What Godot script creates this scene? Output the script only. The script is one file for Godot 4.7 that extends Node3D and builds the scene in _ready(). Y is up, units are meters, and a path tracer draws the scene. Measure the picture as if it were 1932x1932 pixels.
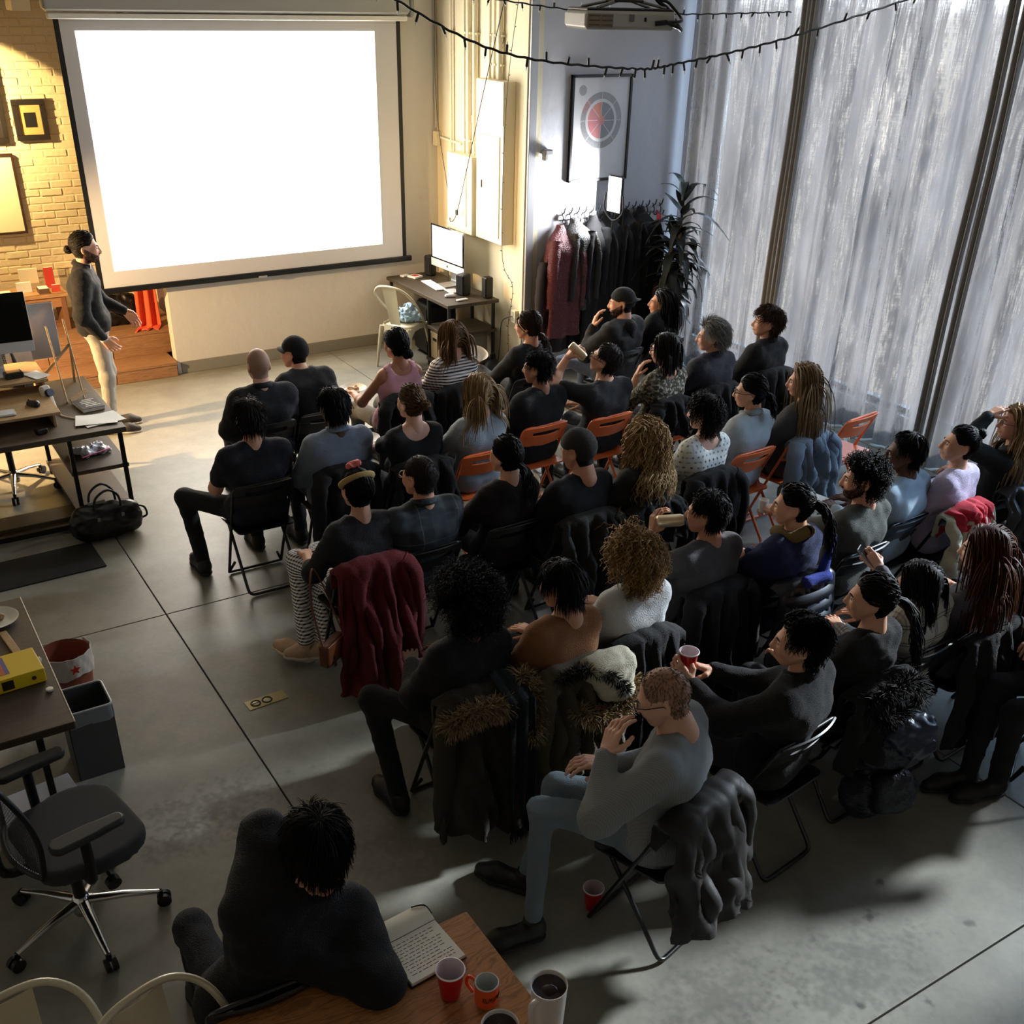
extends Node3D
# A talk in a loft: a speaker, five rows of listeners on folding chairs, seen from a mezzanine.

class MB:
	var v := PackedVector3Array()
	var n := PackedVector3Array()
	var uv := PackedVector2Array()
	var c := PackedColorArray()
	var ix := PackedInt32Array()
	var col := Color.WHITE
	func p(a: Vector3, nn: Vector3, t := Vector2.ZERO) -> int:
		v.append(a); n.append(nn); uv.append(t); c.append(col)
		return v.size() - 1
	func q(a: int, b: int, cc: int, d: int) -> void:
		ix.append_array(PackedInt32Array([a, b, cc, a, cc, d]))
	func face(a: Vector3, b: Vector3, cc: Vector3, d: Vector3, nn: Vector3, u0 := Vector2.ZERO, u1 := Vector2.ONE) -> void:
		q(p(a, nn, Vector2(u0.x, u1.y)), p(b, nn, u1), p(cc, nn, Vector2(u1.x, u0.y)), p(d, nn, u0))
	func box(o: Vector3, s: Vector3, b := Basis.IDENTITY, e := 0.0) -> MB:
		var h := s * 0.5
		e = minf(e, minf(h.x, minf(h.y, h.z)) * 0.95)
		var id := {}
		for sx: int in [-1, 1]:
			for sy: int in [-1, 1]:
				for sz: int in [-1, 1]:
					var k := Vector3i(sx, sy, sz)
					var co := Vector3(h.x * sx, h.y * sy, h.z * sz)
					id[k] = [p(o + b * (co - Vector3(0, e * sy, e * sz)), b.x * sx, Vector2(sz * .5 + .5, -sy * .5 + .5)), p(o + b * (co - Vector3(e * sx, 0, e * sz)), b.y * sy, Vector2(sx * .5 + .5, sz * .5 + .5)), p(o + b * (co - Vector3(e * sx, e * sy, 0)), b.z * sz, Vector2(sx * .5 + .5, -sy * .5 + .5))]
		for ax in 3:
			for s1: int in [-1, 1]:
				var ks := []
				for st: Vector2i in [Vector2i(-1, -1), Vector2i(1, -1), Vector2i(1, 1), Vector2i(-1, 1)]:
					var k := Vector3i.ZERO
					k[ax] = s1; k[(ax + 1) % 3] = st.x; k[(ax + 2) % 3] = st.y
					ks.append(k)
				q(id[ks[0]][ax], id[ks[1]][ax], id[ks[2]][ax], id[ks[3]][ax])
		if e > 0.0:
			for ax in 3:
				var a1 := (ax + 1) % 3
				var a2 := (ax + 2) % 3
				for s1: int in [-1, 1]:
					for s2: int in [-1, 1]:
						var k0 := Vector3i.ZERO
						k0[ax] = -1; k0[a1] = s1; k0[a2] = s2
						var k1 := k0
						k1[ax] = 1
						q(id[k0][a1], id[k1][a1], id[k1][a2], id[k0][a2])
			for k: Vector3i in id:
				ix.append_array(PackedInt32Array(id[k]))
		return self
	func surf(rows: Array, closed := false, flip := false) -> MB:
		# rows of points joined into one smooth surface
		var R := rows.size()
		var C: int = rows[0].size()
		var base := v.size()
		for i in R:
			var row: PackedVector3Array = rows[i]
			var up: PackedVector3Array = rows[mini(i + 1, R - 1)]
			var dn: PackedVector3Array = rows[maxi(i - 1, 0)]
			for j in C:
				var jl := (j - 1 + C) % C if closed else maxi(j - 1, 0)
				var jr := (j + 1) % C if closed else mini(j + 1, C - 1)
				var nn := (row[jr] - row[jl]).cross(up[j] - dn[j])
				if nn.length_squared() < 1e-16:
					var i2 := mini(i + 1, R - 1) if i == 0 else i - 1
					var r2: PackedVector3Array = rows[i2]
					nn = (r2[jr] - r2[jl]).cross(up[j] - dn[j])
				nn = nn.normalized()
				p(row[j], -nn if flip else nn, Vector2(float(j) / (C if closed else C - 1), float(i) / (R - 1)))
		for i in R - 1:
			for j in (C if closed else C - 1):
				var k := (j + 1) % C
				q(base + i * C + j, base + i * C + k, base + (i + 1) * C + k, base + (i + 1) * C + j)
		return self
	func cap(ring: PackedVector3Array, nn: Vector3) -> void:
		var m := Vector3.ZERO
		for a in ring: m += a
		var o := p(m / ring.size(), nn, Vector2(.5, .5))
		var f := v.size()
		for i in ring.size():
			var t := TAU * i / ring.size()
			p(ring[i], nn, Vector2(.5 + .5 * cos(t), .5 + .5 * sin(t)))
		for i in ring.size():
			ix.append_array(PackedInt32Array([o, f + i, f + (i + 1) % ring.size()]))
	func tube(path: PackedVector3Array, rad, sides := 8, caps := true, flat := 1.0) -> MB:
		var rows := []
		var up := Vector3.UP
		var K := path.size()
		var d0 := (path[1] - path[0]).normalized()
		if absf(d0.y) > 0.9: up = Vector3.RIGHT
		var sx := d0.cross(up).normalized()
		for i in K:
			var d := (path[mini(i + 1, K - 1)] - path[maxi(i - 1, 0)]).normalized()
			sx = (sx - d * sx.dot(d)).normalized()
			var sy := sx.cross(d)
			var r: float = rad if rad is float else rad[i]
			var ring := PackedVector3Array()
			for j in sides:
				var t := TAU * j / sides
				ring.append(path[i] + (sx * cos(t) + sy * sin(t) * flat) * r)
			rows.append(ring)
		surf(rows, true, true)
		if caps:
			cap(rows[0], -d0)
			cap(rows[K - 1], (path[K - 1] - path[K - 2]).normalized())
		return self
	func lathe(prof: PackedVector2Array, seg := 24, o := Vector3.ZERO, b := Basis.IDENTITY) -> MB:
		var rows := []
		for a in prof:
			var ring := PackedVector3Array()
			for j in seg:
				var t := TAU * j / seg
				ring.append(o + b * Vector3(cos(t) * a.x, a.y, sin(t) * a.x))
			rows.append(ring)
		return surf(rows, true, true)
	func sheet(rows: Array, th: float) -> MB:
		# a cloth or plate with thickness: both faces and its rim
		var R := rows.size()
		var C: int = rows[0].size()
		var t := MB.new()
		t.surf(rows)
		var top := []
		var bot := []
		for i in R:
			var a := PackedVector3Array()
			var d := PackedVector3Array()
			for j in C:
				var k := i * C + j
				a.append(t.v[k] + t.n[k] * th * .5); d.append(t.v[k] - t.n[k] * th * .5)
			top.append(a); bot.append(d)
		surf(top); surf(bot, false, true)
		for e in 2:
			var i := 0 if e == 0 else R - 1
			surf([top[i], bot[i]], false, e == 0)
			var l := PackedVector3Array()
			var r := PackedVector3Array()
			var j := 0 if e == 0 else C - 1
			for k in R:
				l.append(top[k][j]); r.append(bot[k][j])
			surf([l, r], false, e == 1)
		return self
	func prism(poly: PackedVector2Array, z0: float, z1: float, b := Transform3D()) -> MB:
		# outline in x,y pushed along z, flat sides
		var tri := Geometry2D.triangulate_polygon(poly)
		for e in 2:
			var z := z0 if e == 0 else z1
			var f := v.size()
			for a in poly: p(b * Vector3(a.x, a.y, z), b.basis.z.normalized() * (-1.0 if e == 0 else 1.0), a)
			for t in tri: ix.append(f + t)
		for i in poly.size():
			var a := poly[i]
			var d := poly[(i + 1) % poly.size()]
			var nn := (b.basis * Vector3(d.y - a.y, a.x - d.x, 0)).normalized()
			if Geometry2D.is_polygon_clockwise(poly): nn = -nn
			face(b * Vector3(a.x, a.y, z0), b * Vector3(d.x, d.y, z0), b * Vector3(d.x, d.y, z1), b * Vector3(a.x, a.y, z1), nn)
		return self
	func add(m: MB, x := Transform3D()) -> MB:
		var f := v.size()
		var nb := x.basis.inverse().transposed()
		for i in m.v.size():
			v.append(x * m.v[i]); n.append((nb * m.n[i]).normalized())
		uv.append_array(m.uv); c.append_array(m.c)
		var k := m.ix.size()
		var neg := x.basis.determinant() < 0.0
		var t := PackedInt32Array()
		t.resize(k)
		for i in range(0, k, 3):
			t[i] = m.ix[i] + f
			t[i + 1] = m.ix[i + 2 if neg else i + 1] + f
			t[i + 2] = m.ix[i + 1 if neg else i + 2] + f
		ix.append_array(t)
		return self
	func fix() -> MB:
		for i in range(0, ix.size(), 3):
			var a := ix[i]
			var b := ix[i + 1]
			var d := ix[i + 2]
			if (v[d] - v[a]).cross(v[b] - v[a]).dot(n[a] + n[b] + n[d]) < 0.0:
				ix[i + 1] = d; ix[i + 2] = b
		return self
	func done(right := false, colors := false) -> ArrayMesh:
		if not right: fix()
		var a := []
		a.resize(Mesh.ARRAY_MAX)
		a[Mesh.ARRAY_VERTEX] = v; a[Mesh.ARRAY_NORMAL] = n; a[Mesh.ARRAY_TEX_UV] = uv; a[Mesh.ARRAY_INDEX] = ix
		if colors: a[Mesh.ARRAY_COLOR] = c
		var m := ArrayMesh.new()
		m.add_surface_from_arrays(Mesh.PRIMITIVE_TRIANGLES, a)
		return m

var taken := {}
var mats := {}
var texs := {}
var rng := RandomNumberGenerator.new()

func numbered(called: String) -> String:
	var k: int = taken.get(called, -1) + 1
	taken[called] = k
	return called if k == 0 else "%s_%03d" % [called, k]

func thing(called: String, label: String, category: String, at := Vector3.ZERO, turn := 0.0, group := "") -> Node3D:
	var o := Node3D.new()
	o.name = numbered(called)
	add_child(o)
	o.position = at; o.rotation.y = turn
	o.set_meta("label", label); o.set_meta("category", category)
	if group: o.set_meta("group", group)
	return o

func part(parent: Node, called: String, m: Mesh, mat: Material, x := Transform3D()) -> MeshInstance3D:
	var o := MeshInstance3D.new()
	o.name = called
	o.mesh = m; o.material_override = mat; o.transform = x
	o.cast_shadow = GeometryInstance3D.SHADOW_CASTING_SETTING_ON
	parent.add_child(o, true)
	return o

func one(called: String, label: String, category: String, m: Mesh, mat: Material, at := Vector3.ZERO, turn := 0.0, group := "") -> MeshInstance3D:
	var o := part(self, numbered(called), m, mat, Transform3D(Basis(Vector3.UP, turn), at))
	o.set_meta("label", label); o.set_meta("category", category)
	if group: o.set_meta("group", group)
	return o

func build(called: String, m: Mesh, mat: Material) -> MeshInstance3D:
	var o := part(self, called, m, mat)
	o.set_meta("kind", "structure")
	return o

func bx(o: Vector3, s: Vector3, e := 0.004, turn := 0.0) -> ArrayMesh:
	return MB.new().box(o, s, Basis(Vector3.UP, turn), e).done()

func mt(c: Color, rough := 0.7, metal := 0.0, o := {}) -> StandardMaterial3D:
	var key := str(c) + str(rough) + str(metal) + str(o)
	if mats.has(key): return mats[key]
	var m := StandardMaterial3D.new()
	m.albedo_color = c; m.roughness = rough; m.metallic = metal
	for k: String in o:
		match k:
			"tex":
				m.albedo_texture = texs[o.tex]
			"tri":
				m.uv1_triplanar = true
				m.uv1_scale = Vector3.ONE * float(o.tri) if not o.tri is Vector3 else o.tri
			"world": m.uv1_world_triplanar = true
			"nrm":
				m.normal_enabled = true
				m.normal_texture = texs[o.nrm]
				m.normal_scale = o.get("ns", 1.0)
			"rim":
				m.rim_enabled = true
				m.rim = o.rim
				m.rim_tint = 0.6
			"glow":
				m.emission_enabled = true
				m.emission = o.get("gc", Color.WHITE)
				m.emission_energy_multiplier = o.glow
			"vc": m.vertex_color_use_as_albedo = true
			"alpha": m.transparency = BaseMaterial3D.TRANSPARENCY_ALPHA
			"back":
				m.backlight_enabled = true
				m.backlight = o.back
			"spec": m.metallic_specular = o.spec
			"sss":
				m.subsurf_scatter_enabled = true
				m.subsurf_scatter_strength = o.sss
			"coat":
				m.clearcoat_enabled = true
				m.clearcoat = o.coat
				m.clearcoat_roughness = 0.15
	mats[key] = m
	return m

func cloth(c: Color, o := {}) -> StandardMaterial3D:
	var d := {"tri": 2.2, "nrm": "weave", "ns": 0.8, "rim": 0.25}
	d.merge(o, true)
	return mt(c, 0.92, 0.0, d)

func noise_tex(size: int, freq: float, ramp: Array, kind := FastNoiseLite.TYPE_SIMPLEX_SMOOTH, oct := 4, sd := 1, bump := 0.0) -> NoiseTexture2D:
	var f := FastNoiseLite.new()
	f.noise_type = kind; f.frequency = freq; f.fractal_octaves = oct; f.seed = sd
	var t := NoiseTexture2D.new()
	t.width = size; t.height = size; t.seamless = true; t.noise = f
	if bump > 0.0:
		t.as_normal_map = true
		t.bump_strength = bump
	elif ramp:
		var g := Gradient.new()
		g.offsets = PackedFloat32Array(); g.colors = PackedColorArray()
		var off := PackedFloat32Array()
		var cs := PackedColorArray()
		for r: Array in ramp:
			off.append(r[0]); cs.append(r[1])
		g.offsets = off; g.colors = cs
		t.color_ramp = g
	return t

func paint(w: int, h: int, f: Callable) -> ImageTexture:
	var im := Image.create(w, h, false, Image.FORMAT_RGBA8)
	for y in h:
		for x in w:
			im.set_pixel(x, y, f.call(x, y))
	return ImageTexture.create_from_image(im)

func arc(pts: Array, n := 6) -> PackedVector3Array:
	# smooth path through points
	var c := Curve3D.new()
	for i in pts.size():
		var a: Vector3 = pts[maxi(i - 1, 0)]
		var b: Vector3 = pts[mini(i + 1, pts.size() - 1)]
		var t := (b - a) / 6.0
		c.add_point(pts[i], -t if i > 0 else Vector3.ZERO, t if i < pts.size() - 1 else Vector3.ZERO)
	var out := PackedVector3Array()
	for i in pts.size() - 1:
		for k in n: out.append(c.sample(i, float(k) / n))
	out.append(pts[-1])
	return out

func bent(pts: Array, r: float, n := 4) -> PackedVector3Array:
	# straight runs with rounded corners, like bent steel tube
	var out := PackedVector3Array([pts[0]])
	for i in range(1, pts.size() - 1):
		var a: Vector3 = pts[i]
		var u: Vector3 = (pts[i - 1] - a)
		var w: Vector3 = (pts[i + 1] - a)
		var k := minf(r, minf(u.length(), w.length()) * 0.49)
		var s := a + u.normalized() * k
		var e := a + w.normalized() * k
		for j in n + 1:
			var t := float(j) / n
			out.append(s.lerp(a, t).lerp(a.lerp(e, t), t))
	out.append(pts[-1])
	return out

func face_to(d: Vector3, up := Vector3.UP) -> Basis:
	return Basis.looking_at(d, up)

# ---------------------------------------------------------------- flesh and cloth as a field of joined tapered bones
static func nets(bones: Array, k: float, cell: float, o := {}) -> MB:
	# bones: [a, b, ra, rb]. Surface nets on a sparse grid; o: holes [[centre, r]], planes [[normal, d]], wr (wrinkle height), seed, blobs [[centre, radii]]
	var A := PackedVector3Array()
	var D := PackedVector3Array()
	var I := PackedFloat32Array()
	var RA := PackedFloat32Array()
	var DR := PackedFloat32Array()
	var lo := Vector3.INF
	var hi := -Vector3.INF
	for b: Array in bones:
		var a: Vector3 = b[0]
		var e: Vector3 = b[1]
		var d := e - a
		A.append(a); D.append(d); I.append(1.0 / maxf(d.length_squared(), 1e-9)); RA.append(b[2]); DR.append(b[3] - b[2])
		var r := Vector3.ONE * (maxf(b[2], b[3]) + k * 0.3 + 0.01)
		lo = lo.min(a - r).min(e - r); hi = hi.max(a + r).max(e + r)
	var blobs: Array = o.get("blobs", [])
	for b: Array in blobs:
		var br: Vector3 = b[1] + Vector3.ONE * (k * .3 + .01)
		lo = lo.min(b[0] - br); hi = hi.max(b[0] + br)
	var holes: Array = o.get("holes", [])
	var planes: Array = o.get("planes", [])
	var dents: Array = o.get("dents", [])
	var wr: float = o.get("wr", 0.0)
	var ws: Vector3 = o.get("ws", Vector3(9, 16, 9))
	var fn := FastNoiseLite.new()
	fn.seed = o.get("seed", 1); fn.frequency = 1.0; fn.fractal_octaves = 2
	var nb := Vector3i(((hi - lo) / (cell * 4.0)).ceil()) + Vector3i.ONE
	var N := nb * 4 + Vector3i.ONE
	var sy := N.x
	var sz := N.x * N.y
	var F := PackedFloat32Array()
	F.resize(N.x * N.y * N.z)
	F.fill(1e9)
	var half := cell * 2.0 * 1.7321
	var marg := half + k * 0.6 + wr * 1.2
	var act := PackedInt32Array()
	var nn := A.size()
	for bz in nb.z:
		for by in nb.y:
			for bxx in nb.x:
				var c := lo + Vector3(bxx + .5, by + .5, bz + .5) * cell * 4.0
				var near := PackedInt32Array()
				var dm := 1e9
				var ds := PackedFloat32Array()
				for j in nn:
					var pa := c - A[j]
					var t := clampf(pa.dot(D[j]) * I[j], 0.0, 1.0)
					var e := (pa - D[j] * t).length() - RA[j] - DR[j] * t
					ds.append(e)
					if e < dm: dm = e
				var bd := PackedFloat32Array()
				for b: Array in blobs:
					var q: Vector3 = (c - b[0]) / b[1]
					var l := q.length()
					var e: float = (l - 1.0) * minf(b[1].x, minf(b[1].y, b[1].z)) * (1.0 if l > 1.0 else 1.0)
					bd.append(e)
					if e < dm: dm = e
				if dm > marg or dm < -marg * 1.6 and holes.is_empty() and planes.is_empty() and dents.is_empty(): continue
				for j in nn:
					if ds[j] < dm + k + 2.0 * half: near.append(j)
				act.append(bxx + by * nb.x + bz * nb.x * nb.y)
				for z in 5:
					for y in 5:
						var row := (bz * 4 + z) * sz + (by * 4 + y) * sy + bxx * 4
						for x in 5:
							if F[row + x] < 1e8: continue
							var pt := lo + Vector3(bxx * 4 + x, by * 4 + y, bz * 4 + z) * cell
							var d := 1e3
							for j in near:
								var pa := pt - A[j]
								var t := clampf(pa.dot(D[j]) * I[j], 0.0, 1.0)
								var e := (pa - D[j] * t).length() - RA[j] - DR[j] * t
								var h := maxf(k - absf(d - e), 0.0)
								d = minf(d, e) - h * h / (4.0 * k)
							for b: Array in blobs:
								var q: Vector3 = (pt - b[0]) / b[1]
								var l := q.length()
								var g: float = (q / b[1]).length()
								var e := l * (l - 1.0) / maxf(g, 1e-6)
								var kk: float = b[2] if b.size() > 2 else k
								var h := maxf(kk - absf(d - e), 0.0)
								d = minf(d, e) - h * h / (4.0 * kk)
							for b: Array in dents:
								var q: Vector3 = (pt - b[0]) / b[1]
								var l := q.length()
								var e := -l * (l - 1.0) / maxf((q / b[1]).length(), 1e-6)
								var kk := 0.012
								var h := maxf(kk - absf(d - e), 0.0)
								d = maxf(d, e) + h * h / (4.0 * kk)
							if wr > 0.0: d += wr * fn.get_noise_3d(pt.x * ws.x, pt.y * ws.y, pt.z * ws.z)
							for b: Array in holes: d = maxf(d, b[1] - (pt - b[0]).length())
							for b: Array in planes: d = maxf(d, b[0].dot(pt) - b[1])
							F[row + x] = d
	var V := PackedVector3Array()
	var idx := PackedInt32Array()
	idx.resize(F.size())
	idx.fill(-1)
	for a in act:
		var b0 := Vector3i(a % nb.x, (a / nb.x) % nb.y, a / (nb.x * nb.y)) * 4
		for z in 4:
			for y in 4:
				var row := (b0.z + z) * sz + (b0.y + y) * sy + b0.x
				for x in 4:
					var s := row + x
					var m := 0
					for e in 8:
						if F[s + (e & 1) + ((e >> 1) & 1) * sy + (e >> 2) * sz] < 0.0: m += 1
					if m == 0 or m == 8: continue
					var acc := Vector3.ZERO
					var cnt := 0
					for e in 8:
						var o0 := s + (e & 1) + ((e >> 1) & 1) * sy + (e >> 2) * sz
						var f0 := F[o0]
						var p0 := Vector3(e & 1, (e >> 1) & 1, e >> 2)
						if not (e & 1):
							var f1 := F[o0 + 1]
							if (f0 < 0.0) != (f1 < 0.0):
								acc += p0 + Vector3(f0 / (f0 - f1), 0, 0); cnt += 1
						if not (e & 2):
							var f1 := F[o0 + sy]
							if (f0 < 0.0) != (f1 < 0.0):
								acc += p0 + Vector3(0, f0 / (f0 - f1), 0); cnt += 1
						if not (e & 4):
							var f1 := F[o0 + sz]
							if (f0 < 0.0) != (f1 < 0.0):
								acc += p0 + Vector3(0, 0, f0 / (f0 - f1)); cnt += 1
					idx[s] = V.size()
					V.append(lo + (Vector3(b0.x + x, b0.y + y, b0.z + z) + acc / cnt) * cell)
	var out := MB.new()
	var T := PackedInt32Array()
	var stride := [1, sy, sz]
	for a in act:
		var b0 := Vector3i(a % nb.x, (a / nb.x) % nb.y, a / (nb.x * nb.y)) * 4
		for z in 4:
			for y in 4:
				for x in 4:
					var g := Vector3i(b0.x + x, b0.y + y, b0.z + z)
					var s := g.x + g.y * sy + g.z * sz
					var f0 := F[s]
					for ax in 3:
						var f1 := F[s + stride[ax]]
						if (f0 < 0.0) == (f1 < 0.0): continue
						var u: int = stride[(ax + 1) % 3]
						var w: int = stride[(ax + 2) % 3]
						if g[(ax + 1) % 3] == 0 or g[(ax + 2) % 3] == 0: continue
						var i0 := idx[s]
						var i1 := idx[s - u]
						var i2 := idx[s - u - w]
						var i3 := idx[s - w]
						if i0 < 0 or i1 < 0 or i2 < 0 or i3 < 0: continue
						if f0 < 0.0: T.append_array(PackedInt32Array([i0, i2, i1, i0, i3, i2]))
						else: T.append_array(PackedInt32Array([i0, i1, i2, i0, i2, i3]))
	var NM := PackedVector3Array()
	NM.resize(V.size())
	for i in range(0, T.size(), 3):
		var g := (V[T[i + 2]] - V[T[i]]).cross(V[T[i + 1]] - V[T[i]])
		NM[T[i]] += g; NM[T[i + 1]] += g; NM[T[i + 2]] += g
	for i in NM.size(): NM[i] = NM[i].normalized()
	out.v = V; out.n = NM; out.ix = T
	out.uv.resize(V.size())
	out.c.resize(V.size())
	out.c.fill(Color.WHITE)
	return out

static func head_shape(fem: bool) -> MB:
	# origin between the ears, looking along -z
	var w := 0.96 if fem else 1.0
	var blobs := [
		[Vector3(0, .03, .012), Vector3(.076 * w, .092, .097)], [Vector3(0, -.028, -.036), Vector3(.060 * w, .074, .060)],
		[Vector3(0, -.083, -.064), Vector3(.030 * w, .022, .026), .03], [Vector3(0, .012, -.074), Vector3(.052, .022, .024), .025],
		[Vector3(.036, -.028, -.062), Vector3(.026, .024, .026), .03], [Vector3(-.036, -.028, -.062), Vector3(.026, .024, .026), .03],
		[Vector3(0, -.058, -.090), Vector3(.024, .013, .014), .012],
		[Vector3(.077 * w, -.006, .016), Vector3(.008, .031, .019), .008], [Vector3(-.077 * w, -.006, .016), Vector3(.008, .031, .019), .008]]
	var bones := [
		[Vector3(0, .010, -.096), Vector3(0, -.030, -.116), .008, .0125], [Vector3(.009, -.034, -.102), Vector3(-.009, -.034, -.102), .009, .009],
		[Vector3(.056 * w, -.03, -.005), Vector3(.03 * w, -.082, -.055), .022, .018], [Vector3(-.056 * w, -.03, -.005), Vector3(-.03 * w, -.082, -.055), .022, .018],
		[Vector3(0, -.05, .022), Vector3(0, -.17, .035), .054 * w, .056 * w]]
	return nets(bones, .018, .0052, {"blobs": blobs, "dents": [[Vector3(.031, .003, -.102), Vector3(.019, .012, .017)], [Vector3(-.031, .003, -.102), Vector3(.019, .012, .017)], [Vector3(.0825, -.004, .008), Vector3(.006, .017, .009)], [Vector3(-.0825, -.004, .008), Vector3(.006, .017, .009)]]})

static func hand_shape(curl: float, thumb_in: float, spread := 1.0) -> MB:
	# right hand: wrist at the origin, fingers along -z, palm down (-y), thumb on -x
	var bones := [[Vector3(0, 0, .03), Vector3(0, 0, -.01), .024, .025]]
	for i in 4:
		var x := -.030 + .0205 * i
		bones.append([Vector3(x * .6, 0, -.015), Vector3(x, 0, -.085 + absf(i - 1) * .004), .017, .0125])
		var p := Vector3(x, 0, -.088 + absf(i - 1) * .004)
		var ls: Array = [[.042, .025, .021], [.046, .029, .022], [.042, .027, .021], [.033, .020, .019]][i]
		var a := 0.0
		var yaw := (1.5 - i) * .07 * spread
		for s in 3:
			a += curl * [0.7, 1.0, 0.7][s] * (1.0 + .08 * i)
			var d := Vector3(-sin(yaw) * cos(a), -sin(a), -cos(yaw) * cos(a))
			var e: Vector3 = p + d * ls[s]
			bones.append([p, e, .0088 - s * .0008, .0082 - s * .0008])
			p = e
	var q := Vector3(-.020, -.004, -.018)
	var dirs := [Vector3(-.75, -.25 - thumb_in * .4, -.6), Vector3(-.45 + thumb_in * .5, -.25 - thumb_in * .6, -.85), Vector3(-.2 + thumb_in * .7, -.3 - thumb_in * .5, -.9)]
	for s in 3:
		var e: Vector3 = q + dirs[s].normalized() * [.040, .031, .026][s]
		bones.append([q, e, [.016, .0115, .0095][s], [.012, .0100, .0085][s]])
		q = e
	return nets(bones, .007, .0042)

static func elbow(s: Vector3, w: Vector3, l1: float, l2: float, hint: Vector3) -> Array:
	var d := w - s
	var L := minf(d.length(), (l1 + l2) * .995)
	var u := d.normalized()
	w = s + u * L
	var a := (l1 * l1 - l2 * l2 + L * L) / (2.0 * L)
	var h := sqrt(maxf(l1 * l1 - a * a, 0.0))
	var f := (hint - u * hint.dot(u)).normalized()
	return [s + u * a + f * h, w]

static func lean_pt(p: Vector3, hip: Vector3, la: float, tw: float, side: float) -> Vector3:
	var q := p - hip
	q = q.rotated(Vector3.RIGHT, -la).rotated(Vector3.FORWARD, side).rotated(Vector3.UP, tw)
	return q + hip

# ---------------------------------------------------------------- hair
static func hairline(p: Vector3, o: Dictionary) -> float:
	var a := atan2(absf(p.x), -p.z)
	var f: float = o.get("line", .068)
	var y := f
	if a > .45: y = lerpf(f, .022, smoothstep(.45, 1.15, a))
	if a > 1.35: y = lerpf(.022, -.075 + o.get("nape", 0.0), smoothstep(1.5, 2.1, a))
	return p.y - y

static func shell(head: MB, th: float, o: Dictionary, sd := 1) -> MB:
	# the part of the head under the hairline's edge, lifted off the skin
	var out := MB.new()
	var map := PackedInt32Array()
	map.resize(head.v.size())
	map.fill(-1)
	var fn := FastNoiseLite.new()
	fn.seed = sd; fn.frequency = 55.0
	var keep := PackedByteArray()
	keep.resize(head.v.size())
	var beard: float = o.get("beard", 0.0)
	for i in head.v.size():
		var p := head.v[i]
		var m := 0.0
		if beard > 0.0:
			m = minf(minf(-.052 + (p.z + .085) * .62 - p.y, p.y + .118), .012 - p.z) + .004 * fn.get_noise_3dv(p)
			if absf(p.x) < .024 and p.z < -.085: m = maxf(m, minf(-.041 - p.y, p.y + .0535))
			if absf(p.x) < .023 and p.y > -.071 and p.y < -.052 and p.z < -.082: m = -1.0
		else:
			m = hairline(p, o) + .004 * fn.get_noise_3dv(p)
			if absf(p.x) > .074 and absf(p.y + .006) < .034 and p.z > -.012 and p.z < .042: m = -1.0
		keep[i] = 1 if m > 0.0 else 0
		if m > 0.0:
			map[i] = out.v.size()
			var t := th * smoothstep(0.0, .02, m) + .0012
			out.p(p + head.n[i] * t * (1.0 + .35 * fn.get_noise_3dv(p * 2.0)), head.n[i])
	for i in range(0, head.ix.size(), 3):
		if keep[head.ix[i]] and keep[head.ix[i + 1]] and keep[head.ix[i + 2]]:
			for k in 3: out.ix.append(map[head.ix[i + k]])
	return out

static func strand(mb: MB, path: PackedVector3Array, w: float, tip: float, sides := 3) -> void:
	var K := path.size()
	var d0 := (path[1] - path[0]).normalized()
	var sx := d0.cross(Vector3(.31, .2, .93)).normalized()
	var base := mb.v.size()
	for i in K:
		var d := (path[mini(i + 1, K - 1)] - path[maxi(i - 1, 0)]).normalized()
		sx = (sx - d * sx.dot(d)).normalized()
		var sy := d.cross(sx)
		var r := w * lerpf(1.0, tip, pow(float(i) / (K - 1), 1.6)) * .5
		for j in sides:
			var t := TAU * j / sides
			var nn := sx * cos(t) + sy * sin(t)
			mb.v.append(path[i] + nn * r); mb.n.append(nn); mb.c.append(mb.col)
	for i in K - 1:
		for j in sides:
			var k := (j + 1) % sides
			var a := base + i * sides + j
			var b := base + i * sides + k
			mb.ix.append_array(PackedInt32Array([a, b + sides, b, a, a + sides, b + sides]))

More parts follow.
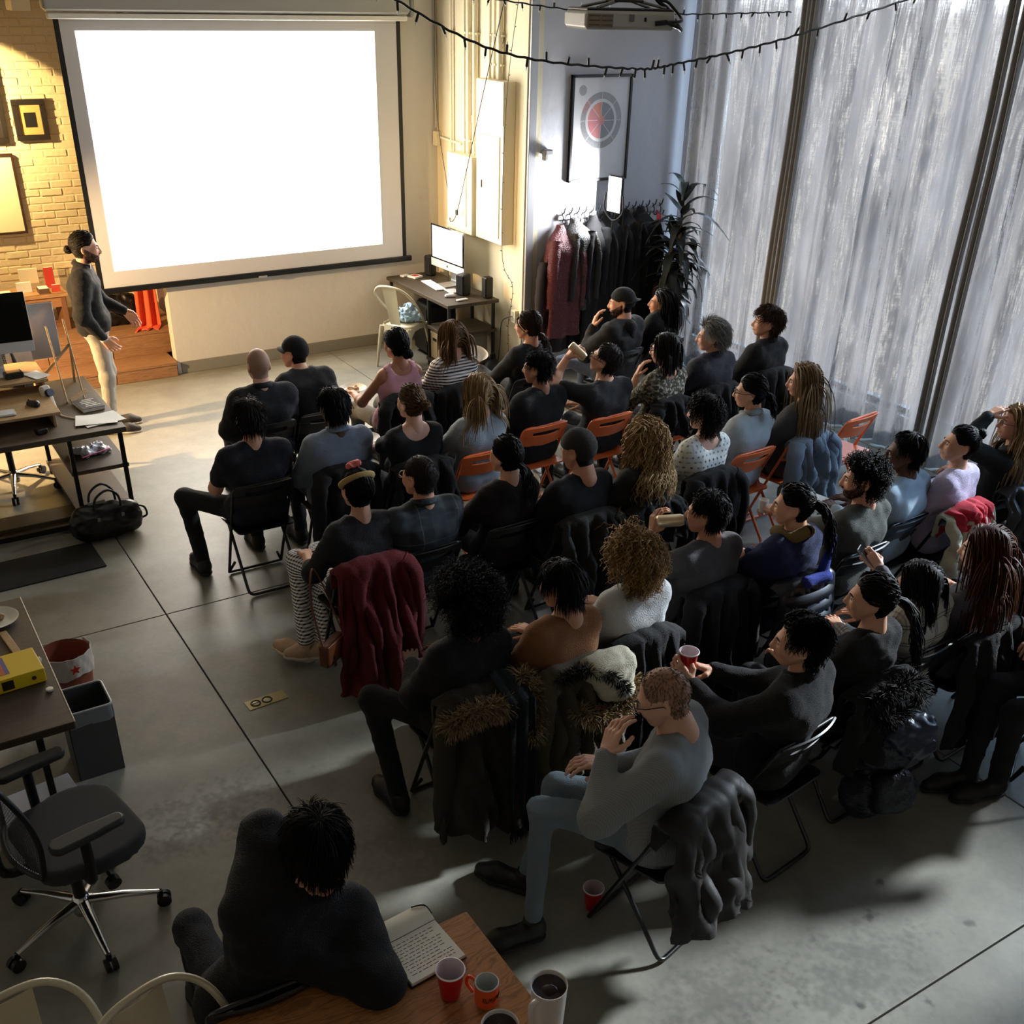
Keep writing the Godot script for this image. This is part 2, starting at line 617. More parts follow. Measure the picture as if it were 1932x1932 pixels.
static func hair(head: MB, o: Dictionary) -> MB:
	# locks that grow from the scalp, follow it, then hang
	var R := RandomNumberGenerator.new()
	R.seed = o.get("seed", 1)
	var c: Color = o.c.srgb_to_linear()
	var sh := shell(head, o.get("th", .008), o, o.get("seed", 1))
	var mb := MB.new()
	var base: Color = o.under.srgb_to_linear() if o.has("under") else c * .75
	for i in sh.v.size():
		mb.v.append(sh.v[i]); mb.n.append(sh.n[i]); mb.c.append(base)
	mb.ix = sh.ix.duplicate()
	var nt := sh.ix.size() / 3
	var n: int = o.get("n", 380)
	var L: float = o.get("len", .05)
	var S: int = o.get("seg", 6)
	var crown: Vector3 = o.get("crown", Vector3(0, .125, .035))
	var tie = o.get("tie")
	var flow: String = o.get("flow", "down")
	var lift: float = o.get("lift", .25)
	var grav: float = o.get("grav", .25)
	var curl: float = o.get("curl", 0.0)
	var cf: float = o.get("cf", 30.0)
	var off: float = o.get("off", minf(.012, L * .14))
	var w: float = o.get("w", .009)
	var alt: Color = o.get("c2", o.c).srgb_to_linear()
	var er := Vector3(.077, .093, .098)
	var ec := Vector3(0, .024, .008)
	for s in n:
		var t := R.randi() % maxi(nt, 1)
		var u := R.randf()
		var g := R.randf()
		if u + g > 1.0:
			u = 1.0 - u; g = 1.0 - g
		var a := sh.v[sh.ix[t * 3]]
		var p := a + (sh.v[sh.ix[t * 3 + 1]] - a) * u + (sh.v[sh.ix[t * 3 + 2]] - a) * g
		var nn := sh.n[sh.ix[t * 3]]
		var fl: Vector3 = p - crown
		if flow == "down" and p.z < -.045 and p.y > .03: fl = Vector3(p.x * .8 + .02, .03, .10)
		if flow == "back": fl = Vector3(p.x * .4, -.05, .12)
		elif flow == "fwd": fl = Vector3(p.x * .5, .02, -.12) if p.z < .02 else p - crown
		elif flow == "side": fl = Vector3(.12, .0, .03) if p.y > .06 else p - crown
		elif flow == "part": fl = Vector3(signf(p.x + .012) * .1, -.03, .04)
		elif flow == "up": fl = nn
		var len: float = L * R.randf_range(.75, 1.1)
		if tie != null:
			fl = tie - p
			len = float(fl.length()) * 1.12
		fl = (fl - nn * fl.dot(nn)).normalized() if flow != "up" else nn
		var d: Vector3 = (fl * (1.0 - lift) + nn * lift + Vector3(R.randf_range(-.2, .2), R.randf_range(-.2, .2), R.randf_range(-.2, .2)) * o.get("mess", .6)).normalized()
		var path := PackedVector3Array([p - nn * .003])
		var step := len / S
		var out := off * R.randf_range(.3, 1.15)
		var pp := p
		for i in S:
			pp += d * step
			if tie != null:
				d = (d * .4 + (tie - pp).normalized()).normalized()
			else:
				d = (d + Vector3.DOWN * grav).normalized()
			var q := (pp - ec) / (er + Vector3.ONE * out)
			var ql := q.length()
			if ql < 1.0 and pp.y > -.10:
				pp = ec + (pp - ec) / maxf(ql, .3)
				var gn := ((pp - ec) / (er * er)).normalized()
				d = (d - gn * minf(d.dot(gn), 0.0)).normalized()
			if pp.y < -.10:
				var f := Vector2(pp.x, pp.z - .03)
				var rr := .062 + out * .7
				if f.length() < rr:
					f = f.normalized() * rr
					pp.x = f.x; pp.z = f.y + .03
				var e2 := Vector3(.215, .115, .135) + Vector3.ONE * (.004 + out * .4)
				var c2 := Vector3(0, -.265, .045)
				var k := ((pp - c2) / e2).length()
				if k < 1.0: pp = c2 + (pp - c2) / maxf(k, .3)
			path.append(pp)
		if curl > 0.0:
			var ph := R.randf() * TAU
			for i in range(1, path.size()):
				var dd := (path[mini(i + 1, path.size() - 1)] - path[i - 1]).normalized()
				var s1 := dd.cross(Vector3(.3, .5, .8)).normalized()
				var s2 := dd.cross(s1)
				var am := curl * minf(1.0, i / 2.0)
				path[i] += s1 * am * cos(ph + i * cf / S) + s2 * am * sin(ph + i * cf / S)
		var cc := c.lerp(alt, R.randf() * smoothstep(0.0, 1.0, R.randf() * 1.3)) * R.randf_range(.7, 1.25)
		cc.a = 1.0
		mb.col = cc
		strand(mb, path, w * R.randf_range(.7, 1.2), .35)
	if o.has("tail"):
		# loose end beyond the tie
		for s in int(o.get("tn", 70)):
			var pp: Vector3 = tie + Vector3(R.randf_range(-1, 1), R.randf_range(-1, 1), R.randf_range(-1, 1)) * .014
			var path := PackedVector3Array([pp])
			var d := (Vector3(R.randf_range(-.35, .35), -.35, .75)).normalized()
			var tl: float = o.tail * R.randf_range(.75, 1.1)
			var ph := R.randf() * TAU
			for i in 8:
				pp += d * tl / 8.0
				d = (d + Vector3.DOWN * .55).normalized()
				if pp.z < .085: pp.z = .085 + R.randf() * .02
				if pp.y < -.13 and pp.z < .155: pp.z = lerpf(pp.z, .16, .7)
				path.append(pp + Vector3(cos(ph + i * 1.7), 0, sin(ph + i * 1.7)) * o.get("tcurl", .004))
			mb.col = c.lerp(alt, R.randf()) * R.randf_range(.7, 1.2)
			mb.col.a = 1.0
			strand(mb, path, w * 1.1, .3)
	if o.has("bun"):
		var br: float = o.bun
		for s in 46:
			var ax := Vector3(R.randf_range(-1, 1), R.randf_range(-1, 1), R.randf_range(-1, 1)).normalized()
			var u0 := ax.cross(Vector3(.4, .2, .9)).normalized()
			var u1 := ax.cross(u0)
			var path := PackedVector3Array()
			var t0 := R.randf() * TAU
			for i in 8:
				var t := t0 + i * .45
				path.append(tie + Vector3(0, 0, br * .5) + (u0 * cos(t) + u1 * sin(t)) * br * (R.randf_range(.8, 1.06)))
			mb.col = c.lerp(alt, R.randf() * .7) * R.randf_range(.7, 1.2)
			mb.col.a = 1.0
			strand(mb, path, .012, .6)
	mb.uv.resize(mb.v.size())
	return mb

# ---------------------------------------------------------------- people
var heads := []
var hands := []
var extras := {}

static func figure(S: Dictionary, hd: Array, hn: Array) -> Dictionary:
	var f: bool = S.get("f", false)
	var bw: float = S.get("bw", 1.0)
	var up: float = .42 if S.get("stand", false) else 0.0
	var hip := Vector3(0, .53 + up, .02)
	var la: float = S.get("lean", 0.0)
	var tw: float = S.get("tw", 0.0)
	var si: float = S.get("side", 0.0)
	var T := func(p: Vector3) -> Vector3: return lean_pt(p + Vector3(0, up, 0), hip, la, tw, si)
	var sw := (.150 if f else .168) * bw
	var chr := (.102 if f else .115) * (.5 + .5 * bw)
	var tb := [
		[T.call(Vector3(-.07 * bw, .55, .03)), T.call(Vector3(.07 * bw, .55, .03)), .122 * bw, .122 * bw],
		[T.call(Vector3(-.05, .70, .05)), T.call(Vector3(.05, .70, .05)), .104 * bw, .104 * bw],
		[T.call(Vector3(-.075 * bw, .84, .055)), T.call(Vector3(.075 * bw, .84, .055)), chr, chr],
		[T.call(Vector3(-sw * .82, .945, .05)), T.call(Vector3(sw * .82, .945, .05)), .058, .058],
		[T.call(Vector3(-.05, .975, .045)), T.call(Vector3(.05, .975, .045)), .05, .05]]
	if f: tb.append([T.call(Vector3(-.06, .83, -.05)), T.call(Vector3(.06, .83, -.05)), .055, .055])
	var nb: Vector3 = T.call(Vector3(0, .985, .035))
	var hs: float = S.get("hs", .97 if f else 1.0)
	var hc: Vector3 = T.call(Vector3(0, 1.15, -.005) + S.get("hoff", Vector3.ZERO))
	var hb := Basis.from_euler(Vector3(S.get("hp", -.05), S.get("hy", 0.0), S.get("hr", 0.0))) * hs
	var hx := Transform3D(hb, hc)
	var fit: float = S.get("fit", .008)
	var sl: String = S.get("sl", "L")
	var skin := [[nb - Vector3(0, .03, 0), hx * Vector3(0, -.075, .025), .052 if f else .058, .050 if f else .056], [tb[3][0], tb[3][1], .05, .05], [tb[2][0], tb[2][1], chr - .012, chr - .012], [tb[4][0], tb[4][1], .045, .045]]
	var top := []
	for b: Array in tb: top.append([b[0], b[1], b[2] + fit, b[3] + fit])
	if S.get("low", 0.0) > 0.0: skin[3] = [tb[4][0], tb[4][1], .05 + .003, .05 + .003]
	if S.get("low", 0.0) > 0.0: skin[1] = [tb[3][0], tb[3][1], .058, .058]
	var body := MB.new()
	var out := {"hx": hx, "hand": []}
	for side: int in [-1, 1]:
		var sh: Vector3 = T.call(Vector3(sw * side, .93, .05))
		var w: Vector3
		var hint := Vector3(.5 * side, -.7, .35)
		var arm = S.get("ra" if side > 0 else "la")
		var pose := 0
		var hdir = null
		var hup := Vector3.UP
		if arm is Array:
			w = arm[0]
			if arm.size() > 1: pose = arm[1]
			if arm.size() > 2 and arm[2] != null: hdir = arm[2]
			if arm.size() > 3 and arm[3] != null: hup = arm[3]
			if arm.size() > 4: hint = arm[4]
		else: w = T.call(Vector3(.11 * side, .66, -.27)) if up == 0.0 else Vector3(.24 * side, .86, -.05)
		var e := elbow(sh, w, .285, .25, hint)
		w = e[1]
		var el: Vector3 = e[0]
		var ur := (.044 if f else .050) * bw
		var er := (.036 if f else .041) * bw
		if sl == "L":
			top.append([sh, el, ur + .012 + fit, er + .010 + fit]); top.append([el, w.lerp(el, .06), er + .009 + fit, .031 + fit * .8])
			skin.append([el, w, .03, .027])
		elif sl == "T":
			top.append([sh, el, ur + .012 + fit, er + .010 + fit]); top.append([el, el.lerp(w, .35), er + .009 + fit, er + .004 + fit])
			skin.append([el, el.lerp(w, .3), er, er - .001]); skin.append([el.lerp(w, .3), w, er - .001, .026])
		else:
			var k := .62 if sl == "S" else .0
			if k > 0.0: top.append([sh, sh.lerp(el, k), ur + .010 + fit, ur + .006 + fit])
			skin.append([sh, el, ur, er]); skin.append([el, el.lerp(w, .3), er, er - .001]); skin.append([el.lerp(w, .3), w, er - .001, .026])
		if pose >= 0:
			var dir: Vector3 = hdir if hdir != null else (w - el).normalized()
			var hbs := Basis.looking_at(dir.normalized(), hup if absf(dir.normalized().dot(hup)) < .95 else Vector3.FORWARD)
			if side < 0: hbs = hbs * Basis.from_scale(Vector3(-1, 1, 1))
			body.add(hn[pose], Transform3D(hbs * (.94 if f else 1.04), w))
			out.hand.append([w, dir])
		else: out.hand.append([w, Vector3.FORWARD])
	var K: float = S.get("cell", .0145)
	var core := nets(skin, .03, K * .95)
	core.add(body)
	core.add(hd[1 if f else 0], hx)
	out.body = core
	var hole: float = S.get("hole", .066)
	var holes := [[nb + hb.y.normalized() * .02 + Vector3(0, .038, -.022), hole]]
	if S.get("low", 0.0) > 0.0: holes = [[T.call(Vector3(0, 1.03, .09)), S.low], [T.call(Vector3(0, 1.04, -.06)), .10]]
	if sl == "N":
		holes.append([T.call(Vector3(sw + .015, .95, .05)), .062]); holes.append([T.call(Vector3(-sw - .015, .95, .05)), .062])
	out.top = nets(top, .045, K, {"holes": holes, "wr": S.get("wr", .007), "seed": S.get("id", 1), "planes": [[Vector3.DOWN, -(.455 + up)]] if not S.get("dress", false) else []})
	var legs := []
	var feet := []
	legs.append([hip + Vector3(-.075 * bw, 0, .005), hip + Vector3(.075 * bw, 0, .005), .118 * bw, .118 * bw])
	var lg: Array = S.get("legs", [])
	for i in 2:
		var side := -1.0 if i == 0 else 1.0
		var kn := Vector3(.115 * side, .515, -.42) + Vector3(0, 0, 0)
		var an := Vector3(.115 * side, .10, -.40)
		var toe := Vector3(.02 * side, 0, -1)
		if up > 0.0:
			kn = Vector3(.10 * side, .50, -.01); an = Vector3(.11 * side, .09, .03)
		if lg.size() > i and lg[i] != null:
			kn = lg[i][0]; an = lg[i][1]
			if lg[i].size() > 2: toe = lg[i][2]
		var h := hip + Vector3(.085 * bw * side, -.005, 0)
		var tr := (.078 if f else .080) * bw
		legs.append([h, kn, tr, .060]); legs.append([kn, an + (kn - an) * .04, .060 if not S.get("slim", false) else .052, .047 if not S.get("slim", false) else .038])
		feet.append([an, toe.normalized(), kn])
	out.legs = nets(legs, .045, K * 1.1, {"wr": .006, "seed": S.get("id", 1) + 50, "planes": [[Vector3.UP, .62 + up]]})
	if S.get("shins", false):
		var ext := []
		for ft: Array in feet: ext.append([ft[0] - Vector3(0, .04, 0), ft[2].lerp(ft[0], .4), .032, .042])
		out.body.add(nets(ext, .01, .012))
	out.feet = feet
	if S.has("hair"):
		var H: Dictionary = S.hair.duplicate()
		H.seed = S.get("id", 1)
		out.hair = hair(hd[1 if f else 0], H)
	if S.has("beard"): out.beard = hair(hd[0], {"beard": 1.0, "c": S.beard, "under": S.beard.lerp(S.get("skin", Color(.8, .6, .5)), .55), "th": .0012, "n": 1100, "len": .011, "w": .0026, "seg": 3, "lift": .35, "grav": .5, "off": 0.0, "mess": 1.0, "seed": S.get("id", 1), "crown": Vector3(0, .05, -.02)})
	if S.has("cap"): out.cap = shell(hd[0], S.cap.th, {"line": S.cap.line, "nape": S.cap.get("nape", .03)}, 3)
	out.nb = nb
	return out

func hair_mat() -> StandardMaterial3D:
	return mt(Color.WHITE, .58, 0.0, {"vc": true, "spec": .28})

func face_parts() -> void:
	var e := MB.new()
	var white := Color(.50, .46, .43)
	var iris := Color(.03, .02, .015)
	for s: float in [-1.0, 1.0]:
		e = MB.new()
		for k in 2:
			e.col = white if k == 0 else iris
			var r := .0108 if k == 0 else .0066
			var prof := PackedVector2Array()
			for i in 7: prof.append(Vector2(sin(PI * i / 6.0) * r, -cos(PI * i / 6.0) * r))
			e.lathe(prof, 10, Vector3(.031 * s, .003, -.0862 if k == 0 else -.0908))
		extras["eye" + str(s)] = e.done(false, true)
	for s: float in [-1.0, 1.0]:
		var b := MB.new()
		b.tube(arc([Vector3(.014 * s, .0185, -.1), Vector3(.031 * s, .0235, -.0955), Vector3(.049 * s, .0175, -.082)], 3), PackedFloat32Array([.0035, .0042, .0042, .004, .0036, .003, .0015]), 6, true, .7)
		extras["brow" + str(s)] = b.done()
	var l := MB.new()
	l.tube(arc([Vector3(-.021, -.0595, -.0935), Vector3(-.008, -.0555, -.1025), Vector3(0, -.0572, -.1035), Vector3(.008, -.0555, -.1025), Vector3(.021, -.0595, -.0935)], 2), PackedFloat32Array([.001, .003, .0042, .0042, .004, .0042, .0042, .003, .001]), 6)
	l.tube(arc([Vector3(-.019, -.061, -.093), Vector3(0, -.0655, -.1015), Vector3(.019, -.061, -.093)], 4), PackedFloat32Array([.001, .003, .0045, .005, .005, .005, .0045, .003, .001]), 6)
	extras.lips = l.done()
	var sh := nets([[Vector3(0, .045, .045), Vector3(0, .04, -.12), .042, .044], [Vector3(0, .04, -.12), Vector3(0, .03, -.19), .044, .032], [Vector3(0, .07, .04), Vector3(0, .12, .03), .042, .044]], .03, .009, {"planes": [[Vector3.DOWN, 0.0], [Vector3.UP, .115]]})
	extras.shoe = sh.done(true)
	var so := nets([[Vector3(0, .01, .045), Vector3(0, .01, -.12), .045, .047], [Vector3(0, .01, -.12), Vector3(0, .01, -.19), .047, .035]], .03, .009, {"planes": [[Vector3.DOWN, 0.0], [Vector3.UP, .022]]})
	extras.sole = so.done(true)
	var g := MB.new()
	for s: float in [-1.0, 1.0]:
		var ring := []
		for i in 13:
			var t := TAU * i / 12.0
			ring.append(Vector3(.034 * s + cos(t) * .026, .001 + sin(t) * .019, -.112 + .006 * absf(cos(t))))
		g.tube(PackedVector3Array(ring), .0022, 5, false)
		g.tube(PackedVector3Array([Vector3(.058 * s, .006, -.104), Vector3(.076 * s, .006, -.06), Vector3(.081 * s, .008, .012), Vector3(.079 * s, -.012, .03)]), .0022, 5)
	g.tube(PackedVector3Array([Vector3(-.009, .004, -.115), Vector3(.009, .004, -.115)]), .0022, 5)
	extras.glasses = g.done()

func place_person(S: Dictionary, F: Dictionary) -> Node3D:
	var t := thing("person", S.label, "person", Vector3(S.x, S.get("y", 0.0), S.z), S.get("yaw", 0.0), S.get("group", "listeners seated in rows") if not S.has("solo") else "")
	var sk: Color = S.get("skin", Color(.78, .58, .47))
	part(t, "body", F.body.done(true), mt(sk, .55, 0.0, {"tri": 3.0, "nrm": "grain", "ns": .25, "spec": .4}))
	part(t, S.get("tn", "shirt"), F.top.done(true), S.tm)
	part(t, S.get("ln", "trousers"), F.legs.done(true), S.get("lm", cloth(Color(.10, .11, .14))))
	for ft: Array in F.feet:
		if S.get("barefoot", false): break
		var b := Basis.looking_at(ft[1], Vector3.UP)
		var x := Transform3D(b, ft[0] - Vector3(0, .09, 0) + ft[1] * .03)
		var sm: Material = S.get("sm", mt(Color(.06, .055, .05), .5))
		var sh := part(t, "shoe", extras.shoe, sm, x)
		part(sh, "sole", extras.sole, S.get("so", mt(Color(.10, .10, .10), .8)))
	var hx: Transform3D = F.hx
	var hc: Color = S.hair.c if S.has("hair") else S.get("hc", Color(.12, .09, .07))
	if F.has("hair"): part(t, "hair", F.hair.done(true, true), hair_mat(), hx)
	if F.has("beard"): part(t, "beard", F.beard.done(true, true), hair_mat(), hx)
	for s: float in [-1.0, 1.0]:
		part(t, "eye", extras["eye" + str(s)], mt(Color.WHITE, .25, 0.0, {"vc": true}), hx)
		part(t, "eyebrow", extras["brow" + str(s)], mt(hc.darkened(.2), .9), hx)
	part(t, "lips", extras.lips, mt(Color(sk.r * .82, sk.g * .62, sk.b * .60), .45), hx)
	if S.has("glasses"): part(t, "glasses", extras.glasses, mt(S.glasses, .3), hx)
	if F.has("cap"):
		part(t, S.cap.get("name", "cap"), F.cap.done(true), S.cap.m, hx)
		if S.cap.has("brim"):
			var z: float = S.cap.brim
			var rows := []
			for i in 6:
				var row := PackedVector3Array()
				for j in 13:
					var a := lerpf(-1.25, 1.25, j / 12.0)
					var r := .088 + .068 * i / 5.0 * cos(a * .8)
					row.append(Vector3(sin(a) * .086 * (1.0 + .12 * i / 5.0), S.cap.line + .01 - .012 * (i / 5.0) - .02 * sin(a) * sin(a), z * cos(a) * r + .01))
				rows.append(row)
			part(t, "cap_brim", MB.new().sheet(rows, .004).done(), S.cap.m, hx)
	if S.has("collar"):
		var pts := []
		var nb: Vector3 = F.nb
		for i in 15:
			var a := lerpf(-2.6, 2.6, i / 14.0)
			pts.append(Vector3(sin(a) * (.066 + .004 * cos(a)), nb.y + .035 + .022 * cos(a), nb.z + .004 + cos(a) * .066))
		part(t, "collar", MB.new().tube(arc(pts, 2), .012, 7, true, 1.9).done(), S.collar)
	if S.has("hood"):
		var nb: Vector3 = F.nb
		var h := nets([[nb + Vector3(-.10, .02, -.02), nb + Vector3(0, -.02, .085), .030, .045], [nb + Vector3(.10, .02, -.02), nb + Vector3(0, -.02, .085), .030, .045], [nb + Vector3(0, -.01, .08), nb + Vector3(0, -.11, .11), .05, .03]], .05, .014, {"wr": .01, "seed": 4})
		part(t, "hood", h.done(true), S.hood)
	return t

# ---------------------------------------------------------------- the place
const ZW := -10.67
const XS := 5.78
const ZC := -8.9

func make_textures() -> void:
	texs.weave = noise_tex(256, .32, [], FastNoiseLite.TYPE_SIMPLEX, 2, 2, 3.0)
	texs.grain = noise_tex(256, .25, [], FastNoiseLite.TYPE_SIMPLEX, 2, 5, 4.0)
	texs.plaster = noise_tex(256, .02, [], FastNoiseLite.TYPE_SIMPLEX, 5, 7, 2.0)
	texs.speckle = noise_tex(256, .08, [[0.0, Color(.72, .72, .72)], [.5, Color(.92, .92, .92)], [1.0, Color(1, 1, 1)]], FastNoiseLite.TYPE_SIMPLEX, 4, 9)
	var fn := FastNoiseLite.new()
	fn.seed = 11; fn.frequency = 1.0; fn.fractal_octaves = 4
	var f2 := FastNoiseLite.new()
	f2.seed = 23; f2.frequency = 1.0; f2.fractal_octaves = 3
	# trowelled concrete with stains, 10.24 m a side
	var spots := [[Vector3(.92, .34, .16), Vector2(-4.10, .5)], [Vector3(.74, .30, .10), Vector2(-3.92, .45)], [Vector3(1.15, .16, .08), Vector2(-2.2, .3)], [Vector3(2.85, .4, .22), Vector2(-1.75, .30)], [Vector3(2.3, .35, .2), Vector2(-1.95, .28)], [Vector3(3.15, .035, .03), Vector2(-1.93, .8)], [Vector3(3.35, .02, .02), Vector2(-2.05, .8)], [Vector3(2.75, .025, .02), Vector2(-1.62, .8)], [Vector3(3.5, .02, .03), Vector2(-1.68, .7)], [Vector3(3.0, .02, .02), Vector2(-1.5, .7)], [Vector3(1.6, .3, .2), Vector2(-3.4, .22)], [Vector3(2.62, .04, .035), Vector2(-2.45, .6)]]
	texs.floor = paint(1024, 1024, func(x: int, y: int) -> Color:
		var wx := -2.6 + x * .01
		var wz := -8.6 + y * .01
		var k := fn.get_noise_2d(wx * .9, wz * .9) * .12 + f2.get_noise_2d(wx * 5.0, wz * 5.0) * .06 + fn.get_noise_2d(wx * 26.0 + 9.0, wz * 26.0) * .05
		var g := .50 + k * .5
		for s: Array in spots:
			var d := Vector2((wx - s[0].x) / s[0].y, (wz - s[1].x) / s[0].z)
			var r := d.length()
			if r < 1.6:
				var m: float = s[1].y * smoothstep(-.2, 1.1, 1.0 - r + f2.get_noise_2d(wx * 22.0, wz * 22.0) * .9 + fn.get_noise_2d(wx * 7.0, wz * 7.0) * .9)
				g *= 1.0 - .5 * m
		return Color(g * 1.0, g * .985, g * .905))
	texs.wood = paint(256, 256, func(x: int, y: int) -> Color:
		var k := fn.get_noise_2d(x * .012, y * .35) * .5 + fn.get_noise_2d(x * .05 + 40.0, y * .9) * .3
		var g := .82 + k * .35
		return Color(g, g * .97, g * .93))
	texs.oak = paint(512, 512, func(x: int, y: int) -> Color:
		var yy := y + 18.0 * sin(x * .0123) + 30.0 * fn.get_noise_2d(x * .006, y * .012)
		var ring := .5 + .5 * sin(yy * .33 + 6.0 * fn.get_noise_2d(x * .004, yy * .03))
		var k := pow(ring, 5.0) * .20 + .16 * fn.get_noise_2d(x * .03, y * .7)
		var g := .92 - k
		return Color(g, g * .93, g * .84))
	# open linen weave: slubs thin and thick, so daylight comes through unevenly
	texs.linen = paint(512, 1024, func(x: int, y: int) -> Color:
		var s := fn.get_noise_2d(x * .019 + 30.0, y * .0016) * .75 + fn.get_noise_2d(x * .055, y * .0065) * .45 + f2.get_noise_2d(x * .27, y * .016) * .55 + fn.get_noise_2d(x * .8 + 70.0, y * .05) * .25
		var h := f2.get_noise_2d(x * .02 + 300.0, y * .30) * .35
		var thin := clampf(.34 + 1.15 * s + .6 * h, 0.0, 1.0)
		var cv := .47 + .08 * fn.get_noise_2d(x * .01, y * .004 + 80.0)
		return Color(cv, cv * .965, cv * .935, 1.0 - .72 * thin * thin))
	texs.stripe = paint(8, 128, func(_x: int, y: int) -> Color: return Color(.93, .92, .90) if (y % 16) < 9 else Color(.05, .06, .10))
	texs.plaid = paint(96, 96, func(x: int, y: int) -> Color:
		var g := Color(.10, .12, .14)
		if x % 48 < 20: g = g.lerp(Color(.20, .24, .27), .6)
		if y % 48 < 20: g = g.lerp(Color(.20, .24, .27), .6)
		if x % 48 == 34 or y % 48 == 34: g = Color(.30, .33, .35)
		return g)
	texs.checks = paint(96, 96, func(x: int, y: int) -> Color:
		var g := Color(.72, .71, .69)
		if x % 32 < 2 or (x % 32 > 4 and x % 32 < 7): g = g.darkened(.45)
		if y % 32 < 2 or (y % 32 > 4 and y % 32 < 7): g = g.darkened(.45)
		return g)
	texs.dots = paint(64, 64, func(x: int, y: int) -> Color:
		var a := Vector2((x + (8 if (y / 16) % 2 == 1 else 0)) % 16 - 7.5, y % 16 - 7.5)
		return Color(.30, .36, .42) if a.length() < 3.4 else Color(.86, .88, .86))
	texs.floral = paint(256, 256, func(x: int, y: int) -> Color:
		var k := fn.get_noise_2d(x * .045, y * .045)
		var j := f2.get_noise_2d(x * .06 + 50.0, y * .06)
		if k > .22: return Color(.72, .70, .62)
		if j > .25: return Color(.42, .40, .32)
		if j < -.3: return Color(.30, .28, .20)
		return Color(.15, .15, .12))
	texs.rib = paint(32, 8, func(x: int, _y: int) -> Color: return Color(1, 1, 1) if (x % 8) < 5 else Color(.88, .89, .91))
	texs.quilt = noise_tex(256, .05, [], FastNoiseLite.TYPE_SIMPLEX, 3, 31, 8.0)
	texs.mesh = paint(64, 64, func(x: int, y: int) -> Color: return Color(.5, .5, .52, 1.0 if (x % 16) < 7 or (y % 16) < 5 else 0.0))
	# the wheel print on the poster
	texs.poster = paint(384, 512, func(x: int, y: int) -> Color:
		var bg := Color(.80, .80, .80)
		var c := Vector2(x - 196.0, y - 214.0)
		var r := c.length()
		var a := fposmod(atan2(c.y, c.x), TAU)
		if Vector2(x - 62.0, y - 62.0).length() < 26.0: return Color(.55, .55, .56)
		var spoke := absf(fposmod(a + .0, PI / 4.0)) * r < 2.2
		if r > 108.0 and r < 142.0:
			if spoke: return bg
			var red := a > 3.5 and a < 4.1
			var ink := .48 + .12 * f2.get_noise_2d(x * .12, y * .12)
			return Color(ink + .12, ink - .06, ink - .06) if red else Color(ink, ink, ink * 1.02)
		if r < 92.0:
			if spoke and r > 24.0: return bg
			if a > PI * .5 and a < PI * 1.5 or r < 24.0:
				return Color(.82, .44, .33) if a > 3.9 else Color(.78, .40, .40)
			return Color(.42, .47, .52).lerp(Color(.30, .31, .33), f2.get_noise_2d(x * .1, y * .1) * .5 + .5)
		return bg)

func make_light() -> void:
	var cam := Camera3D.new()
	cam.name = "camera"
	add_child(cam)
	cam.projection = Camera3D.PROJECTION_FRUSTUM
	cam.near = .05
	cam.far = 200.0
	cam.size = 2.0 * .05 * 966.0 / 1987.336
	cam.frustum_offset = Vector2(0, .05 * 176.657 / 1987.336)
	cam.transform = Transform3D(Basis.from_euler(Vector3(-.5318474, -.5719887, .0253319)), Vector3(0, 3.5, 0))
	cam.current = true
	var e := Environment.new()
	e.background_mode = Environment.BG_SKY
	var sm := ProceduralSkyMaterial.new()
	sm.sky_top_color = Color(.60, .73, .88)
	sm.sky_horizon_color = Color(.86, .89, .92)
	sm.ground_bottom_color = Color(.45, .44, .43)
	sm.ground_horizon_color = Color(.62, .62, .62)
	sm.sky_energy_multiplier = SKY
	sm.ground_energy_multiplier = SKY * .6
	var sky := Sky.new()
	sky.sky_material = sm
	e.sky = sky
	e.tonemap_mode = Environment.TONE_MAPPER_LINEAR
	e.tonemap_exposure = EXPO
	e.sdfgi_enabled = true
	e.ssao_enabled = true
	e.ssil_enabled = true
	var we := WorldEnvironment.new()
	we.name = "world"
	we.environment = e
	add_child(we)
	var sun := DirectionalLight3D.new()
	sun.name = "sun"
	sun.light_color = Color(.93, .97, 1.0)
	sun.light_energy = SUN
	sun.light_angular_distance = 4.5
	sun.shadow_enabled = true
	add_child(sun)
	sun.look_at_from_position(Vector3.ZERO, Vector3(-1.0, -.50, -.06))
	var ar := AreaLight3D.new()
	ar.name = "projection_light"
	add_child(ar)
	ar.area_size = Vector2(2.80, 2.0)
	ar.light_energy = SCREEN
	ar.light_color = Color(1.0, .965, .91)
	ar.area_range = 30.0
	ar.shadow_enabled = true
	ar.transform = Transform3D(Basis(Vector3.UP, PI), Vector3(3.66, 2.09, ZW + .105))

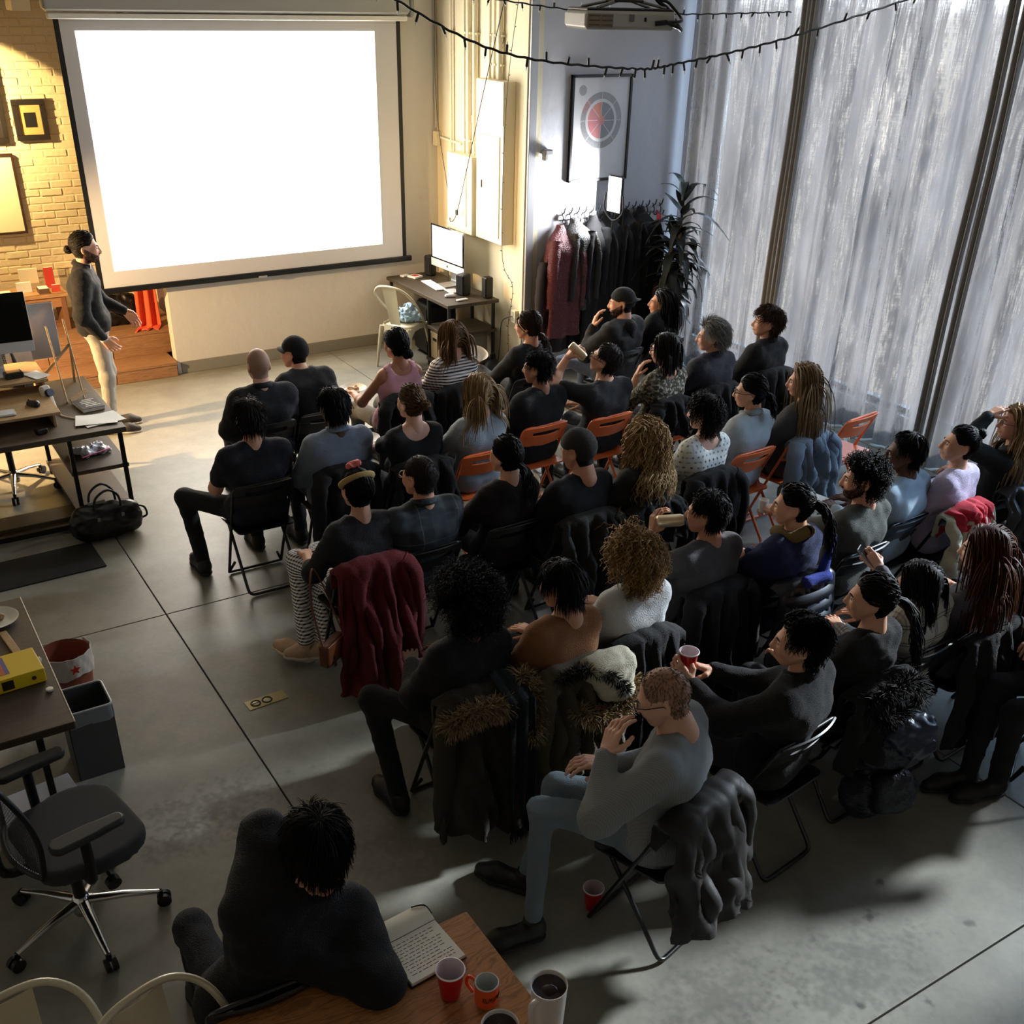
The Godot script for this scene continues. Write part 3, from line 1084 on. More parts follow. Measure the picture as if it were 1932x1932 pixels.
func make_room() -> void:
	var wall := mt(Color(.80, .785, .75), .85, 0.0, {"tri": .8, "world": true, "nrm": "plaster", "ns": .25})
	var grey := mt(Color(.70, .70, .71), .85, 0.0, {"tri": .8, "world": true, "nrm": "plaster", "ns": .25})
	var cream := mt(Color(.86, .82, .70), .8, 0.0, {"tri": .8, "world": true, "nrm": "plaster", "ns": .25})
	# floor of poured slabs with open joints
	var fl := Node3D.new()
	fl.name = "floor"
	fl.set_meta("kind", "structure")
	add_child(fl)
	var fm := mt(Color(1, 1, 1), .46, 0.0, {"tex": "floor", "tri": 1.0 / 10.24, "world": true, "spec": .45})
	fm.uv1_offset = Vector3(2.6 / 10.24, 0.0, 8.6 / 10.24)
	part(fl, "slab_bed", bx(Vector3(2.4, -.2, -4.75), Vector3(11.2, .16, 15.2), 0.0), mt(Color(.10, .095, .09), .9))
	var xs := [-3.1, -1.89, 1.25, 4.39, 7.53, 7.95]
	var zs := [-12.15, -10.48, -6.01, -1.54, 2.8]
	for i in 5:
		for j in 4:
			var a := Vector3(xs[i] + .0035, 0, zs[j] + .0035)
			var b := Vector3(xs[i + 1] - .0035, 0, zs[j + 1] - .0035)
			part(fl, "slab", MB.new().box((a + b) * .5 + Vector3(0, -.06, 0), Vector3(b.x - a.x, .12, b.z - a.z), Basis.IDENTITY, .003).done(), fm)
	# walls
	build("wall_front", bx(Vector3((2.74 + XS) * .5 + .05, 2.3, ZW - .07), Vector3(XS - 2.74 + .1, 4.6, .14)), wall)
	build("baseboard_front", bx(Vector3((2.78 + XS) * .5, .06, ZW + .006), Vector3(XS - 2.78, .12, .012)), mt(Color(.50, .49, .45), .6))
	build("wall_side", bx(Vector3(XS + .07, 2.3, (ZW + ZC) * .5 - .07), Vector3(.14, 4.6, ZC - ZW + .14)), cream)
	build("wall_coats", bx(Vector3(6.82, 2.3, ZC - .07), Vector3(1.94, 4.6, .14)), grey)
	build("wall_recess", bx(Vector3(3.02, 2.3, -11.4), Vector3(.14, 4.6, 1.18)), mt(Color(.30, .22, .25), .85))
	build("wall_left", bx(Vector3(-3.07, 2.3, -4.75), Vector3(.14, 4.6, 15.0)), wall)
	build("wall_back", bx(Vector3(2.4, 2.3, 2.72), Vector3(11.0, 4.6, .14)), wall)
	build("ceiling", bx(Vector3(2.4, 4.68, -4.75), Vector3(11.2, .16, 15.2)), mt(Color(.72, .71, .69), .9))
	# painted brick at the back of the recess
	var bk := Node3D.new()
	bk.name = "wall_brick"
	bk.set_meta("kind", "structure")
	add_child(bk)
	var bm := mt(Color(.88, .81, .66), .8, 0.0, {"tri": 2.5, "world": true, "nrm": "plaster", "ns": .6})
	part(bk, "brick_backing", bx(Vector3(0, 2.3, -11.968), Vector3(6.1, 4.6, .14)), bm)
	var forms := []
	for i in 4: forms.append(MB.new().box(Vector3.ZERO, Vector3(.205 - .002 * i, .060 + .001 * i, .022), Basis.IDENTITY, .005).done())
	rng.seed = 5
	for r in 36:
		for k in 8:
			var x := 1.30 + k * .216 + (.108 if r % 2 else 0.0)
			part(bk, "brick", forms[rng.randi() % 4], bm, Transform3D(Basis(), Vector3(x, .84 + r * .071, -11.903 + rng.randf_range(-.004, .003))))
	# beam stub and pipe chase above the recess
	build("trim_1", bx(Vector3(2.02, 3.46, -11.6), Vector3(.16, .5, .3)), cream)
	# corner guards of the chase
	build("trim_2", MB.new().box(Vector3(XS - .012, 2.3, ZC - .03), Vector3(.024, 4.6, .05), Basis.IDENTITY, .003).done(), cream)
	build("trim_3", MB.new().box(Vector3(XS + .03, 2.3, ZC + .014), Vector3(.085, 4.6, .028), Basis.IDENTITY, .006).done(), mt(Color(.66, .66, .66), .4, .3))
	# window wall
	var ww := MB.new()
	var rw := mt(Color(.64, .63, .61), .85)
	build("wall_right", ww.box(Vector3(7.92, 4.45, -3.15), Vector3(.2, .3, 11.5)).box(Vector3(7.92, .12, -6.4), Vector3(.2, .24, 5.0)).box(Vector3(7.92, 2.3, -8.85), Vector3(.2, 4.6, .3)).box(Vector3(7.92, 2.3, -3.95), Vector3(.2, 4.6, .3)).box(Vector3(7.92, WY0 * .5, -2.4), Vector3(.2, WY0, 2.9)).box(Vector3(7.92, (WY1 + 4.6) * .5, -2.4), Vector3(.2, 4.6 - WY1, 2.9)).box(Vector3(7.92, 2.3, .85), Vector3(.2, 4.6, 3.7)).done(), rw)
	var fr := mt(Color(.14, .14, .15), .45, .4)
	var gl := mt(Color(.9, .95, .95, .06), .03, 0.0, {"alpha": 1})
	for k in 2:
		var w := Node3D.new()
		w.name = "window_%d" % (k + 1)
		w.set_meta("kind", "structure")
		add_child(w)
		var z0 := -8.7 if k == 0 else -3.8
		var z1 := -4.1 if k == 0 else -1.0
		var y0 := .24 if k == 0 else WY0
		var y1 := 4.3 if k == 0 else WY1
		var n := 4 if k == 0 else 2
		for i in n + 1:
			part(w, "mullion", bx(Vector3(7.92, (y0 + y1) * .5, lerpf(z0, z1, float(i) / n)), Vector3(.08, y1 - y0, .045)), fr)
		for y: float in [y0 + .03, y1 - .03]:
			part(w, "rail", bx(Vector3(7.92, y, (z0 + z1) * .5), Vector3(.07, .05, z1 - z0)), fr)
		for i in n:
			var a := lerpf(z0, z1, float(i) / n)
			var b := lerpf(z0, z1, float(i + 1) / n)
			part(w, "pane", bx(Vector3(7.93, (y0 + y1) * .5, (a + b) * .5), Vector3(.006, y1 - y0 - .02, b - a - .04), 0.0), gl)
	# curtain rail and the three linen panels
	one("curtain_rail", "dark metal rail the linen curtains hang from, under the ceiling", "curtain rail", MB.new().tube(PackedVector3Array([Vector3(7.56, 4.36, -8.86), Vector3(7.56, 4.36, -3.7)]), .014, 10).done(), fr)
	var lin := mt(Color(1, 1, 1), .95, 0.0, {"tex": "linen", "alpha": 1, "back": Color(.95, .93, .92).srgb_to_linear().linear_to_srgb()})
	lin.cull_mode = BaseMaterial3D.CULL_DISABLED
	var hem := mt(Color(.54, .53, .52), .95)
	var ends := [[-8.84, -7.22], [-7.34, -5.22], [-5.36, -3.75]]
	var labels := ["sheer grey linen curtain in the corner behind the tall potted plant", "sheer grey linen curtain between the two dark overlapping seams", "rightmost sheer grey linen curtain behind the woman with a raised arm"]
	for k in 3:
		var f := FastNoiseLite.new()
		f.seed = 40 + k; f.frequency = 1.0; f.fractal_octaves = 2
		var z0: float = ends[k][0]
		var z1: float = ends[k][1]
		var C := 170
		var rows := []
		for i in 20:
			var v := i / 19.0
			var y := lerpf(4.34, .015, v)
			var row := PackedVector3Array()
			for j in C + 1:
				var u := float(j) / C
				var s := u * (z1 - z0) * 7.5 + k * 9.0
				var am := .034 + .022 * v
				var wv := sin(s * 2.1 + 1.6 * f.get_noise_1d(s * .4) * 3.0 + .5 * v * sin(s * .4))
				var xx := 7.585 - am * wv - .02 * f.get_noise_2d(s * 1.3, v * 1.5) + (.022 if k == 1 else 0.0)
				row.append(Vector3(xx, y, lerpf(z0, z1, u) + .022 * cos(s * 2.1) + .012 * v * f.get_noise_2d(s * .5, v * 2.0)))
			rows.append(row)
		var t := thing("curtain", labels[k], "curtain", Vector3.ZERO, 0.0, "linen curtains")
		part(t, "panel", MB.new().surf(rows, false, false).done(), lin)
		# the folded double edge
		for e in 2:
			var zz := z0 + .012 if e == 0 else z1 - .012
			if k == 0 and e == 0 or k == 2 and e == 1: continue
			var er := []
			for i in 12:
				var y := lerpf(4.34, .012, i / 11.0)
				var row := PackedVector3Array()
				for j in 14:
					var u := j / 13.0
					row.append(Vector3(7.535 - .03 * sin(u * PI * 3.0) - .01 * sin(y * 2.0 + e), y, zz + (u - .5) * (.085 if e == 0 else .07) + .006 * sin(y * 3.0)))
				er.append(row)
			part(t, "folded_edge", MB.new().sheet(er, .006).done(), hem)

# ---------------------------------------------------------------- chairs and coats
var proto := {}

func folding_chair(col: Color, called: String, label: String, at: Vector3, turn := 0.0, group := "") -> Node3D:
	var key := "chair" + str(col)
	if not proto.has(key):
		var fr := MB.new()
		fr.tube(bent([Vector3(-.185, .014, -.19), Vector3(-.195, .765, .155), Vector3(.195, .765, .155), Vector3(.185, .014, -.19)], .05), .0105, 8)
		var ft := MB.new().tube(bent([Vector3(-.15, .1, -.15), Vector3(-.186, .013, -.192), Vector3(.186, .013, -.192), Vector3(.15, .1, -.15)], .02), .0095, 8)
		var rr := MB.new().tube(bent([Vector3(-.170, .432, -.13), Vector3(-.175, .013, .185), Vector3(.175, .013, .185), Vector3(.170, .432, -.13)], .045), .0105, 8)
		var poly := PackedVector2Array()
		for c: Array in [[.155, .125, 0.0], [-.155, .125, PI * .5], [-.165, -.165, PI], [.165, -.165, PI * 1.5]]:
			for i in 5:
				var a: float = c[2] + i * PI * .125
				poly.append(Vector2(c[0] + cos(a) * .035, c[1] + sin(a) * .035))
		var seat := MB.new().prism(poly, -.006, .006, Transform3D(Basis(Vector3.RIGHT, Vector3(0, .04, 1).normalized(), Vector3(0, -1, .04).normalized()), Vector3(0, .443, 0)))
		# curved back plate with a hand slot
		var back := MB.new()
		for b: Array in [[-.19, .19, .735, .775], [-.19, .19, .605, .695], [-.19, -.12, .69, .74], [.12, .19, .69, .74]]:
			var rows := []
			for i in 4:
				var y := lerpf(b[2], b[3], i / 3.0)
				var row := PackedVector3Array()
				for j in 13:
					var x := lerpf(b[0], b[1], j / 12.0)
					row.append(Vector3(x, y - .012 * (x / .19) * (x / .19) * (1.0 if y > .7 else -.8), .155 + (y - .765) * .46 + .042 * (1.0 - (x / .19) * (x / .19))))
				rows.append(row)
			back.sheet(rows, .009)
		var st := MB.new()
		for s: float in [-1.0, 1.0]: st.tube(PackedVector3Array([Vector3(.15 * s, .425, .10), Vector3(.186 * s, .40, -.012)]), .006, 6)
		proto[key] = [fr.done(), rr.done(), ft.done(), seat.done(), back.done(), st.done()]
	var P: Array = proto[key]
	var m := mt(col, .38, .0, {"coat": .3})
	var t := thing(called, label, "chair", at, turn, group)
	part(t, "frame", P[0], m); part(t, "rear_legs", P[1], m); part(t, "foot_bar", P[2], m)
	part(t, "seat", P[3], m); part(t, "backrest", P[4], m)
	return t

func draped(o: Dictionary) -> MB:
	# a coat thrown over a chair back, in the chair's own axes
	var f := FastNoiseLite.new()
	f.seed = o.get("seed", 1); f.frequency = 1.0; f.fractal_octaves = 2
	var L: float = o.get("L", .55)
	var a: float = o.get("front", .16)
	var w: float = o.get("w", .215)
	var fl: float = o.get("flare", .06)
	var am: float = o.get("amp", .03)
	var nf: float = o.get("nf", 4.0)
	var rows := []
	var N := 30
	for i in N + 1:
		var s := lerpf(-a, L, float(i) / N)
		var row := PackedVector3Array()
		for j in 37:
			var u := lerpf(-1.0, 1.0, j / 36.0)
			var k := clampf(s / maxf(L, .01), 0.0, 1.0)
			var ang := clampf(s / .06, -1.0, 1.0) * PI * .5
			var y := .800 + .018 * cos(ang) - maxf(absf(s) - .05, 0.0) - .05 * pow(absf(u), 3.0) * (1.0 - k)
			var z := .165 + .042 * (1.0 - u * u) * .6 + .045 * sin(ang) + fl * k * 1.2
			z += am * smoothstep(0.0, .35, k) * (sin(u * PI * nf + f.get_noise_2d(u * 2.0, k * 1.5) * 3.0) + .6 * f.get_noise_2d(u * 3.0 + 9.0, k * 2.0))
			z -= .07 * pow(absf(u), 4.0) * k
			if s < 0.0: z = minf(z, .15)
			y -= .05 * k * f.get_noise_1d(u * 1.6 + 3.0) + .012 * f.get_noise_2d(u * 2.0, s * 8.0)
			row.append(Vector3(u * (w + o.get("spread", .05) * k) + .012 * f.get_noise_2d(s * 5.0, u), y, z))
		rows.append(row)
	return MB.new().sheet(rows, o.get("th", .016))

func sleeve_mesh(side: float, len: float, sd: int) -> ArrayMesh:
	var p := arc([Vector3(.17 * side, .77, .2), Vector3(.225 * side, .70, .24), Vector3(.245 * side, .70 - len * .5, .25), Vector3(.235 * side, .70 - len, .235 + .03 * sin(sd))], 5)
	var r := PackedFloat32Array()
	for i in p.size(): r.append(lerpf(.062, .048, float(i) / p.size()) * (1.0 + .08 * sin(i * 1.9 + sd)))
	return MB.new().tube(p, r, 12, true, .62).done()

func fur(path: PackedVector3Array, n: int, len: float, c: Color, c2: Color, sd: int, thick := .03) -> MB:
	var R := RandomNumberGenerator.new()
	R.seed = sd
	var mb := MB.new()
	for i in n:
		var k := R.randf() * (path.size() - 1.001)
		var a := path[int(k)].lerp(path[int(k) + 1], k - int(k))
		var d := Vector3(R.randf_range(-1, 1), R.randf_range(-.9, 1), R.randf_range(-1, 1)).normalized()
		var q := a + d * thick * R.randf_range(.2, .6)
		var pa := PackedVector3Array([q])
		for s in 4:
			q += d * len * .25 * R.randf_range(.8, 1.2)
			d = (d + Vector3(R.randf_range(-.3, .3), -.22, R.randf_range(-.3, .3))).normalized()
			pa.append(q)
		var cc := c.srgb_to_linear().lerp(c2.srgb_to_linear(), R.randf())
		cc.a = 1.0
		mb.col = cc
		strand(mb, pa, .0062, .2)
	mb.uv.resize(mb.v.size())
	return mb

func coat_on(chair: Node3D, label: String, o: Dictionary, m: Material, called := "coat") -> Node3D:
	var t := thing(called, label, o.get("cat", "coat"), chair.position, chair.rotation.y)
	part(t, "drape", draped(o).done(), m)
	for s: float in o.get("sleeves", []): part(t, "sleeve", sleeve_mesh(s, o.get("sl", .45), o.get("seed", 1)), m)
	if o.has("lining"):
		part(t, "lining", draped({"seed": o.get("seed", 1) + 3, "L": .16, "w": .19, "front": .2, "amp": .02, "flare": .05, "th": .01, "spread": 0.0}).done(), o.lining, Transform3D(Basis(), Vector3(0, .022, .012)))
	if o.has("fur"):
		for pth: Array in o.fur:
			part(t, "fur_trim", fur(arc(pth, 8), 1700, .06, Color(.70, .60, .44), Color(.36, .27, .18), o.get("seed", 1), .048).done(true, true), mt(Color.WHITE, .8, 0.0, {"vc": true}))
	if o.has("fur_dark"):
		for pth: Array in [[Vector3(-.18, .74, .24), Vector3(-.05, .80, .27), Vector3(.12, .78, .26), Vector3(.18, .66, .27)], [Vector3(-.12, .68, .28), Vector3(.05, .66, .30)]]:
			part(t, "fur_collar", fur(arc(pth, 8), 800, .06, Color(.05, .045, .04), Color(.10, .085, .075), 5, .05).done(true, true), mt(Color.WHITE, .8, 0.0, {"vc": true}))
	if o.has("quilt"):
		for i in 6:
			var rows := []
			for k in 5:
				var row := PackedVector3Array()
				for j in 17:
					var u := lerpf(-1, 1, j / 16.0)
					row.append(Vector3(u * .205, .74 - i * .075 - k * .0185, .245 + .026 * sin(k * PI / 4.0) + .035 * (1.0 - u * u) * .6 + .006 * i - .05 * pow(absf(u), 4.0)))
				rows.append(row)
			part(t, "quilted_tube", MB.new().sheet(rows, .01).done(), m)
	return t

func hung_coat(label: String, x: float, w: float, y1: float, L: float, m: Material, sd: int, dep := .13) -> Node3D:
	var t := thing("hanging_coat", label, "coat", Vector3(x, 0, ZC), 0.0, "coats on the wall hooks")
	var f := FastNoiseLite.new()
	f.seed = sd; f.frequency = 1.0
	var rows := []
	for i in 26:
		var v := i / 25.0
		var ww := lerpf(.035, w * .8, smoothstep(0.0, .16, v)) + w * .3 * v
		var dd := lerpf(.035, dep, smoothstep(0.0, .2, v)) * (1.0 - .1 * v)
		var ring := PackedVector3Array()
		for j in 40:
			var a := TAU * j / 40.0
			var k := 1.0 + (.16 * sin(a * 5.0 + sd + v * 1.2) + .12 * sin(a * 9.0 + sd * 2.0) + .10 * f.get_noise_2d(a * 2.0, v * 3.0)) * smoothstep(.1, .5, v)
			ring.append(Vector3(cos(a) * ww * k + .03 * sin(v * 2.0 + sd), y1 - v * L - .03 * f.get_noise_1d(a * 1.5) * v, .03 + dd + sin(a) * dd * k * .95))
		rows.append(ring)
	var mb := MB.new().surf(rows, true, false)
	mb.cap(rows[0], Vector3.UP); mb.cap(rows[25], Vector3.DOWN)
	part(t, "coat_body", mb.done(), m)
	for s: float in [-1.0, 1.0]:
		var p := arc([Vector3(s * w * .55, y1 - .13, dep * 1.5), Vector3(s * w * .82, y1 - .32, dep * 1.9), Vector3(s * w * .86, y1 - .75, dep * 1.8)], 7)
		var r := PackedFloat32Array()
		for i in p.size(): r.append(lerpf(.065, .05, float(i) / p.size()) * (1.0 + .07 * sin(i * 2.1 + sd)))
		part(t, "sleeve", MB.new().tube(p, r, 12, true, .7).done(), m)
	return t

# ---------------------------------------------------------------- things
func steel(c := .75) -> StandardMaterial3D: return mt(Color(c, c, c), .25, 1.0)

func shallow(called: String, label: String, at: Vector3, r: float, h: float, m: Material, food := -1, tilt := Basis.IDENTITY, cat := "plate") -> Node3D:
	var t := thing(called, label, cat, at)
	t.basis = tilt
	part(t, "dish", MB.new().lathe(PackedVector2Array([Vector2(.001, .0), Vector2(r * .62, .0), Vector2(r * .72, h * .25), Vector2(r * .97, h * .92), Vector2(r, h), Vector2(r * .985, h + .002), Vector2(r * .95, h * .93), Vector2(r * .7, h * .3), Vector2(r * .6, .004), Vector2(.001, .004)]), 36).done(), m)
	if food >= 0:
		var R := RandomNumberGenerator.new()
		R.seed = food
		var bones := []
		for i in 7:
			var q := Vector3(R.randf_range(-.035, .035), .012, R.randf_range(-.03, .03))
			bones.append([q, q + Vector3(R.randf_range(-.02, .02), .008, R.randf_range(-.02, .02)), .012, .009])
		part(t, "food", nets(bones, .008, .005).done(true), mt(Color(.62, .50, .33), .8))
	return t

func red_cup(label: String, at: Vector3, tilt := Basis.IDENTITY, outer := Color(.72, .05, .09)) -> Node3D:
	var t := thing("plastic_cup", label, "cup", at, 0.0, "red plastic cups")
	t.basis = tilt
	part(t, "cup_wall", MB.new().lathe(PackedVector2Array([Vector2(.001, 0), Vector2(.030, 0), Vector2(.031, .004), Vector2(.0365, .05), Vector2(.037, .052), Vector2(.043, .108), Vector2(.0445, .112)]), 30).done(), mt(outer, .3))
	part(t, "rim", MB.new().lathe(PackedVector2Array([Vector2(.0435, .112), Vector2(.0470, .113), Vector2(.0478, .116), Vector2(.0465, .119), Vector2(.0440, .119)]), 30).done(), mt(Color(.93, .90, .90), .35))
	part(t, "inner_wall", MB.new().lathe(PackedVector2Array([Vector2(.0440, .119), Vector2(.0425, .110), Vector2(.0300, .006), Vector2(.001, .005)]), 30).done(), mt(Color(.86, .80, .82), .4))
	return t

func drink_can(label: String, at: Vector3, b: Basis) -> Node3D:
	var t := thing("drink_can", label, "can", at)
	t.basis = b
	part(t, "can_body", MB.new().lathe(PackedVector2Array([Vector2(.001, .004), Vector2(.024, .0), Vector2(.030, .006), Vector2(.033, .014), Vector2(.033, .128), Vector2(.027, .142), Vector2(.0275, .145), Vector2(.025, .146), Vector2(.024, .142), Vector2(.001, .142)]), 26).done(), mt(Color(.88, .80, .66), .32, .75))
	part(t, "pull_tab", bx(Vector3(.004, .144, 0), Vector3(.024, .002, .012), .001), steel())
	return t

func sheet_of_paper(label: String, at: Vector3, w: float, l: float, turn: float, tilt := 0.0, called := "paper_sheet") -> Node3D:
	var rows := []
	for i in 6:
		var row := PackedVector3Array()
		for j in 6: row.append(Vector3((j / 5.0 - .5) * w, .004 * sin(i * 1.1) * sin(j * .9), (i / 5.0 - .5) * l))
		rows.append(row)
	var o := one(called, label, "paper", MB.new().sheet(rows, .0012).done(), mt(Color(.90, .90, .88), .8), at, turn)
	o.basis = Basis(Vector3.UP, turn) * Basis(Vector3.RIGHT, tilt)
	return o

func desktop_computer(label: String, at: Vector3, turn: float, screen: Material, called := "desktop_computer") -> Node3D:
	var t := thing(called, label, "computer", at, turn)
	var al := mt(Color(.80, .81, .82), .35, .85)
	part(t, "casing", MB.new().box(Vector3(0, .365, .0), Vector3(.65, .43, .012), Basis.IDENTITY, .006).done(), al)
	var rows := []
	for i in 9:
		var row := PackedVector3Array()
		for j in 9:
			var u := j / 4.0 - 1.0
			var v := i / 4.0 - 1.0
			row.append(Vector3(u * .318, .365 + v * .21, .006 + .034 * (1.0 - u * u) * (1.0 - v * v)))
		rows.append(row)
	part(t, "back_shell", MB.new().surf(rows).done(), al)
	part(t, "bezel", MB.new().box(Vector3(0, .405, -.0075), Vector3(.645, .352, .003), Basis.IDENTITY, .001).done(), mt(Color(.02, .02, .022), .12))
	part(t, "screen", bx(Vector3(0, .405, -.0098), Vector3(.59, .318, .0012), 0.0), screen)
	part(t, "chin", MB.new().box(Vector3(0, .19, -.0075), Vector3(.648, .078, .004), Basis.IDENTITY, .001).done(), mt(Color(.83, .84, .85), .4, .3))
	part(t, "mark", MB.new().lathe(PackedVector2Array([Vector2(.001, 0), Vector2(.013, 0), Vector2(.012, .001), Vector2(.001, .001)]), 16, Vector3(0, .19, -.0098), Basis(Vector3.RIGHT, -PI * .5)).done(), mt(Color(.05, .05, .05), .4))
	var st := []
	for q: Array in [[.0, .003, -.10], [.0, .004, .09], [.0, .05, .10], [.0, .30, .04]]: st.append(PackedVector3Array([Vector3(-.095, q[1], q[2]), Vector3(-.03, q[1], q[2]), Vector3(.03, q[1], q[2]), Vector3(.095, q[1], q[2])]))
	part(t, "stand", MB.new().sheet(st, .005).done(), al)
	return t

func tolix(label: String, at: Vector3, turn: float) -> Node3D:
	var t := thing("metal_armchair", label, "chair", at, turn, "cream sheet metal chairs")
	var m := mt(Color(.80, .77, .66), .35, .15, {"coat": .3})
	if not proto.has("tolix"):
		var loop := arc([Vector3(-.17, .45, -.12), Vector3(-.215, .62, .06), Vector3(-.21, .76, .20), Vector3(-.13, .845, .265), Vector3(0, .865, .28), Vector3(.13, .845, .265), Vector3(.21, .76, .20), Vector3(.215, .62, .06), Vector3(.17, .45, -.12)], 6)
		var sp := []
		for i in 10:
			var v := i / 9.0
			var row := PackedVector3Array()
			for j in 7:
				var u := j / 3.0 - 1.0
				row.append(Vector3(u * lerpf(.06, .085, v), lerpf(.455, .85, v), lerpf(.165, .272, v) - .008 * (1.0 - u * u)))
			sp.append(row)
		var seat := []
		for i in 9:
			var v := i / 4.0 - 1.0
			var row := PackedVector3Array()
			for j in 9:
				var u := j / 4.0 - 1.0
				var e := pow(maxf(absf(u), absf(v)), 6.0)
				row.append(Vector3(u * .18, .455 - .05 * e - .008 * (1.0 - u * u), v * .18))
			seat.append(row)
		var ap := []
		for i in 5:
			var row := PackedVector3Array()
			for j in 41:
				var a := TAU * j / 40.0
				var cx := signf(cos(a)) * pow(absf(cos(a)), .35)
				var cz := signf(sin(a)) * pow(absf(sin(a)), .35)
				var low := .10 * pow(maxf(absf(sin(2.0 * a)), 0.0), 2.0)
				row.append(Vector3(cx * (.178 + .012 * i / 4.0), .45 - (.045 + low) * i / 4.0, cz * (.178 + .012 * i / 4.0)))
			ap.append(row)
		var lg := []
		for i in 4:
			var sx := -1.0 if i % 2 == 0 else 1.0
			var sz := -1.0 if i < 2 else 1.0
			lg.append(MB.new().tube(PackedVector3Array([Vector3(.165 * sx, .43, .165 * sz), Vector3(.185 * sx, .25, .19 * sz), Vector3(.21 * sx, 0.0, .22 * sz)]), PackedFloat32Array([.034, .026, .013]), 8, true, .75).done())
		proto.tolix = [MB.new().tube(loop, .0125, 9).done(), MB.new().sheet(sp, .004).done(), MB.new().sheet(seat, .004).done(), MB.new().sheet(ap, .003).done(), lg]
	var P: Array = proto.tolix
	part(t, "back_loop", P[0], m); part(t, "back_splat", P[1], m); part(t, "seat", P[2], m); part(t, "apron", P[3], m)
	for i in 4: part(t, "leg", P[4][i], m)
	return t

func office_chair(label: String, at: Vector3, turn: float, frame: Color, spin := 0.0) -> Node3D:
	var t := thing("office_chair", label, "office chair", at, turn, "rolling office chairs")
	var bl := mt(Color(.03, .03, .032), .45)
	var al := mt(Color(.82, .82, .82), .16, 1.0)
	var fab := cloth(frame, {"tri": 14.0})
	var seat := nets([[Vector3(-.13, .47, -.15), Vector3(.13, .47, -.15), .10, .10], [Vector3(-.14, .47, .10), Vector3(.14, .47, .10), .09, .09], [Vector3(-.15, .47, -.05), Vector3(.15, .47, -.05), .1, .1]], .12, .014, {"planes": [[Vector3.UP, .505], [Vector3.DOWN, -.435]]})
	part(t, "seat", seat.done(true), fab)
	part(t, "seat_pan", MB.new().box(Vector3(0, .425, 0), Vector3(.30, .03, .32), Basis.IDENTITY, .012).done(), bl)
	part(t, "gas_lift", MB.new().tube(PackedVector3Array([Vector3(0, .42, .02), Vector3(0, .12, .02)]), .025, 12).done(), bl)
	part(t, "hub", MB.new().lathe(PackedVector2Array([Vector2(.001, .06), Vector2(.04, .06), Vector2(.045, .10), Vector2(.03, .15), Vector2(.001, .15)]), 16, Vector3(0, 0, .02)).done(), al)
	for i in 5:
		var a := spin + TAU * i / 5.0
		var d := Vector3(sin(a), 0, cos(a))
		var o := Vector3(0, 0, .02)
		part(t, "base_arm", MB.new().tube(PackedVector3Array([o + d * .03 + Vector3(0, .12, 0), o + d * .17 + Vector3(0, .105, 0), o + d * .31 + Vector3(0, .075, 0)]), PackedFloat32Array([.026, .020, .013]), 8, true, .7).done(), al)
		var c := part(t, "caster", MB.new().tube(PackedVector3Array([o + d * .31 + Vector3(0, .08, 0), o + d * .315 + Vector3(0, .045, 0)]), .012, 8).done(), bl)
		var sd := d.cross(Vector3.UP)
		for s: float in [-1.0, 1.0]:
			part(c, "wheel", MB.new().tube(PackedVector3Array([o + d * .325 + sd * s * .006 + Vector3(0, .03, 0), o + d * .325 + sd * s * .024 + Vector3(0, .03, 0)]), .03, 14).done(), bl)
	# woven back in a black frame
	var rows := []
	for i in 15:
		var v := i / 14.0
		var row := PackedVector3Array()
		for j in 15:
			var u := j / 7.0 - 1.0
			row.append(Vector3(u * lerpf(.20, .235, sin(v * PI)), .50 + v * .50, .235 + .10 * v - .05 * sin(v * PI * .9) - .05 * u * u))
		rows.append(row)
	var net := mt(Color(.42, .43, .45), .7, 0.0, {"tex": "mesh", "alpha": 1})
	net.uv1_scale = Vector3(9, 10, 1)
	part(t, "mesh_back", MB.new().surf(rows).done(), net)
	var rim := []
	for j in 15: rim.append(rows[0][j])
	for i in range(1, 15): rim.append(rows[i][14])
	for j in 14: rim.append(rows[14][13 - j])
	for i in 14: rim.append(rows[13 - i][0])
	part(t, "back_frame", MB.new().tube(PackedVector3Array(rim), .012, 7, false).done(), bl)
	part(t, "spine", MB.new().tube(arc([Vector3(0, .41, .10), Vector3(0, .44, .27), Vector3(0, .62, .285), Vector3(0, .85, .30)], 5), .02, 8).done(), bl)
	for s: float in [-1.0, 1.0]:
		part(t, "armrest_post", MB.new().tube(arc([Vector3(.19 * s, .42, .03), Vector3(.265 * s, .45, .03), Vector3(.275 * s, .66, .03)], 5), .021, 8).done(), bl)
		part(t, "armrest", nets([[Vector3(.275 * s, .68, -.10), Vector3(.275 * s, .68, .12), .036, .042]], .01, .01, {"planes": [[Vector3.UP, .695], [Vector3.DOWN, -.662]]}).done(true), mt(Color(.16, .16, .155), .6))
	part(t, "tilt_knob", MB.new().tube(PackedVector3Array([Vector3(.10, .40, -.06), Vector3(.23, .36, -.05)]), .008, 6).done(), bl)
	part(t, "knob", MB.new().tube(PackedVector3Array([Vector3(.225, .36, -.05), Vector3(.255, .355, -.05)]), .03, 14).done(), bl)
	return t

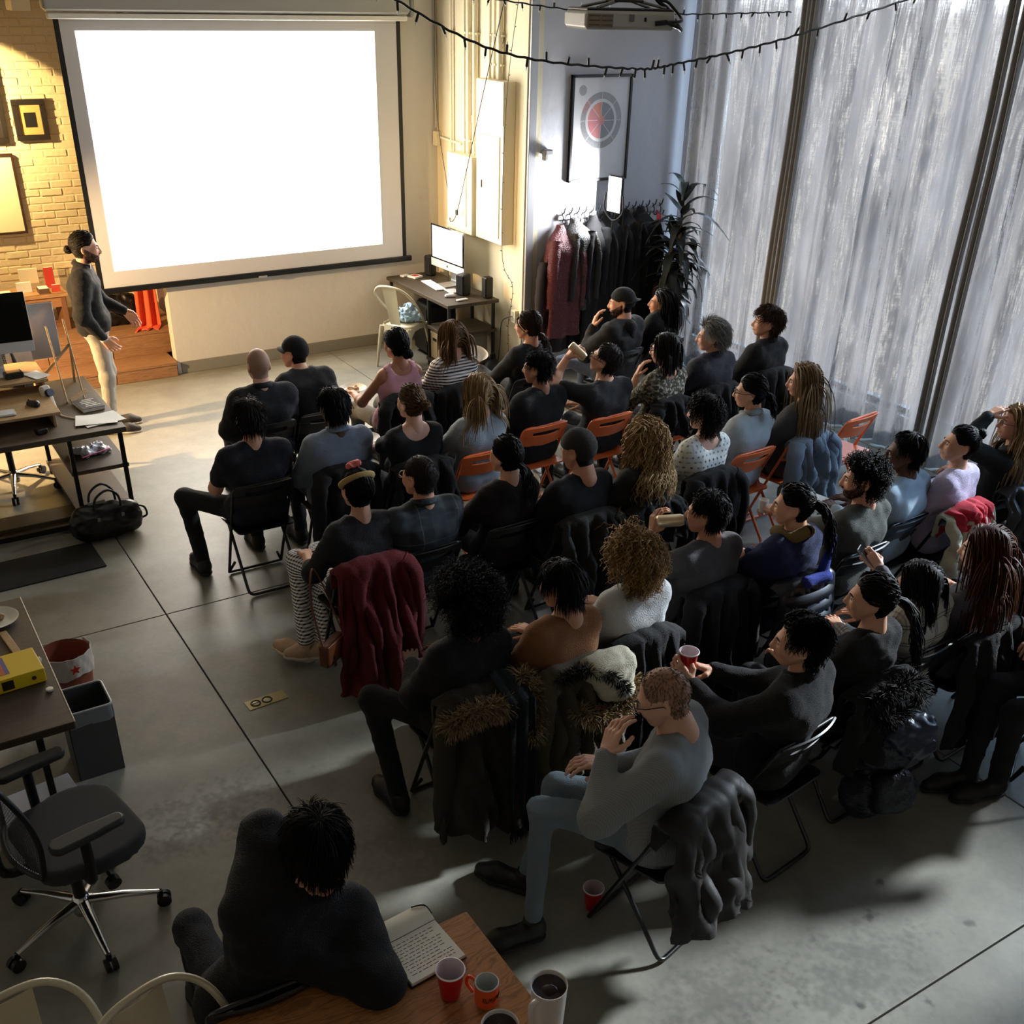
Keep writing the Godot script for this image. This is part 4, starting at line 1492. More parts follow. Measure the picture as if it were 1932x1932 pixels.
func table(called: String, label: String, lo: Vector3, hi: Vector3, m: Material, legs: Array, lm: Material, th := .035, cat := "table") -> Node3D:
	# top from corner to corner; legs as [x, z] places
	var c := (lo + hi) * .5
	var t := thing(called, label, cat, Vector3(c.x, 0, c.z))
	part(t, "top", MB.new().box(Vector3(0, hi.y - th * .5, 0), Vector3(hi.x - lo.x, th, hi.z - lo.z), Basis.IDENTITY, .004).done(), m)
	for l: Array in legs:
		part(t, "leg", MB.new().box(Vector3(l[0] - c.x, (hi.y - th) * .5, l[1] - c.z), Vector3(.03, hi.y - th, .03), Basis.IDENTITY, .003).done(), lm)
	return t

# ---------------------------------------------------------------- front of the room
func make_screen() -> void:
	var t := thing("projection_screen", "wide pull-down projection screen with black edges, lit blank white", "projection screen")
	var z := ZW + .07
	part(t, "sheet", bx(Vector3(3.72, 2.05, z), Vector3(3.16, 2.26, .003), 0.0), mt(Color(.80, .80, .81), .8))
	for s: float in [-1.0, 1.0]: part(t, "black_edge", bx(Vector3(3.72 + 1.60 * s, 2.05, z), Vector3(.045, 2.26, .004), 0.0), mt(Color(.02, .02, .025), .6))
	part(t, "lit_image", bx(Vector3(3.66, 2.09, z + .004), Vector3(2.80, 2.0, .003), 0.0), mt(Color(.9, .9, .9), .8, 0.0, {"glow": GLOW, "gc": Color(1.0, .985, .97)}))
	part(t, "bottom_bar", MB.new().box(Vector3(3.74, .915, z + .005), Vector3(3.32, .055, .035), Basis.IDENTITY, .008).done(), mt(Color(.03, .035, .045), .4))
	part(t, "pull_tab", bx(Vector3(3.70, .893, z + .024), Vector3(.09, .022, .006), .002), mt(Color(.6, .6, .6), .4))
	part(t, "top_lip", MB.new().box(Vector3(3.72, 3.20, z + .03), Vector3(3.34, .045, .09), Basis.IDENTITY, .008).done(), mt(Color(.88, .88, .86), .4))
	part(t, "housing", MB.new().box(Vector3(3.72, 3.33, z + .03), Vector3(3.40, .20, .14), Basis.IDENTITY, .03).done(), mt(Color(.62, .63, .62), .5))
	part(t, "end_cap", MB.new().box(Vector3(5.44, 3.31, z + .03), Vector3(.05, .2, .12), Basis.IDENTITY, .02).done(), mt(Color(.55, .55, .54), .5))

func make_recess() -> void:
	var osb := mt(Color(.68, .52, .38), .75, 0.0, {"tex": "wood", "tri": 1.2})
	var t := thing("wooden_steps", "low orange-brown wooden steps up to a platform beside the screen wall", "steps")
	part(t, "tread", MB.new().box(Vector3(1.52, .13, -10.80), Vector3(2.42, .03, .39), Basis.IDENTITY, .004).done(), osb)
	for i in 4: part(t, "riser_board", MB.new().box(Vector3(.612 + i * .603, .058, -10.62), Vector3(.597, .112, .02), Basis.IDENTITY, .003).done(), osb)
	for i in 4: part(t, "upper_riser_board", MB.new().box(Vector3(.66 + i * .615, .245, -10.985), Vector3(.608, .20, .02), Basis.IDENTITY, .003).done(), osb)
	part(t, "end_board", MB.new().box(Vector3(2.72, .06, -10.81), Vector3(.02, .118, .37), Basis.IDENTITY, .003).done(), osb)
	for i in 5: part(t, "deck_board", MB.new().box(Vector3(1.6, .36, -11.08 - i * .182), Vector3(2.68, .03, .176), Basis.IDENTITY, .003).done(), osb)
	# orange cloth hanging and trailing on the deck
	var f := FastNoiseLite.new()
	f.seed = 3; f.frequency = 1.0
	var rows := []
	for i in 22:
		var v := i / 21.0
		var row := PackedVector3Array()
		for j in 17:
			var u := j / 16.0 - .5
			var y := lerpf(1.02, .385, minf(v / .8, 1.0))
			var z := -11.16 + .03 * sin(u * 13.0 + v) + (maxf(v - .8, 0.0) * .6)
			row.append(Vector3(2.64 + u * (.19 + .05 * v) - maxf(v - .8, 0.0) * .35, y + .01 * sin(u * 20.0 + i), z))
		rows.append(row)
	one("orange_cloth", "bright orange cloth hanging down onto the wooden platform under the screen", "cloth", MB.new().sheet(rows, .008).done(), cloth(Color(.92, .36, .22)))
	var bg := thing("gear_bag", "black gear bag with metal buckles on the platform under the screen", "bag", Vector3(2.40, .377, -11.38))
	part(bg, "bag_body", nets([[Vector3(-.14, .10, 0), Vector3(.14, .10, 0), .095, .095], [Vector3(-.12, .24, 0), Vector3(.12, .23, 0), .085, .085]], .1, .014, {"wr": .02, "seed": 8, "planes": [[Vector3.DOWN, 0.0]]}).done(true), mt(Color(.025, .025, .03), .45))
	for i in 3: part(bg, "buckle", MB.new().box(Vector3(-.02 + i * .06, .22 - .03 * i, .105), Vector3(.03, .018, .008), Basis(Vector3.BACK, .6 * i), .003).done(), steel(.9))
	part(bg, "strap", MB.new().tube(arc([Vector3(-.15, .24, .05), Vector3(-.05, .14, .115), Vector3(.08, .09, .11), Vector3(.15, .2, .05)], 6), .011, 6, true, .5).done(), mt(Color(.05, .05, .055), .5))
	# long ledge against the brick with books
	var sh := thing("brick_ledge", "pale wooden ledge along the painted brick behind the speaker", "shelf", Vector3(1.0, 0, -11.62))
	part(sh, "board", MB.new().box(Vector3(0, .73, 0), Vector3(1.9, .035, .42), Basis.IDENTITY, .004).done(), mt(Color(.78, .62, .44), .6, 0.0, {"tex": "wood", "tri": 1.5}))
	part(sh, "apron", MB.new().box(Vector3(0, .66, .17), Vector3(1.86, .10, .02), Basis.IDENTITY, .003).done(), mt(Color(.70, .52, .36), .6, 0.0, {"tex": "wood", "tri": 1.5}))
	for x: float in [-.9, 0.0, .9]: part(sh, "leg", bx(Vector3(x, .54, 0), Vector3(.05, .34, .38)), mt(Color(.45, .30, .20), .6))
	var cols := [Color(.88, .82, .70), Color(.75, .22, .18), Color(.85, .84, .80), Color(.35, .25, .18), Color(.70, .25, .2), Color(.8, .76, .66)]
	var names := ["thin cream book leaning on the ledge by the brick wall", "red book leaning beside the cream one on the ledge", "white book on the ledge behind the speaker", "small dark brown book lying on the ledge", "short red box file at the end of the ledge", "cream folder lying flat at the back of the ledge"]
	for i in 6:
		var w: float = [.18, .09, .14, .10, .08, .2][i]
		var h: float = [.20, .20, .10, .05, .07, .02][i]
		var px: float = [1.66, 1.85, 1.58, 1.74, 1.86, 1.35][i]
		var b := thing("book", names[i], "book", Vector3(px, .748, [-11.72, -11.70, -11.60, -11.52, -11.50, -11.6][i]), 0.0, "books on the ledge")
		part(b, "cover", MB.new().box(Vector3(0, h * .5, 0), Vector3(w, h, .022 if h > .06 else .13), Basis.IDENTITY, .002).done(), mt(cols[i], .6))
		part(b, "pages", MB.new().box(Vector3(.002, h * .5 + .0015, 0), Vector3(w - .008, h, .016 if h > .06 else .12), Basis.IDENTITY, .001).done(), mt(Color(.9, .88, .82), .8))
	# pictures on the brick
	var pics := [[1.58, 2.42, .36, .66, Color(.10, .08, .07), Color(.12, .10, .09), "tall dark framed picture cut by the left edge of the photo"], [1.985, 2.285, .30, .36, Color(.13, .11, .10), Color(.80, .62, .38), "small dark square frame with a tan mat and black centre"], [1.45, 1.63, .62, .74, Color(.22, .13, .07), Color(.90, .87, .72), "large brown framed pale print on the brick wall"]]
	for i in 3:
		var p: Array = pics[i]
		var t2 := thing("framed_picture", p[6], "picture", Vector3(p[0], p[1], -11.86), 0.0, "pictures on the brick wall")
		var b := .05 if i < 2 else .022
		for e: Array in [[0, p[3] * .5 - b * .5, p[2], b], [0, -p[3] * .5 + b * .5, p[2], b], [p[2] * .5 - b * .5, 0, b, p[3] - b * 2.0], [-p[2] * .5 + b * .5, 0, b, p[3] - b * 2.0]]:
			part(t2, "frame_bar", MB.new().box(Vector3(e[0], e[1], 0), Vector3(e[2], e[3], .032), Basis.IDENTITY, .003).done(), mt(p[4], .45))
		part(t2, "print", bx(Vector3(0, 0, -.006), Vector3(p[2] - b * 2.0, p[3] - b * 2.0, .008), 0.0), mt(p[5], .5))
		if i == 1: part(t2, "print_centre", bx(Vector3(0, 0, .0), Vector3(.105, .13, .003), 0.0), mt(Color(.10, .09, .085), .5))
	# the warm lamp just out of the picture that rakes over the brick
	var lm := thing("clamp_lamp", "black clamp spot lamp beside the pictures, aimed at the brick wall", "lamp", Vector3(1.22, 2.45, -11.38))
	var ax := Vector3(.05, -.34, -.94).normalized()
	var lb := Basis.looking_at(ax)
	part(lm, "shade", MB.new().lathe(PackedVector2Array([Vector2(.02, -.10), Vector2(.045, -.06), Vector2(.06, .0), Vector2(.057, .0), Vector2(.042, -.06), Vector2(.018, -.096)]), 20, Vector3.ZERO, lb * Basis(Vector3.RIGHT, -PI * .5)).done(), mt(Color(.03, .03, .03), .4))
	part(lm, "arm", MB.new().tube(arc([-ax * .08, Vector3(-.1, .1, .15), Vector3(-.3, .0, .1), Vector3(-.4, -.4, -.1)], 5), .008, 6).done(), mt(Color(.03, .03, .03), .4))
	var bp := PackedVector2Array()
	for i in 9: bp.append(Vector2(sin(PI * i / 8.0) * .026, -cos(PI * i / 8.0) * .026))
	part(lm, "bulb", MB.new().lathe(bp, 14, ax * .012).done(), mt(Color(1, .9, .7), .5, 0.0, {"glow": 6.0, "gc": Color(1.0, .80, .45)}))
	var sp := SpotLight3D.new()
	sp.name = "clamp_lamp_light"
	lm.add_child(sp)
	sp.transform = Transform3D(lb, ax * .012)
	sp.spot_angle = 69.0; sp.spot_angle_attenuation = .04; sp.spot_range = 20.0
	sp.light_energy = WARM; sp.light_color = Color(1.0, .86, .60); sp.light_size = .02; sp.shadow_enabled = true
	# a second warm desk lamp further left lights the desk and the steps
	var l2 := thing("desk_lamp", "warm desk lamp out at the left behind the computers", "lamp", Vector3(-.35, 0, -9.35))
	part(l2, "base", MB.new().lathe(PackedVector2Array([Vector2(.001, 0), Vector2(.15, 0), Vector2(.15, .02), Vector2(.02, .03), Vector2(.012, 1.75), Vector2(.001, 1.75)]), 20).done(), mt(Color(.05, .05, .05), .4))
	part(l2, "bulb", MB.new().lathe(bp, 14, Vector3(0, 1.80, 0)).done(), mt(Color(1, .9, .7), .5, 0.0, {"glow": 6.0, "gc": Color(1.0, .78, .45)}))
	part(l2, "shade", MB.new().lathe(PackedVector2Array([Vector2(.03, -.11), Vector2(.06, -.07), Vector2(.085, .03), Vector2(.082, .03), Vector2(.057, -.07), Vector2(.028, -.106)]), 20, Vector3(0, 1.80, 0), Basis.looking_at(Vector3(.82, -.52, -.12)) * Basis(Vector3.RIGHT, -PI * .5)).done(), mt(Color(.03, .03, .03), .4))
	var om := SpotLight3D.new()
	om.name = "desk_lamp_light"
	l2.add_child(om)
	om.transform = Transform3D(Basis.looking_at(Vector3(.82, -.52, -.12)), Vector3(0, 1.80, 0))
	om.spot_angle = 44.0; om.spot_angle_attenuation = .5; om.spot_range = 20.0
	om.light_energy = WARM2; om.light_color = Color(1.0, .82, .58); om.light_size = .03; om.shadow_enabled = true

func make_chase() -> void:
	var cr := mt(Color(.87, .835, .72), .5)
	# electrical panels
	var pb := [[-9.92, 1.66, .50, .74, .16, "shorter cream electrical panel box under the pair of conduits"], [-9.38, 2.015, .50, 1.45, .13, "tall cream electrical panel with a black latch beside the trim"]]
	for i in 2:
		var p: Array = pb[i]
		var t := thing("electrical_panel", p[5], "electrical panel", Vector3(XS, 0, p[0]), 0.0, "electrical panels on the chase")
		part(t, "cabinet", MB.new().box(Vector3(-p[4] * .5, p[1], 0), Vector3(p[4], p[3], p[2]), Basis.IDENTITY, .004).done(), cr)
		if i == 0: part(t, "door", MB.new().box(Vector3(-p[4] - .004, p[1] - .02, .0), Vector3(.008, p[3] - .18, p[2] - .2), Basis.IDENTITY, .002).done(), cr)
		else:
			part(t, "upper_cover", MB.new().box(Vector3(-p[4] - .003, p[1] + .535, 0), Vector3(.006, .37, p[2] - .006), Basis.IDENTITY, .002).done(), cr)
			part(t, "door", MB.new().box(Vector3(-p[4] - .005, p[1] - .21, 0), Vector3(.01, .92, p[2] - .11), Basis.IDENTITY, .003).done(), cr)
			part(t, "latch", MB.new().box(Vector3(-p[4] - .013, p[1] - .20, -.13), Vector3(.012, .07, .02), Basis.IDENTITY, .003).done(), mt(Color(.03, .03, .03), .4))
	# conduits
	var cd := [[-10.30, .012, 4.55, 1.35, "thin straight cream conduit nearest the corner"], [-10.03, .013, 4.55, 2.03, "slim cream conduit left of the two thick ones"], [-9.95, .024, 4.55, 2.03, "thick cream conduit entering the shorter panel"], [-9.83, .024, 4.55, 2.03, "second thick cream conduit entering the shorter panel"], [-9.55, .014, 4.55, 2.74, "slim cream conduit at the left of the tall panel's top"], [-9.47, .014, 4.55, 2.74, "middle slim cream conduit above the tall panel"], [-9.37, .026, 4.55, 2.74, "thick cream conduit above the tall panel"]]
	for c: Array in cd:
		var t := thing("conduit", c[4], "conduit", Vector3(XS, 0, c[0]), 0.0, "conduits on the chase wall")
		part(t, "pipe", MB.new().tube(PackedVector3Array([Vector3(-.035, c[2], 0), Vector3(-.035, c[3], 0)]), c[1], 12).done(), cr)
		for y: float in [4.0, 3.1, c[3] + .12]: part(t, "strap", MB.new().box(Vector3(-.02, y, 0), Vector3(.045, .02, c[1] * 2.0 + .03), Basis.IDENTITY, .003).done(), cr)
		part(t, "coupling", MB.new().tube(PackedVector3Array([Vector3(-.035, c[3] + .30, 0), Vector3(-.035, c[3] + .36, 0)]), c[1] * 1.22, 12).done(), cr)
	one("bent_conduit", "cream conduit that bends over into the side of the tall panel", "conduit", MB.new().tube(bent([Vector3(XS - .05, 2.03, -9.74), Vector3(XS - .05, 2.40, -9.74), Vector3(XS - .05, 2.52, -9.64)], .08, 6), .02, 10).done(), cr)
	one("cross_conduit", "short horizontal cream conduit between the junction box and the shorter panel", "conduit", MB.new().tube(PackedVector3Array([Vector3(XS - .03, 2.12, -10.62), Vector3(XS - .03, 2.10, -10.1)]), .011, 8).done(), cr)
	var corner := thing("corner_conduit", "thin grey conduit running down the corner to a junction box", "conduit", Vector3(XS - .03, 0, ZW + .03))
	part(corner, "pipe", MB.new().tube(PackedVector3Array([Vector3(0, 4.55, 0), Vector3(0, 2.2, 0)]), .012, 8).done(), mt(Color(.72, .70, .64), .5))
	part(corner, "junction_box", MB.new().box(Vector3(0, 2.1, .02), Vector3(.06, .14, .08), Basis.IDENTITY, .005).done(), cr)
	var of := [[-10.24, 1.46, "small cream switch box on the chase wall by the thin conduit"], [-10.33, 1.27, "cream outlet box with two coiled plugs on the chase wall"], [-9.0, .62, "lowest cream outlet box near the corner trim"]]
	for o: Array in of:
		var t := thing("outlet_box", o[2], "outlet", Vector3(XS, o[1], o[0]), 0.0, "outlet boxes on the chase")
		part(t, "box", MB.new().box(Vector3(-.03, 0, 0), Vector3(.06, .12, .075), Basis.IDENTITY, .005).done(), cr)
		part(t, "cover_plate", MB.new().box(Vector3(-.062, 0, 0), Vector3(.005, .125, .08), Basis.IDENTITY, .002).done(), mt(Color(.82, .79, .68), .5))
		for s: float in [-1.0, 1.0]: part(t, "socket", MB.new().box(Vector3(-.066, .028 * s, 0), Vector3(.004, .03, .035), Basis.IDENTITY, .001).done(), mt(Color(.70, .67, .58), .5))
	# hanging speaker cable with an inline plug
	var cb := thing("hanging_cable", "thin dark cable swagged across the electrical panels with a small plug", "cable")
	part(cb, "left_run", MB.new().tube(arc([Vector3(XS - .06, 3.4, -10.58), Vector3(XS - .16, 2.4, -10.38), Vector3(XS - .10, 1.42, -10.22), Vector3(XS - .20, .74, -10.1)], 8), .0035, 5).done(), mt(Color(.16, .14, .10), .5))
	part(cb, "right_run", MB.new().tube(arc([Vector3(XS - .10, 1.42, -10.22), Vector3(XS - .22, 1.38, -10.0), Vector3(XS - .22, 1.50, -9.86), Vector3(XS - .20, 2.1, -9.62), Vector3(XS - .16, 2.75, -9.4), Vector3(XS - .08, 3.45, -9.2)], 8), .0045, 5).done(), mt(Color(.07, .065, .06), .5))
	part(cb, "plug", bx(Vector3(XS - .22, 1.49, -9.87), Vector3(.02, .05, .035)), mt(Color(.04, .04, .04), .4))
	# string of tiny lights down the corner trim
	var vs := thing("wall_string_light", "thin string of small unlit lights hanging down beside the corner trim", "string lights")
	var pth := arc([Vector3(XS - .03, 3.6, -9.02), Vector3(XS - .14, 2.6, -9.07), Vector3(XS - .15, 1.25, -9.09), Vector3(XS - .05, .9, -9.04), Vector3(XS - .08, .5, -9.06), Vector3(XS - .10, .02, -8.98)], 12)
	part(vs, "cord", MB.new().tube(pth, .003, 5).done(), mt(Color(.05, .05, .045), .5))
	for i in 30:
		var q := pth[i * 2]
		part(vs, "bulb", MB.new().tube(PackedVector3Array([q, q + Vector3(-.004, .004, .024 if i % 2 else -.024)]), .0045, 6).done(), mt(Color(.06, .06, .05), .4))

func make_coat_corner() -> void:
	var gr := mt(Color(.09, .09, .09), .5)
	# poster
	var t := thing("framed_poster", "black framed poster with a red and grey wheel chart on the wall", "poster", Vector3(6.58, 2.338, ZC + .02))
	for e: Array in [[0, .455, .70, .025], [0, -.455, .70, .025], [.337, 0, .026, .93], [-.337, 0, .026, .93]]: part(t, "frame_bar", MB.new().box(Vector3(e[0], e[1], 0), Vector3(e[2], e[3], .04), Basis.IDENTITY, .003).done(), mt(Color(.025, .025, .025), .4))
	var q := MB.new()
	q.face(Vector3(-.325, -.443, .0), Vector3(.325, -.443, .0), Vector3(.325, .443, .0), Vector3(-.325, .443, .0), Vector3.BACK)
	part(t, "print", q.done(), mt(Color.WHITE, .6, 0.0, {"tex": "poster"}))
	part(t, "glazing", bx(Vector3(0, 0, .010), Vector3(.65, .89, .002), 0.0), mt(Color(1, 1, 1, .05), .03, 0.0, {"alpha": 1}))
	one("wall_bracket", "small grey angled bracket on the wall left of the poster", "bracket", MB.new().box(Vector3(0, 0, .04), Vector3(.09, .05, .08), Basis.IDENTITY, .01).box(Vector3(-.03, -.04, .05), Vector3(.04, .06, .06), Basis.IDENTITY, .008).done(), mt(Color(.5, .5, .5), .5), Vector3(5.97, 2.16, ZC))
	# hook rail
	var hr := thing("coat_hook_rail", "long rail of small metal coat hooks above the hanging coats", "coat hooks", Vector3(0, 1.56, ZC))
	part(hr, "rail", MB.new().box(Vector3(6.80, 0, .01), Vector3(1.32, .05, .02), Basis.IDENTITY, .003).done(), mt(Color(.66, .66, .66), .5))
	for i in 15:
		var x := 6.18 + i * .087
		part(hr, "hook", MB.new().tube(arc([Vector3(x, .05, .02), Vector3(x, .0, .05), Vector3(x, -.045, .045), Vector3(x, -.05, .085), Vector3(x, -.01, .10)], 3), .007, 6).done(), mt(Color(.34, .34, .35), .35, .7))
		part(hr, "upper_hook", MB.new().tube(arc([Vector3(x, .02, .02), Vector3(x, .05, .06), Vector3(x, .095, .075)], 3), .007, 6).done(), mt(Color(.34, .34, .35), .35, .7))
	# coats
	hung_coat("burgundy quilted puffer coat at the left end of the coat hooks", 6.13, .22, 1.50, 1.05, mt(Color(.34, .10, .12), .55, 0.0, {"tri": 4.0, "nrm": "quilt", "ns": 1.2}), 3)
	hung_coat("dark olive grey jacket hanging beside the burgundy coat", 6.33, .17, 1.55, .85, mt(Color(.12, .115, .10), .6, 0.0, {"tri": 4.0, "nrm": "quilt", "ns": .8}), 5)
	hung_coat("long dark maroon coat hanging low at the far left against the trim", 6.02, .20, 1.30, 1.02, cloth(Color(.10, .045, .055)), 7, .09)
	hung_coat("long black wool coat in the middle of the hooks", 6.52, .19, 1.56, 1.25, cloth(Color(.028, .028, .033)), 9)
	hung_coat("black coat hanging under the lit panel lamp", 6.72, .20, 1.58, 1.20, cloth(Color(.035, .035, .042)), 11)
	hung_coat("charcoal coat hanging just left of the red-trimmed one", 6.92, .18, 1.58, 1.15, cloth(Color(.03, .03, .036)), 13)
	var rc := hung_coat("black coat with a bright red lining edge at the right end", 7.10, .19, 1.60, 1.18, cloth(Color(.025, .025, .03)), 15)
	var rows := []
	for i in 14:
		var v := i / 13.0
		rows.append(PackedVector3Array([Vector3(.12 + .05 * sin(v * 4.0), -.02 - v * 1.0 + 1.60, .20), Vector3(.20 + .06 * v - .05 * sin(v * 9.0) * (1.0 - v), -.06 - v * .95 + 1.60, .17), Vector3(.235 + .03 * v + .04 * sin(v * 7.0), -.12 - v * .92 + 1.60, .12)]))
	part(rc, "red_lining", MB.new().sheet(rows, .008).done(), cloth(Color(.62, .06, .10)))
	# panel lamp on a stand
	var lp := Vector3(6.64, 1.77, -8.66)
	var nrm := Vector3(-.94, .0, .10).normalized()
	var b := Basis.looking_at(nrm)
	var ld := thing("led_panel_light", "bright white flat LED panel lamp on a black stand over the coats", "lamp", Vector3(lp.x, 0, lp.z))
	var c := Vector3(0, lp.y, 0)
	part(ld, "lamp_housing", MB.new().box(c - nrm * .018, Vector3(.20, .34, .035), b, .012).done(), gr)
	part(ld, "lamp_face", MB.new().box(c + nrm * .003, Vector3(.18, .32, .006), b, .002).done(), mt(Color.WHITE, .5, 0.0, {"glow": 3.0}))
	part(ld, "yoke", MB.new().tube(arc([c - b.x * .12, c - b.x * .13 - Vector3(0, .15, 0), c - Vector3(0, .24, 0), c + b.x * .13 - Vector3(0, .15, 0), c + b.x * .12], 5), .009, 6).done(), gr)
	part(ld, "pole", MB.new().tube(PackedVector3Array([c - Vector3(0, .24, 0), Vector3(0, .02, 0)]), .012, 8).done(), gr)
	for i in 3:
		var a := TAU * i / 3.0
		part(ld, "tripod_leg", MB.new().tube(PackedVector3Array([Vector3(0, .45, 0), Vector3(cos(a) * .20, .01, sin(a) * .20)]), .009, 6).done(), gr)
	part(ld, "power_cable", MB.new().tube(arc([c - nrm * .04, c + Vector3(.12, -.05, -.02), c + Vector3(.16, -.25, -.05), c + Vector3(.14, -.5, -.02)], 6), .004, 5).done(), gr)
	var ar := AreaLight3D.new()
	ar.name = "led_panel_area"
	ld.add_child(ar)
	ar.area_size = Vector2(.18, .32)
	ar.transform = Transform3D(b, c + nrm * .012)
	ar.light_energy = LED; ar.light_color = Color(.97, .98, 1.0); ar.area_range = 20.0; ar.shadow_enabled = true
	# tall dracaena
	var pl := thing("potted_plant", "tall dark dracaena with long drooping leaves in the curtain corner", "plant", Vector3(7.28, 0, -8.42))
	part(pl, "pot", MB.new().lathe(PackedVector2Array([Vector2(.001, 0), Vector2(.13, 0), Vector2(.17, .30), Vector2(.165, .30), Vector2(.15, .27), Vector2(.001, .27)]), 28).done(), mt(Color(.20, .19, .18), .6))
	rng.seed = 77
	var lf := []
	for k in 5:
		var rws := []
		var ln := .30 + .055 * k
		for i in 9:
			var v := i / 8.0
			var wd := .040 * sin(PI * pow(v, .7) * .97 + .05) + .002
			var d := Vector3(0, ln * (.55 * v - (.25 + .22 * k) * v * v), -ln * v * (1.0 - .18 * v))
			rws.append(PackedVector3Array([d + Vector3(-wd, .006, 0), d, d + Vector3(wd, .006, 0)]))
		lf.append(MB.new().sheet(rws, .0016).done())
	var lm := mt(Color(.075, .10, .06), .4, 0.0, {"back": Color(.12, .16, .06)})
	var tops := [Vector3(.02, 1.78, .02), Vector3(-.10, 1.42, .05), Vector3(.09, 1.28, -.06)]
	for s in 3:
		var tp: Vector3 = tops[s]
		part(pl, "stem", MB.new().tube(arc([Vector3(tp.x * .3, .25, tp.z * .3), Vector3(tp.x * .9, tp.y * .55, tp.z), tp], 6), .014, 8).done(), mt(Color(.26, .20, .13), .8))
		for i in (70 if s == 0 else 48):
			var v := float(i) / (70 if s == 0 else 48)
			var y := lerpf(tp.y + .02, tp.y - (1.15 if s == 0 else .75), pow(v, .8))
			var a := i * 2.4 + s
			var droop := lerpf(.75, -1.0, pow(v, .6)) + rng.randf_range(-.25, .25)
			var ba := Basis(Vector3.UP, a) * Basis(Vector3.RIGHT, droop) * rng.randf_range(.75, 1.1)
			part(pl, "leaf", lf[rng.randi() % 5], lm, Transform3D(ba, Vector3(tp.x * (y / tp.y), y, tp.z)))

func make_projector() -> void:
	var t := thing("ceiling_projector", "grey-white projector hanging under the ceiling with black cables", "projector", Vector3(3.79, 3.36, -5.0), -.25)
	var w := mt(Color(.74, .74, .72), .5)
	part(t, "case", MB.new().box(Vector3.ZERO, Vector3(.50, .085, .32), Basis.IDENTITY, .018).done(), w)
	part(t, "top_plate", MB.new().box(Vector3(0, .047, 0), Vector3(.47, .012, .28), Basis.IDENTITY, .005).done(), mt(Color(.07, .07, .07), .5))
	part(t, "vent_block", MB.new().box(Vector3(-.17, .0, .158), Vector3(.14, .06, .012), Basis.IDENTITY, .004).done(), mt(Color(.58, .54, .47), .6))
	for i in 6: part(t, "vent_slot", bx(Vector3(-.17 + (.033 if i % 2 else -.033), -.02 + .02 * (i / 2), .1655), Vector3(.058, .005, .004), .001), mt(Color(.36, .33, .28), .7))
	part(t, "label_plate", bx(Vector3(.0, .012, .1615), Vector3(.028, .032, .003), .001), mt(Color(.45, .45, .45), .5))
	part(t, "port", bx(Vector3(.075, .006, .1615), Vector3(.012, .018, .004), .001), mt(Color(.04, .04, .04), .5))
	part(t, "lens", MB.new().tube(PackedVector3Array([Vector3(.1, 0, -.15), Vector3(.1, 0, -.19)]), .038, 18).done(), mt(Color(.05, .05, .06), .2))
	part(t, "mount_plate", MB.new().box(Vector3(.02, .085, 0), Vector3(.16, .012, .14), Basis.IDENTITY, .003).done(), mt(Color(.25, .25, .25), .4, .6))
	for i in 4: part(t, "mount_arm", MB.new().tube(PackedVector3Array([Vector3(.02 + (.06 if i % 2 else -.06), .085, .05 if i < 2 else -.05), Vector3(.02 + (.19 if i % 2 else -.19), .055, .11 if i < 2 else -.11)]), .008, 6).done(), mt(Color(.55, .55, .55), .4, .5))
	part(t, "mount_pole", MB.new().tube(PackedVector3Array([Vector3(.02, .09, 0), Vector3(.02, 1.24, 0)]), .022, 12).done(), mt(Color(.55, .55, .55), .4, .4))
	part(t, "plug", MB.new().tube(PackedVector3Array([Vector3(.13, -.012, .16), Vector3(.19, -.005, .17)]), .012, 8).done(), mt(Color(.02, .02, .02), .4))
	for k in 2: part(t, "cable", MB.new().tube(arc([Vector3(.19, -.005, .17), Vector3(.27, -.03 + .03 * k, .16), Vector3(.30, -.035 + .05 * k, .10), Vector3(.25, .05 + .03 * k, .05), Vector3(.16, .14, .02), Vector3(.05, .5, .0)], 6), .0095 - .002 * k, 7).done(), mt(Color(.02, .02, .02), .4))
	# garlands of unlit bulbs
	var runs := [[[Vector3(2.95, 3.52, -6.35), Vector3(3.72, 3.165, -6.15), Vector3(4.62, 3.06, -6.0), Vector3(5.10, 3.09, -6.0), Vector3(6.0, 3.24, -5.95), Vector3(7.5, 3.55, -6.0)], 34, .0075, .05, "garland of unlit string lights sagging across the room under the projector"], [[Vector3(4.2, 3.46, -7.6), Vector3(5.31, 3.35, -7.6), Vector3(6.41, 3.33, -7.6), Vector3(7.52, 3.36, -7.5)], 26, .006, .036, "nearly straight string of small unlit lights behind the projector"]]
	for r: Array in runs:
		var g := thing("string_light_garland", r[4], "string lights", Vector3.ZERO, 0.0, "string lights overhead")
		var p := arc(r[0], 40)
		for i in p.size(): p[i] += Vector3(0, .003 * sin(i * 1.3), .003 * cos(i * 1.7))
		part(g, "cord", MB.new().tube(p, r[2], 6).done(), mt(Color(.035, .04, .035), .6))
		rng.seed = 9
		for i in r[1]:
			var k := int((i + .5) * (p.size() - 1) / r[1])
			var d := Vector3(rng.randf_range(-.4, .4), 1.0 if rng.randf() < .22 else -1.0, rng.randf_range(-.6, .6)).normalized()
			var h := part(g, "bulb_holder", MB.new().tube(PackedVector3Array([p[k], p[k] + d * r[3]]), .008, 7).done(), mt(Color(.03, .035, .03), .5))
			part(h, "glass_tip", MB.new().tube(PackedVector3Array([p[k] + d * r[3], p[k] + d * (r[3] + .024)]), PackedFloat32Array([.005, .001]), 6).done(), mt(Color(.85, .88, .85), .1))

